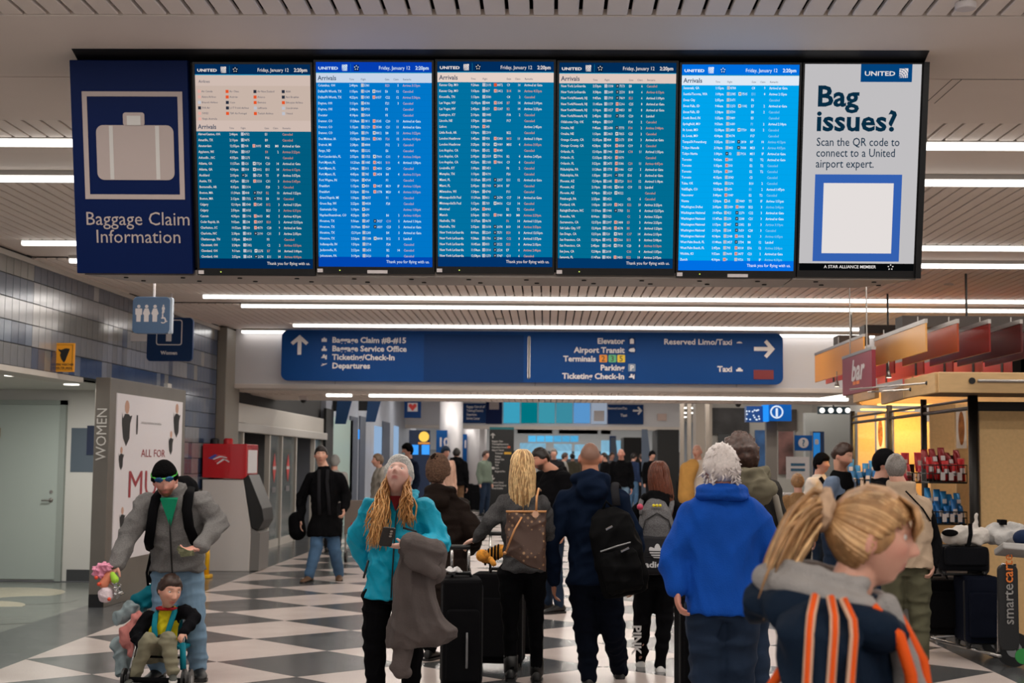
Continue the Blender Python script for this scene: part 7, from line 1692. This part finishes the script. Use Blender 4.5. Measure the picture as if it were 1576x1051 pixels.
mb.capsule(atY(748, 858, 11.25), atY(770, 848, 11.3), .05, .055); mb.sphere(atY(742, 855, 11.2), .05, 14, 10); mb.capsule(atY(755, 860, 11.15), atY(760, 868, 11.1), .022, .022); organic('plush', mb, m_tig, t, .009, 2)
for k in range(5):
    c = atY(747+5*k, 858-2.2*k, 11.27); mb = MB(); mb.tube([c+Vector((.010*math.cos(a)*0, .056*math.cos(a), .056*math.sin(a))) for a in [2*PI*i/14 for i in range(15)]], .008, 6); mb.build('stripe', m_blk, t, smooth=True)
q = atY(806, 960, 11.95); suitcase('third black suitcase seen between the blonde woman\'s legs', (q.x, 11.95, 0), .1, .30, .26, .60, front_bar=False)
q = atY(1063, 980, 10.1); suitcase('slim black suitcase between the girl and the blue fleece', (q.x, 10.1, 0), .05, .19, .40, .72, front_bar=False, handle=.25)
# ---- black backpack on the bald man
p = bald; c = atY(950, 848, 10.26); t = thing('backpack', 'black backpack hanging from one shoulder of the shaved headed man', 'backpack', (c.x, c.y, c.z-.33), 0, world=True)
R = Matrix.Rotation(-.22, 3, 'Y')
def bpv(c, R, x, y, z): return c+R @ Vector((x, y, z))
def bp_ring(c, R, z, hw, y0, y1, n=20): return [bpv(c, R, math.copysign(abs(math.cos(2*PI*j/n))**.6, math.cos(2*PI*j/n))*hw, (y0+y1)/2+math.copysign(abs(math.sin(2*PI*j/n))**.7, math.sin(2*PI*j/n))*(y1-y0)/2, z) for j in range(n)]
mb = MB(); mb.loft([bp_ring(c, R, z, hw, y0, .10) for z, hw, y0 in ((-.32,.12,-.04),(-.31,.165,-.08),(-.2,.18,-.11),(0,.182,-.11),(.16,.172,-.09),(.26,.13,-.05),(.31,.07,.02),(.32,.03,.05))]); organic('pack', mb, cloth('pack_black', (13,13,14), .7), t, .009, 2, wrinkle(.008, .14, 6))
mb = MB(); mb.loft([bp_ring(c, R, z, hw, y0, -.08) for z, hw, y0 in ((-.29,.11,-.12),(-.26,.14,-.16),(-.12,.145,-.17),(-.02,.14,-.15),(.01,.11,-.12))]); organic('front_pocket', mb, cloth('pack_black', (13,13,14), .7), t, .009, 2, wrinkle(.006, .1, 9))
MB().tube([bpv(c, R, -.12, -.13, .03), bpv(c, R, 0, -.15, .045), bpv(c, R, .1, -.14, .05)], .006, 6).build('pocket_zip', mat('zip_grey', (120,120,122), .4, .4), t); MB().tube([bpv(c, R, .02, -.16, .0), bpv(c, R, .08, -.16, .015)], .009, 6).build('zip_pull', m_chr, t); MB().tube([bpv(c, R, -.05, -.12, .17), bpv(c, R, .0, -.12, .185)], .009, 6).build('zip_pull', m_chr, t)
mb = MB(); mb.tube([atY(949, 778, 10.28), atY(946, 752, 10.34), atY(947, 744, 10.46), atY(950, 748, 10.60), atY(955, 790, 10.73)], [.03]*5, 10, True, .35, (1,0,0)); mb.build('shoulder_strap', m_char, t, smooth=True)
MB().tube([bpv(c, R, -.04, .06, .30), bpv(c, R, 0, .05, .36), bpv(c, R, .04, .06, .30)], .010, 8).build('haul_loop', m_blk, t, smooth=True)
# ---- grey backpack on the girl
c = atY(1010, 826, 11.07); R = Matrix.Identity(3); t = thing('backpack', 'heather grey backpack with white trefoil and lettering on the girl', 'backpack', (c.x, c.y, c.z-.29), 0, world=True)
m_hg = cloth('heather_grey', (96,95,97), .9, (200,.4), (120,.35)); m_dg = cloth('pack_charcoal', (44,44,47), .85)
mb = MB(); mb.loft([bp_ring(c, R, z, hw, y0, .10) for z, hw, y0 in ((-.29,.11,-.05),(-.27,.135,-.08),(-.1,.14,-.09),(.1,.138,-.09),(.2,.115,-.06),(.27,.07,-.0),(.29,.03,.05))]); organic('pack', mb, m_hg, t, .008, 2, wrinkle(.004, .12, 4))
mb = MB(); mb.loft([bp_ring(c, R, z, hw, y0, -.03) for z, hw, y0 in ((-.285,.112,-.07),(-.26,.132,-.105),(-.1,.136,-.115),(-.005,.132,-.105),(.012,.11,-.08))]); organic('lower_pocket', mb, m_dg, t, .007, 1)
MB().tube([bpv(c, R, x, y, z) for x, y, z in ((-.11,-.085,.05),(-.09,-.085,.13),(0,-.075,.185),(.09,-.085,.13),(.11,-.085,.05))], .005, 6).build('pocket_zip', m_zip, t)
fy = c.y-.1165; m_tf = mat('print_white', (206,206,208), .7)
for k, (a, L) in enumerate(((0, .115), (.62, .105), (-.62, .105))):
    n = 18; pts = [(math.cos(2*PI*i/n)*.026, math.sin(2*PI*i/n)*L*.5+L*.45) for i in range(n)]; ca, sa = math.cos(a), math.sin(a); top = .0
    MB().prism([(x*ca+y*sa, max(-x*sa+y*ca, .0)) for x, y in pts], (c.x, fy+.0005*k, c.z-.155), (1,0,0), (0,0,1), .002+.0004*k).build('trefoil_leaf', m_tf, t)
for k in range(3): MB().box(c.x-.085, c.x+.085, fy-.0045, fy-.0035, c.z-.145+.019*k, c.z-.139+.019*k).build('trefoil_bar', m_dg, t)
text('lettering', 'adidas', .062, m_tf, t, frame((c.x, fy-.003, c.z-.225), (1,0,0), (0,0,1)), 'CENTER', bold=.03, sx=1.25)
MB().tube([atY(988, 792, 11.05), atY(986, 776, 11.15), atY(988, 768, 11.30)], .02, 8, True, .4).build('shoulder_strap', m_hg, t, smooth=True); MB().tube([atY(1030, 792, 11.05), atY(1034, 776, 11.15), atY(1034, 768, 11.30)], .02, 8, True, .4).build('shoulder_strap', m_hg, t, smooth=True)
for k, px in enumerate((1006, 1011, 1016)): MB().sphere(atY(px, 778, 11.01), .012, 8, 6).build('yellow_badge', mat('badge_yellow', (220,200,30), .5), t, smooth=True)
MB().sphere(atY(985, 780, 11.01), .025, 10, 8).build('round_badge', mat('badge_pink', (190,60,90), .5), t, smooth=True)
# ---- brown tote of the blonde woman
def tote_mat():
    m = bpy.data.materials.new('tote_canvas'); m.use_nodes = True; nt = m.node_tree; b = nt.nodes['Principled BSDF']; b.inputs['Roughness'].default_value = .45
    tc = nt.nodes.new('ShaderNodeTexCoord'); mp = nt.nodes.new('ShaderNodeMapping'); mp.inputs['Scale'].default_value = (26, 26, 26); mp.inputs['Rotation'].default_value = (0, .785, 0)
    v = nt.nodes.new('ShaderNodeTexVoronoi'); v.inputs['Randomness'].default_value = 0; v.inputs['Scale'].default_value = 1; r = nt.nodes.new('ShaderNodeValToRGB'); r.color_ramp.elements[0].position = .20; r.color_ramp.elements[1].position = .30
    r.color_ramp.elements[0].color = rgb(150,116,84); r.color_ramp.elements[1].color = rgb(74,52,42)
    nt.links.new(tc.outputs['Object'], mp.inputs[0]); nt.links.new(mp.outputs[0], v.inputs['Vector']); nt.links.new(v.outputs['Distance'], r.inputs[0]); nt.links.new(r.outputs[0], b.inputs['Base Color']); return m
Yt = 10.17; t = thing('tote_bag', 'brown patterned canvas tote with tan trim on the blonde woman\'s shoulder', 'handbag', atY(812, 880, Yt), 0, world=True); m_tan = mat('tan_leather', (184,128,78), .5)
TL, TR, BR, BL = atY(779, 787, Yt), atY(841, 787, Yt), atY(841, 881, Yt), atY(777, 854, Yt); rings = []
for k in range(7):
    u = k/6; a = BL.lerp(TL, u); b = BR.lerp(TR, u); d = .085*(1-.55*u)*(1-.3*(u < .05)); n = 20; cc = (a+b)/2; ax_ = (b-a)/2
    rings.append([cc+ax_*(math.copysign(abs(math.cos(2*PI*j/n))**.5, math.cos(2*PI*j/n)))+Vector((0, math.copysign(abs(math.sin(2*PI*j/n))**.8, math.sin(2*PI*j/n))*d, 0)) for j in range(n)])
mb = MB(); mb.loft(rings); organic('canvas_body', mb, tote_mat(), t, .008, 3, wrinkle(.006, .14, 3))
MB().tube([TL+Vector((0,-.035,0)), TR+Vector((0,-.035,0))], .008, 8).build('top_binding', m_tan, t, smooth=True)
MB().tube([atY(825, 789, Yt-.04), atY(826, 765, Yt-.03), atY(829, 752, Yt+.10), atY(832, 755, Yt+.25)], .008, 8).build('shoulder_strap', m_tan, t, smooth=True); MB().tube([atY(803, 796, Yt-.05), atY(792, 815, Yt-.10), atY(778, 850, Yt-.10)], .007, 8).build('side_cord', m_tan, t, smooth=True)
MB().disc((atY(824, 791, Yt-.05).x, Yt-.045, atY(824, 791, Yt).z), .024, 16, depth=.005).build('round_tag', mat('tag_pink', (206,160,132), .5), t); MB().sphere(atY(777, 851, Yt-.1), .013, 8, 6).build('cord_end', m_tan, t, smooth=True)
# ---- stroller
SYY = 10.3; t = thing('stroller', 'teal and black folding stroller with silver tubes holding the child', 'stroller', (atY(248, 1000, SYY).x, SYY+.1, 0), 0, world=True); sx = atY(248, 1000, SYY).x
m_st = cloth('stroller_teal', (10,120,138), .7); Z = lambda px, py, dy=0: atY(px, py, SYY+dy)
seat = MB(); seat.loft([[Vector((sx+x*w_, SYY+y, z)) for x, z in ((-1, z0), (1, z0), (1, z0+.03), (-1, z0+.03))] for y, z0, w_ in ((-.10,.26,.15),(.10,.24,.16),(.26,.24,.16))]); seat.build('seat', m_st, t, bevel=.01)
MB().loft([[Vector((sx+x*w_, SYY+y+dy, z)) for x, dy in ((-1, 0), (1, 0), (1, .03), (-1, .03))] for y, z, w_ in ((.24,.24,.16),(.30,.45,.17),(.36,.66,.16))]).build('backrest', m_st, t, bevel=.01)
def tube(name, pts, r=.011, m=None): return MB().tube(pts, r, 8).build(name, m or m_chr, t, smooth=True)
tube('side_tube', [Z(193, 1062, -.25), Z(212, 985, -.1), Z(222, 945, .2), Z(233, 895, .5)]); tube('side_tube', [Z(287, 1062, -.25), Z(281, 1000, -.1), Z(284, 950, .2), Z(293, 890, .5)])
tube('back_leg', [Z(225, 940, .25), Z(245, 1050, .35)]); tube('back_leg', [Z(283, 940, .25), Z(300, 1050, .35)])
tube('handle', [Z(233, 895, .5), Z(236, 872, .55), Z(240, 866, .5)], .017, m_blk); tube('handle', [Z(293, 890, .5), Z(296, 868, .55), Z(292, 862, .5)], .017, m_blk)
tube('cross_bar', [Z(205, 1010, -.15), Z(283, 1012, -.15)], .008, m_blk); tube('foot_rest', [Z(198, 1046, -.3), Z(284, 1048, -.3)], .02, m_blk)
tube('teal_sleeve', [Z(281, 990, -.1), Z(282, 1030, -.18)], .022, m_st); tube('teal_sleeve', [Z(216, 975, -.06), Z(210, 992, -.1)], .02, m_st)
for (px, dy) in ((196, -.25), (288, -.25), (247, .35), (300, .35)):
    w = Z(px, 1050, dy); w.z = .075
    for s_ in (-.022, .022): wh = MB().tube([(w.x+s_-.008, w.y, w.z), (w.x+s_+.008, w.y, w.z)], .075, 20).build('wheel', m_caseT, t); MB().tube([(w.x+s_-.01, w.y, w.z), (w.x+s_+.01, w.y, w.z)], .03, 12).build('hub', mat('hub_grey', (120,122,124), .4), wh)
# bags hung on the stroller
def soft(name, label, cat, m, shapes, base, amp=.012, wl=.09, vox=.009, seed=3):
    o = thing(name, label, cat, base, 0, world=True); mb = MB()
    for a, b, r0, r1 in shapes: mb.capsule(a, b, r0, r1)
    organic('cloth', mb, m, o, vox, 2, wrinkle(amp, wl, seed)); return o
soft('pink_jacket', 'pink jacket hung over the left side of the stroller', 'jacket', cloth('jacket_pink', (206,132,126), .9), [(Z(212, 950, .05), Z(192, 985, .0), .05, .06), (Z(196, 975, 0), Z(205, 1002, -.02), .06, .04)], Z(198, 1005))
soft('blue_blanket', 'pale blue blanket and bag at the left of the stroller', 'blanket', cloth('blanket_blue', (150,166,170), .9, n=(14,.2)), [(Z(200, 935, .15), Z(186, 950, .12), .06, .06), (Z(186, 990, .1), Z(185, 1035, .06), .06, .05), (Z(196, 1015, .1), Z(206, 1035, .1), .045, .05)], Z(188, 1045))
soft('teal_bag', 'small teal bag with black loop tied behind the child', 'bag', m_st, [(Z(212, 922, .25), Z(232, 912, .3), .05, .055), (Z(222, 930, .28), Z(236, 925, .3), .05, .05)], Z(222, 935, .28))
soft('plastic_bag', 'pale printed plastic bag hanging at the right of the stroller', 'bag', mat('bag_pale', (160,152,134), .5, noise=(22,.35)), [(Z(290, 905, .35), Z(296, 925, .35), .03, .055), (Z(296, 930, .35), Z(303, 975, .33), .06, .065), (Z(296, 965, .33), Z(292, 998, .33), .055, .035)], Z(298, 1000, .35), .014, .08)
# ---- luggage trolley on the right
CY = 12.0; XC = atZ(1480, 1000, 0).x
t = thing('luggage_cart', 'dark luggage trolley with a lettered panel and grey handle plate', 'luggage cart', (atY(1550, 1000, 11.4).x, 11.7, 0), 0, world=True)
K2 = lambda px, py, dy=0: atY(px, py, 11.5+dy)
MB().prism([(p_[0], p_[1]) for p_ in rrect(K2(1566, 900).x-K2(1536, 900).x, K2(1550, 868).z-K2(1550, 1000).z, .05, 5)], K2(1536, 1000), (1,0,0), (0,0,1), .05).build('sign_panel', mat('cart_panel', (16,16,18), .5), t, bevel=.006)
MB().tube([K2(1537, 1003), K2(1537, 885), K2(1543, 868), K2(1562, 868), K2(1566, 1003)], .012, 8).build('frame_tube', m_chr, t, smooth=True)
q = K2(1547, 985, -.062); text('lettering', 'smarte', .115, mat('letter_grey', (130,128,126), .5), t, frame((q.x+.07, q.y, K2(1547, 960).z), (0,0,1), (-1,0,0)), 'LEFT', bold=.01, sx=1.0); text('lettering', 'carte', .115, mat('letter_orange', (206,110,40), .5), t, frame((q.x+.07, q.y, K2(1547, 960).z+.325), (0,0,1), (-1,0,0)), 'LEFT', bold=.01, sx=.95)
MB().prism([(0,0),(.36,-.03),(.36,.03),(0,.05)], K2(1530, 855, .1), (1,0,0), (0,.3,1), .25).build('handle_plate', mat('cart_grey', (158,156,154), .5), t, bevel=.012)
a, b = atZ(1432, 982, .09), atZ(1540, 1010, .09); MB().tube([a, b], .014, 8).build('deck_rail', m_chr, t, smooth=True); MB().tube([a+Vector((.45, .35, 0)), b+Vector((.45, .35, 0))], .014, 8).build('deck_rail', m_chr, t, smooth=True); MB().tube([a, a+Vector((.45,.35,0))], .014, 8).build('deck_rail', m_chr, t)
MB().tube([a+Vector((.02, -.01, .02)), a+Vector((.05, -.02, -.05))], .012, 8).build('toe_clip', m_chr, t)
for (px, py, r) in ((1534, 1012, .13), (1560, 1026, .14), (1446, 988, .06)):
    w = atZ(px, py, 0); wh = MB().tube([(w.x, w.y-.02, r), (w.x, w.y+.02, r)], r, 24).build('wheel', m_caseT, t); MB().tube([(w.x, w.y-.026, r), (w.x, w.y+.026, r)], r*.45, 16).build('hub', mat('hub_grey', (120,122,124), .4), wh)
w = atZ(1573, 1035, 0); MB().tube([(w.x, w.y-.03, .13), (w.x, w.y-.02, .13)], .06, 16).build('green_hub', mat('hub_green', (40,130,60), .5), t)
BYY = 12.4
def block(name, label, px0, py0, px1, py1, Y, d, m, rz=0): 
    a, b = atY(px0, py1, Y), atY(px1, py0, Y); s_ = suitcase(label, ((a.x+b.x)/2, Y+d/2, a.z), rz, b.x-a.x, d, b.z-a.z, m, 0, 'luggage on the trolley', False, name); return s_
block('suitcase', 'black upright suitcase at the front of the trolley', 1424, 893, 1486, 984, 12.35, .35, m_case); block('suitcase', 'navy upright suitcase next to the lettered trolley panel', 1488, 888, 1540, 1000, 12.0, .4, m_navyc)
block('duffel_bag', 'dark duffel lying across the suitcases on the trolley', 1447, 842, 1524, 888, 12.1, .4, cloth('duffel_black', (20,21,25), .5, (60,.2)))
for (px, py, Y) in ((1474, 849, 12.07), (1471, 884, 12.07), (1491, 898, 11.97)):
    pass
KK = lambda px, py, Y=12.1: atY(px, py, Y)
o = soft('white_bag', 'white padded bag with black strap heaped on the duffel', 'bag', cloth('padded_white', (196,190,184), .7, (50,.3)), [(KK(1462, 825), KK(1496, 822, 12.3), .075, .08), (KK(1480, 825), KK(1516, 826, 12.2), .08, .07), (KK(1502, 812, 12.25), KK(1503, 794, 12.25), .03, .03)], KK(1480, 842), .012, .11, .011)
MB().tube([KK(1493, 806, 11.98), KK(1494, 822, 11.95), KK(1490, 842, 11.97)], .018, 8, True, .4).build('black_strap', m_blk, o); MB().sphere(KK(1462, 820, 12.0), (.07, .02, .03), 12, 8).build('dark_pocket', m_blk, o, smooth=True)
o = soft('white_pillow', 'second white bundle next to the white padded bag', 'bundle', cloth('padded_white2', (186,184,182), .75, (50,.3)), [(KK(1528, 822, 12.2), KK(1566, 820, 12.2), .09, .09), (KK(1540, 828, 12.1), KK(1572, 826, 12.1), .07, .06)], KK(1545, 842), .012, .12, .012); MB().box(KK(1540, 806).x, KK(1550, 806).x, 12.1, 12.2, KK(1545, 808).z, KK(1545, 800).z).build('black_clip', m_blk, o)
o = MB().sphere(KK(1576, 828, 11.9), (.09, .08, .07), 16, 10).build('navy_pouch', cloth('pouch_navy', (20,36,66)), smooth=True); tag(o, 'round navy pouch at the right end of the trolley load', 'pouch')
# ---- far luggage and a second cart
for k, (px, py0, py1, Y, w) in enumerate(((718, 737, 768, 48, .45), (738, 733, 764, 46, .6))):
    q = atY(px, 760, Y); suitcase('small distant black suitcase '+('by the number columns' if k == 0 else 'left of the directory pylon'), (q.x, Y, 0), 0, w, .4, .85, grp='distant suitcases', front_bar=False)
q = atZ(742, 775, 0); soft('green_duffel', 'dark green duffel on the floor by the directory pylon', 'bag', cloth('duffel_green', (30,70,46)), [(Vector((q.x-.3, 47, .15)), Vector((q.x+.4, 47, .15)), .16, .15)], (q.x, 47, 0), .02, .2, .04)
q = atZ(552, 800, 0); CYY = 22.5; x = atY(552, 770, CYY).x
t = thing('luggage_cart', 'distant luggage trolley with red lettering left of the woman in teal', 'luggage cart', (x, CYY, 0), 0); MB().box(-.22, .2, 0, .06, .45, .98).build('sign_panel', mat('cart_taupe', (120,108,100), .5), t, bevel=.01); MB().prism([(-.1,.55),(.1,.62),(.13,.9),(.03,.86),(.04,.68),(-.12,.62)], (0,-.003,0), (1,0,0), (0,0,1), .003).build('red_mark', mat('cart_red', (180,40,40), .5), t)
for s_ in (-.2, .2): MB().tube([(s_, .03, .1), (s_, .03, 1.05)], .015, 8).build('post', m_chr, t); MB().tube([(s_-.02, .1, .1), (s_+.02, .1, .1)], .1, 16).build('wheel', m_caseT, t)
MB().box(-.22, .22, .05, .8, .18, .22).build('deck', m_chr, t)
flush_organic()
flush_text()
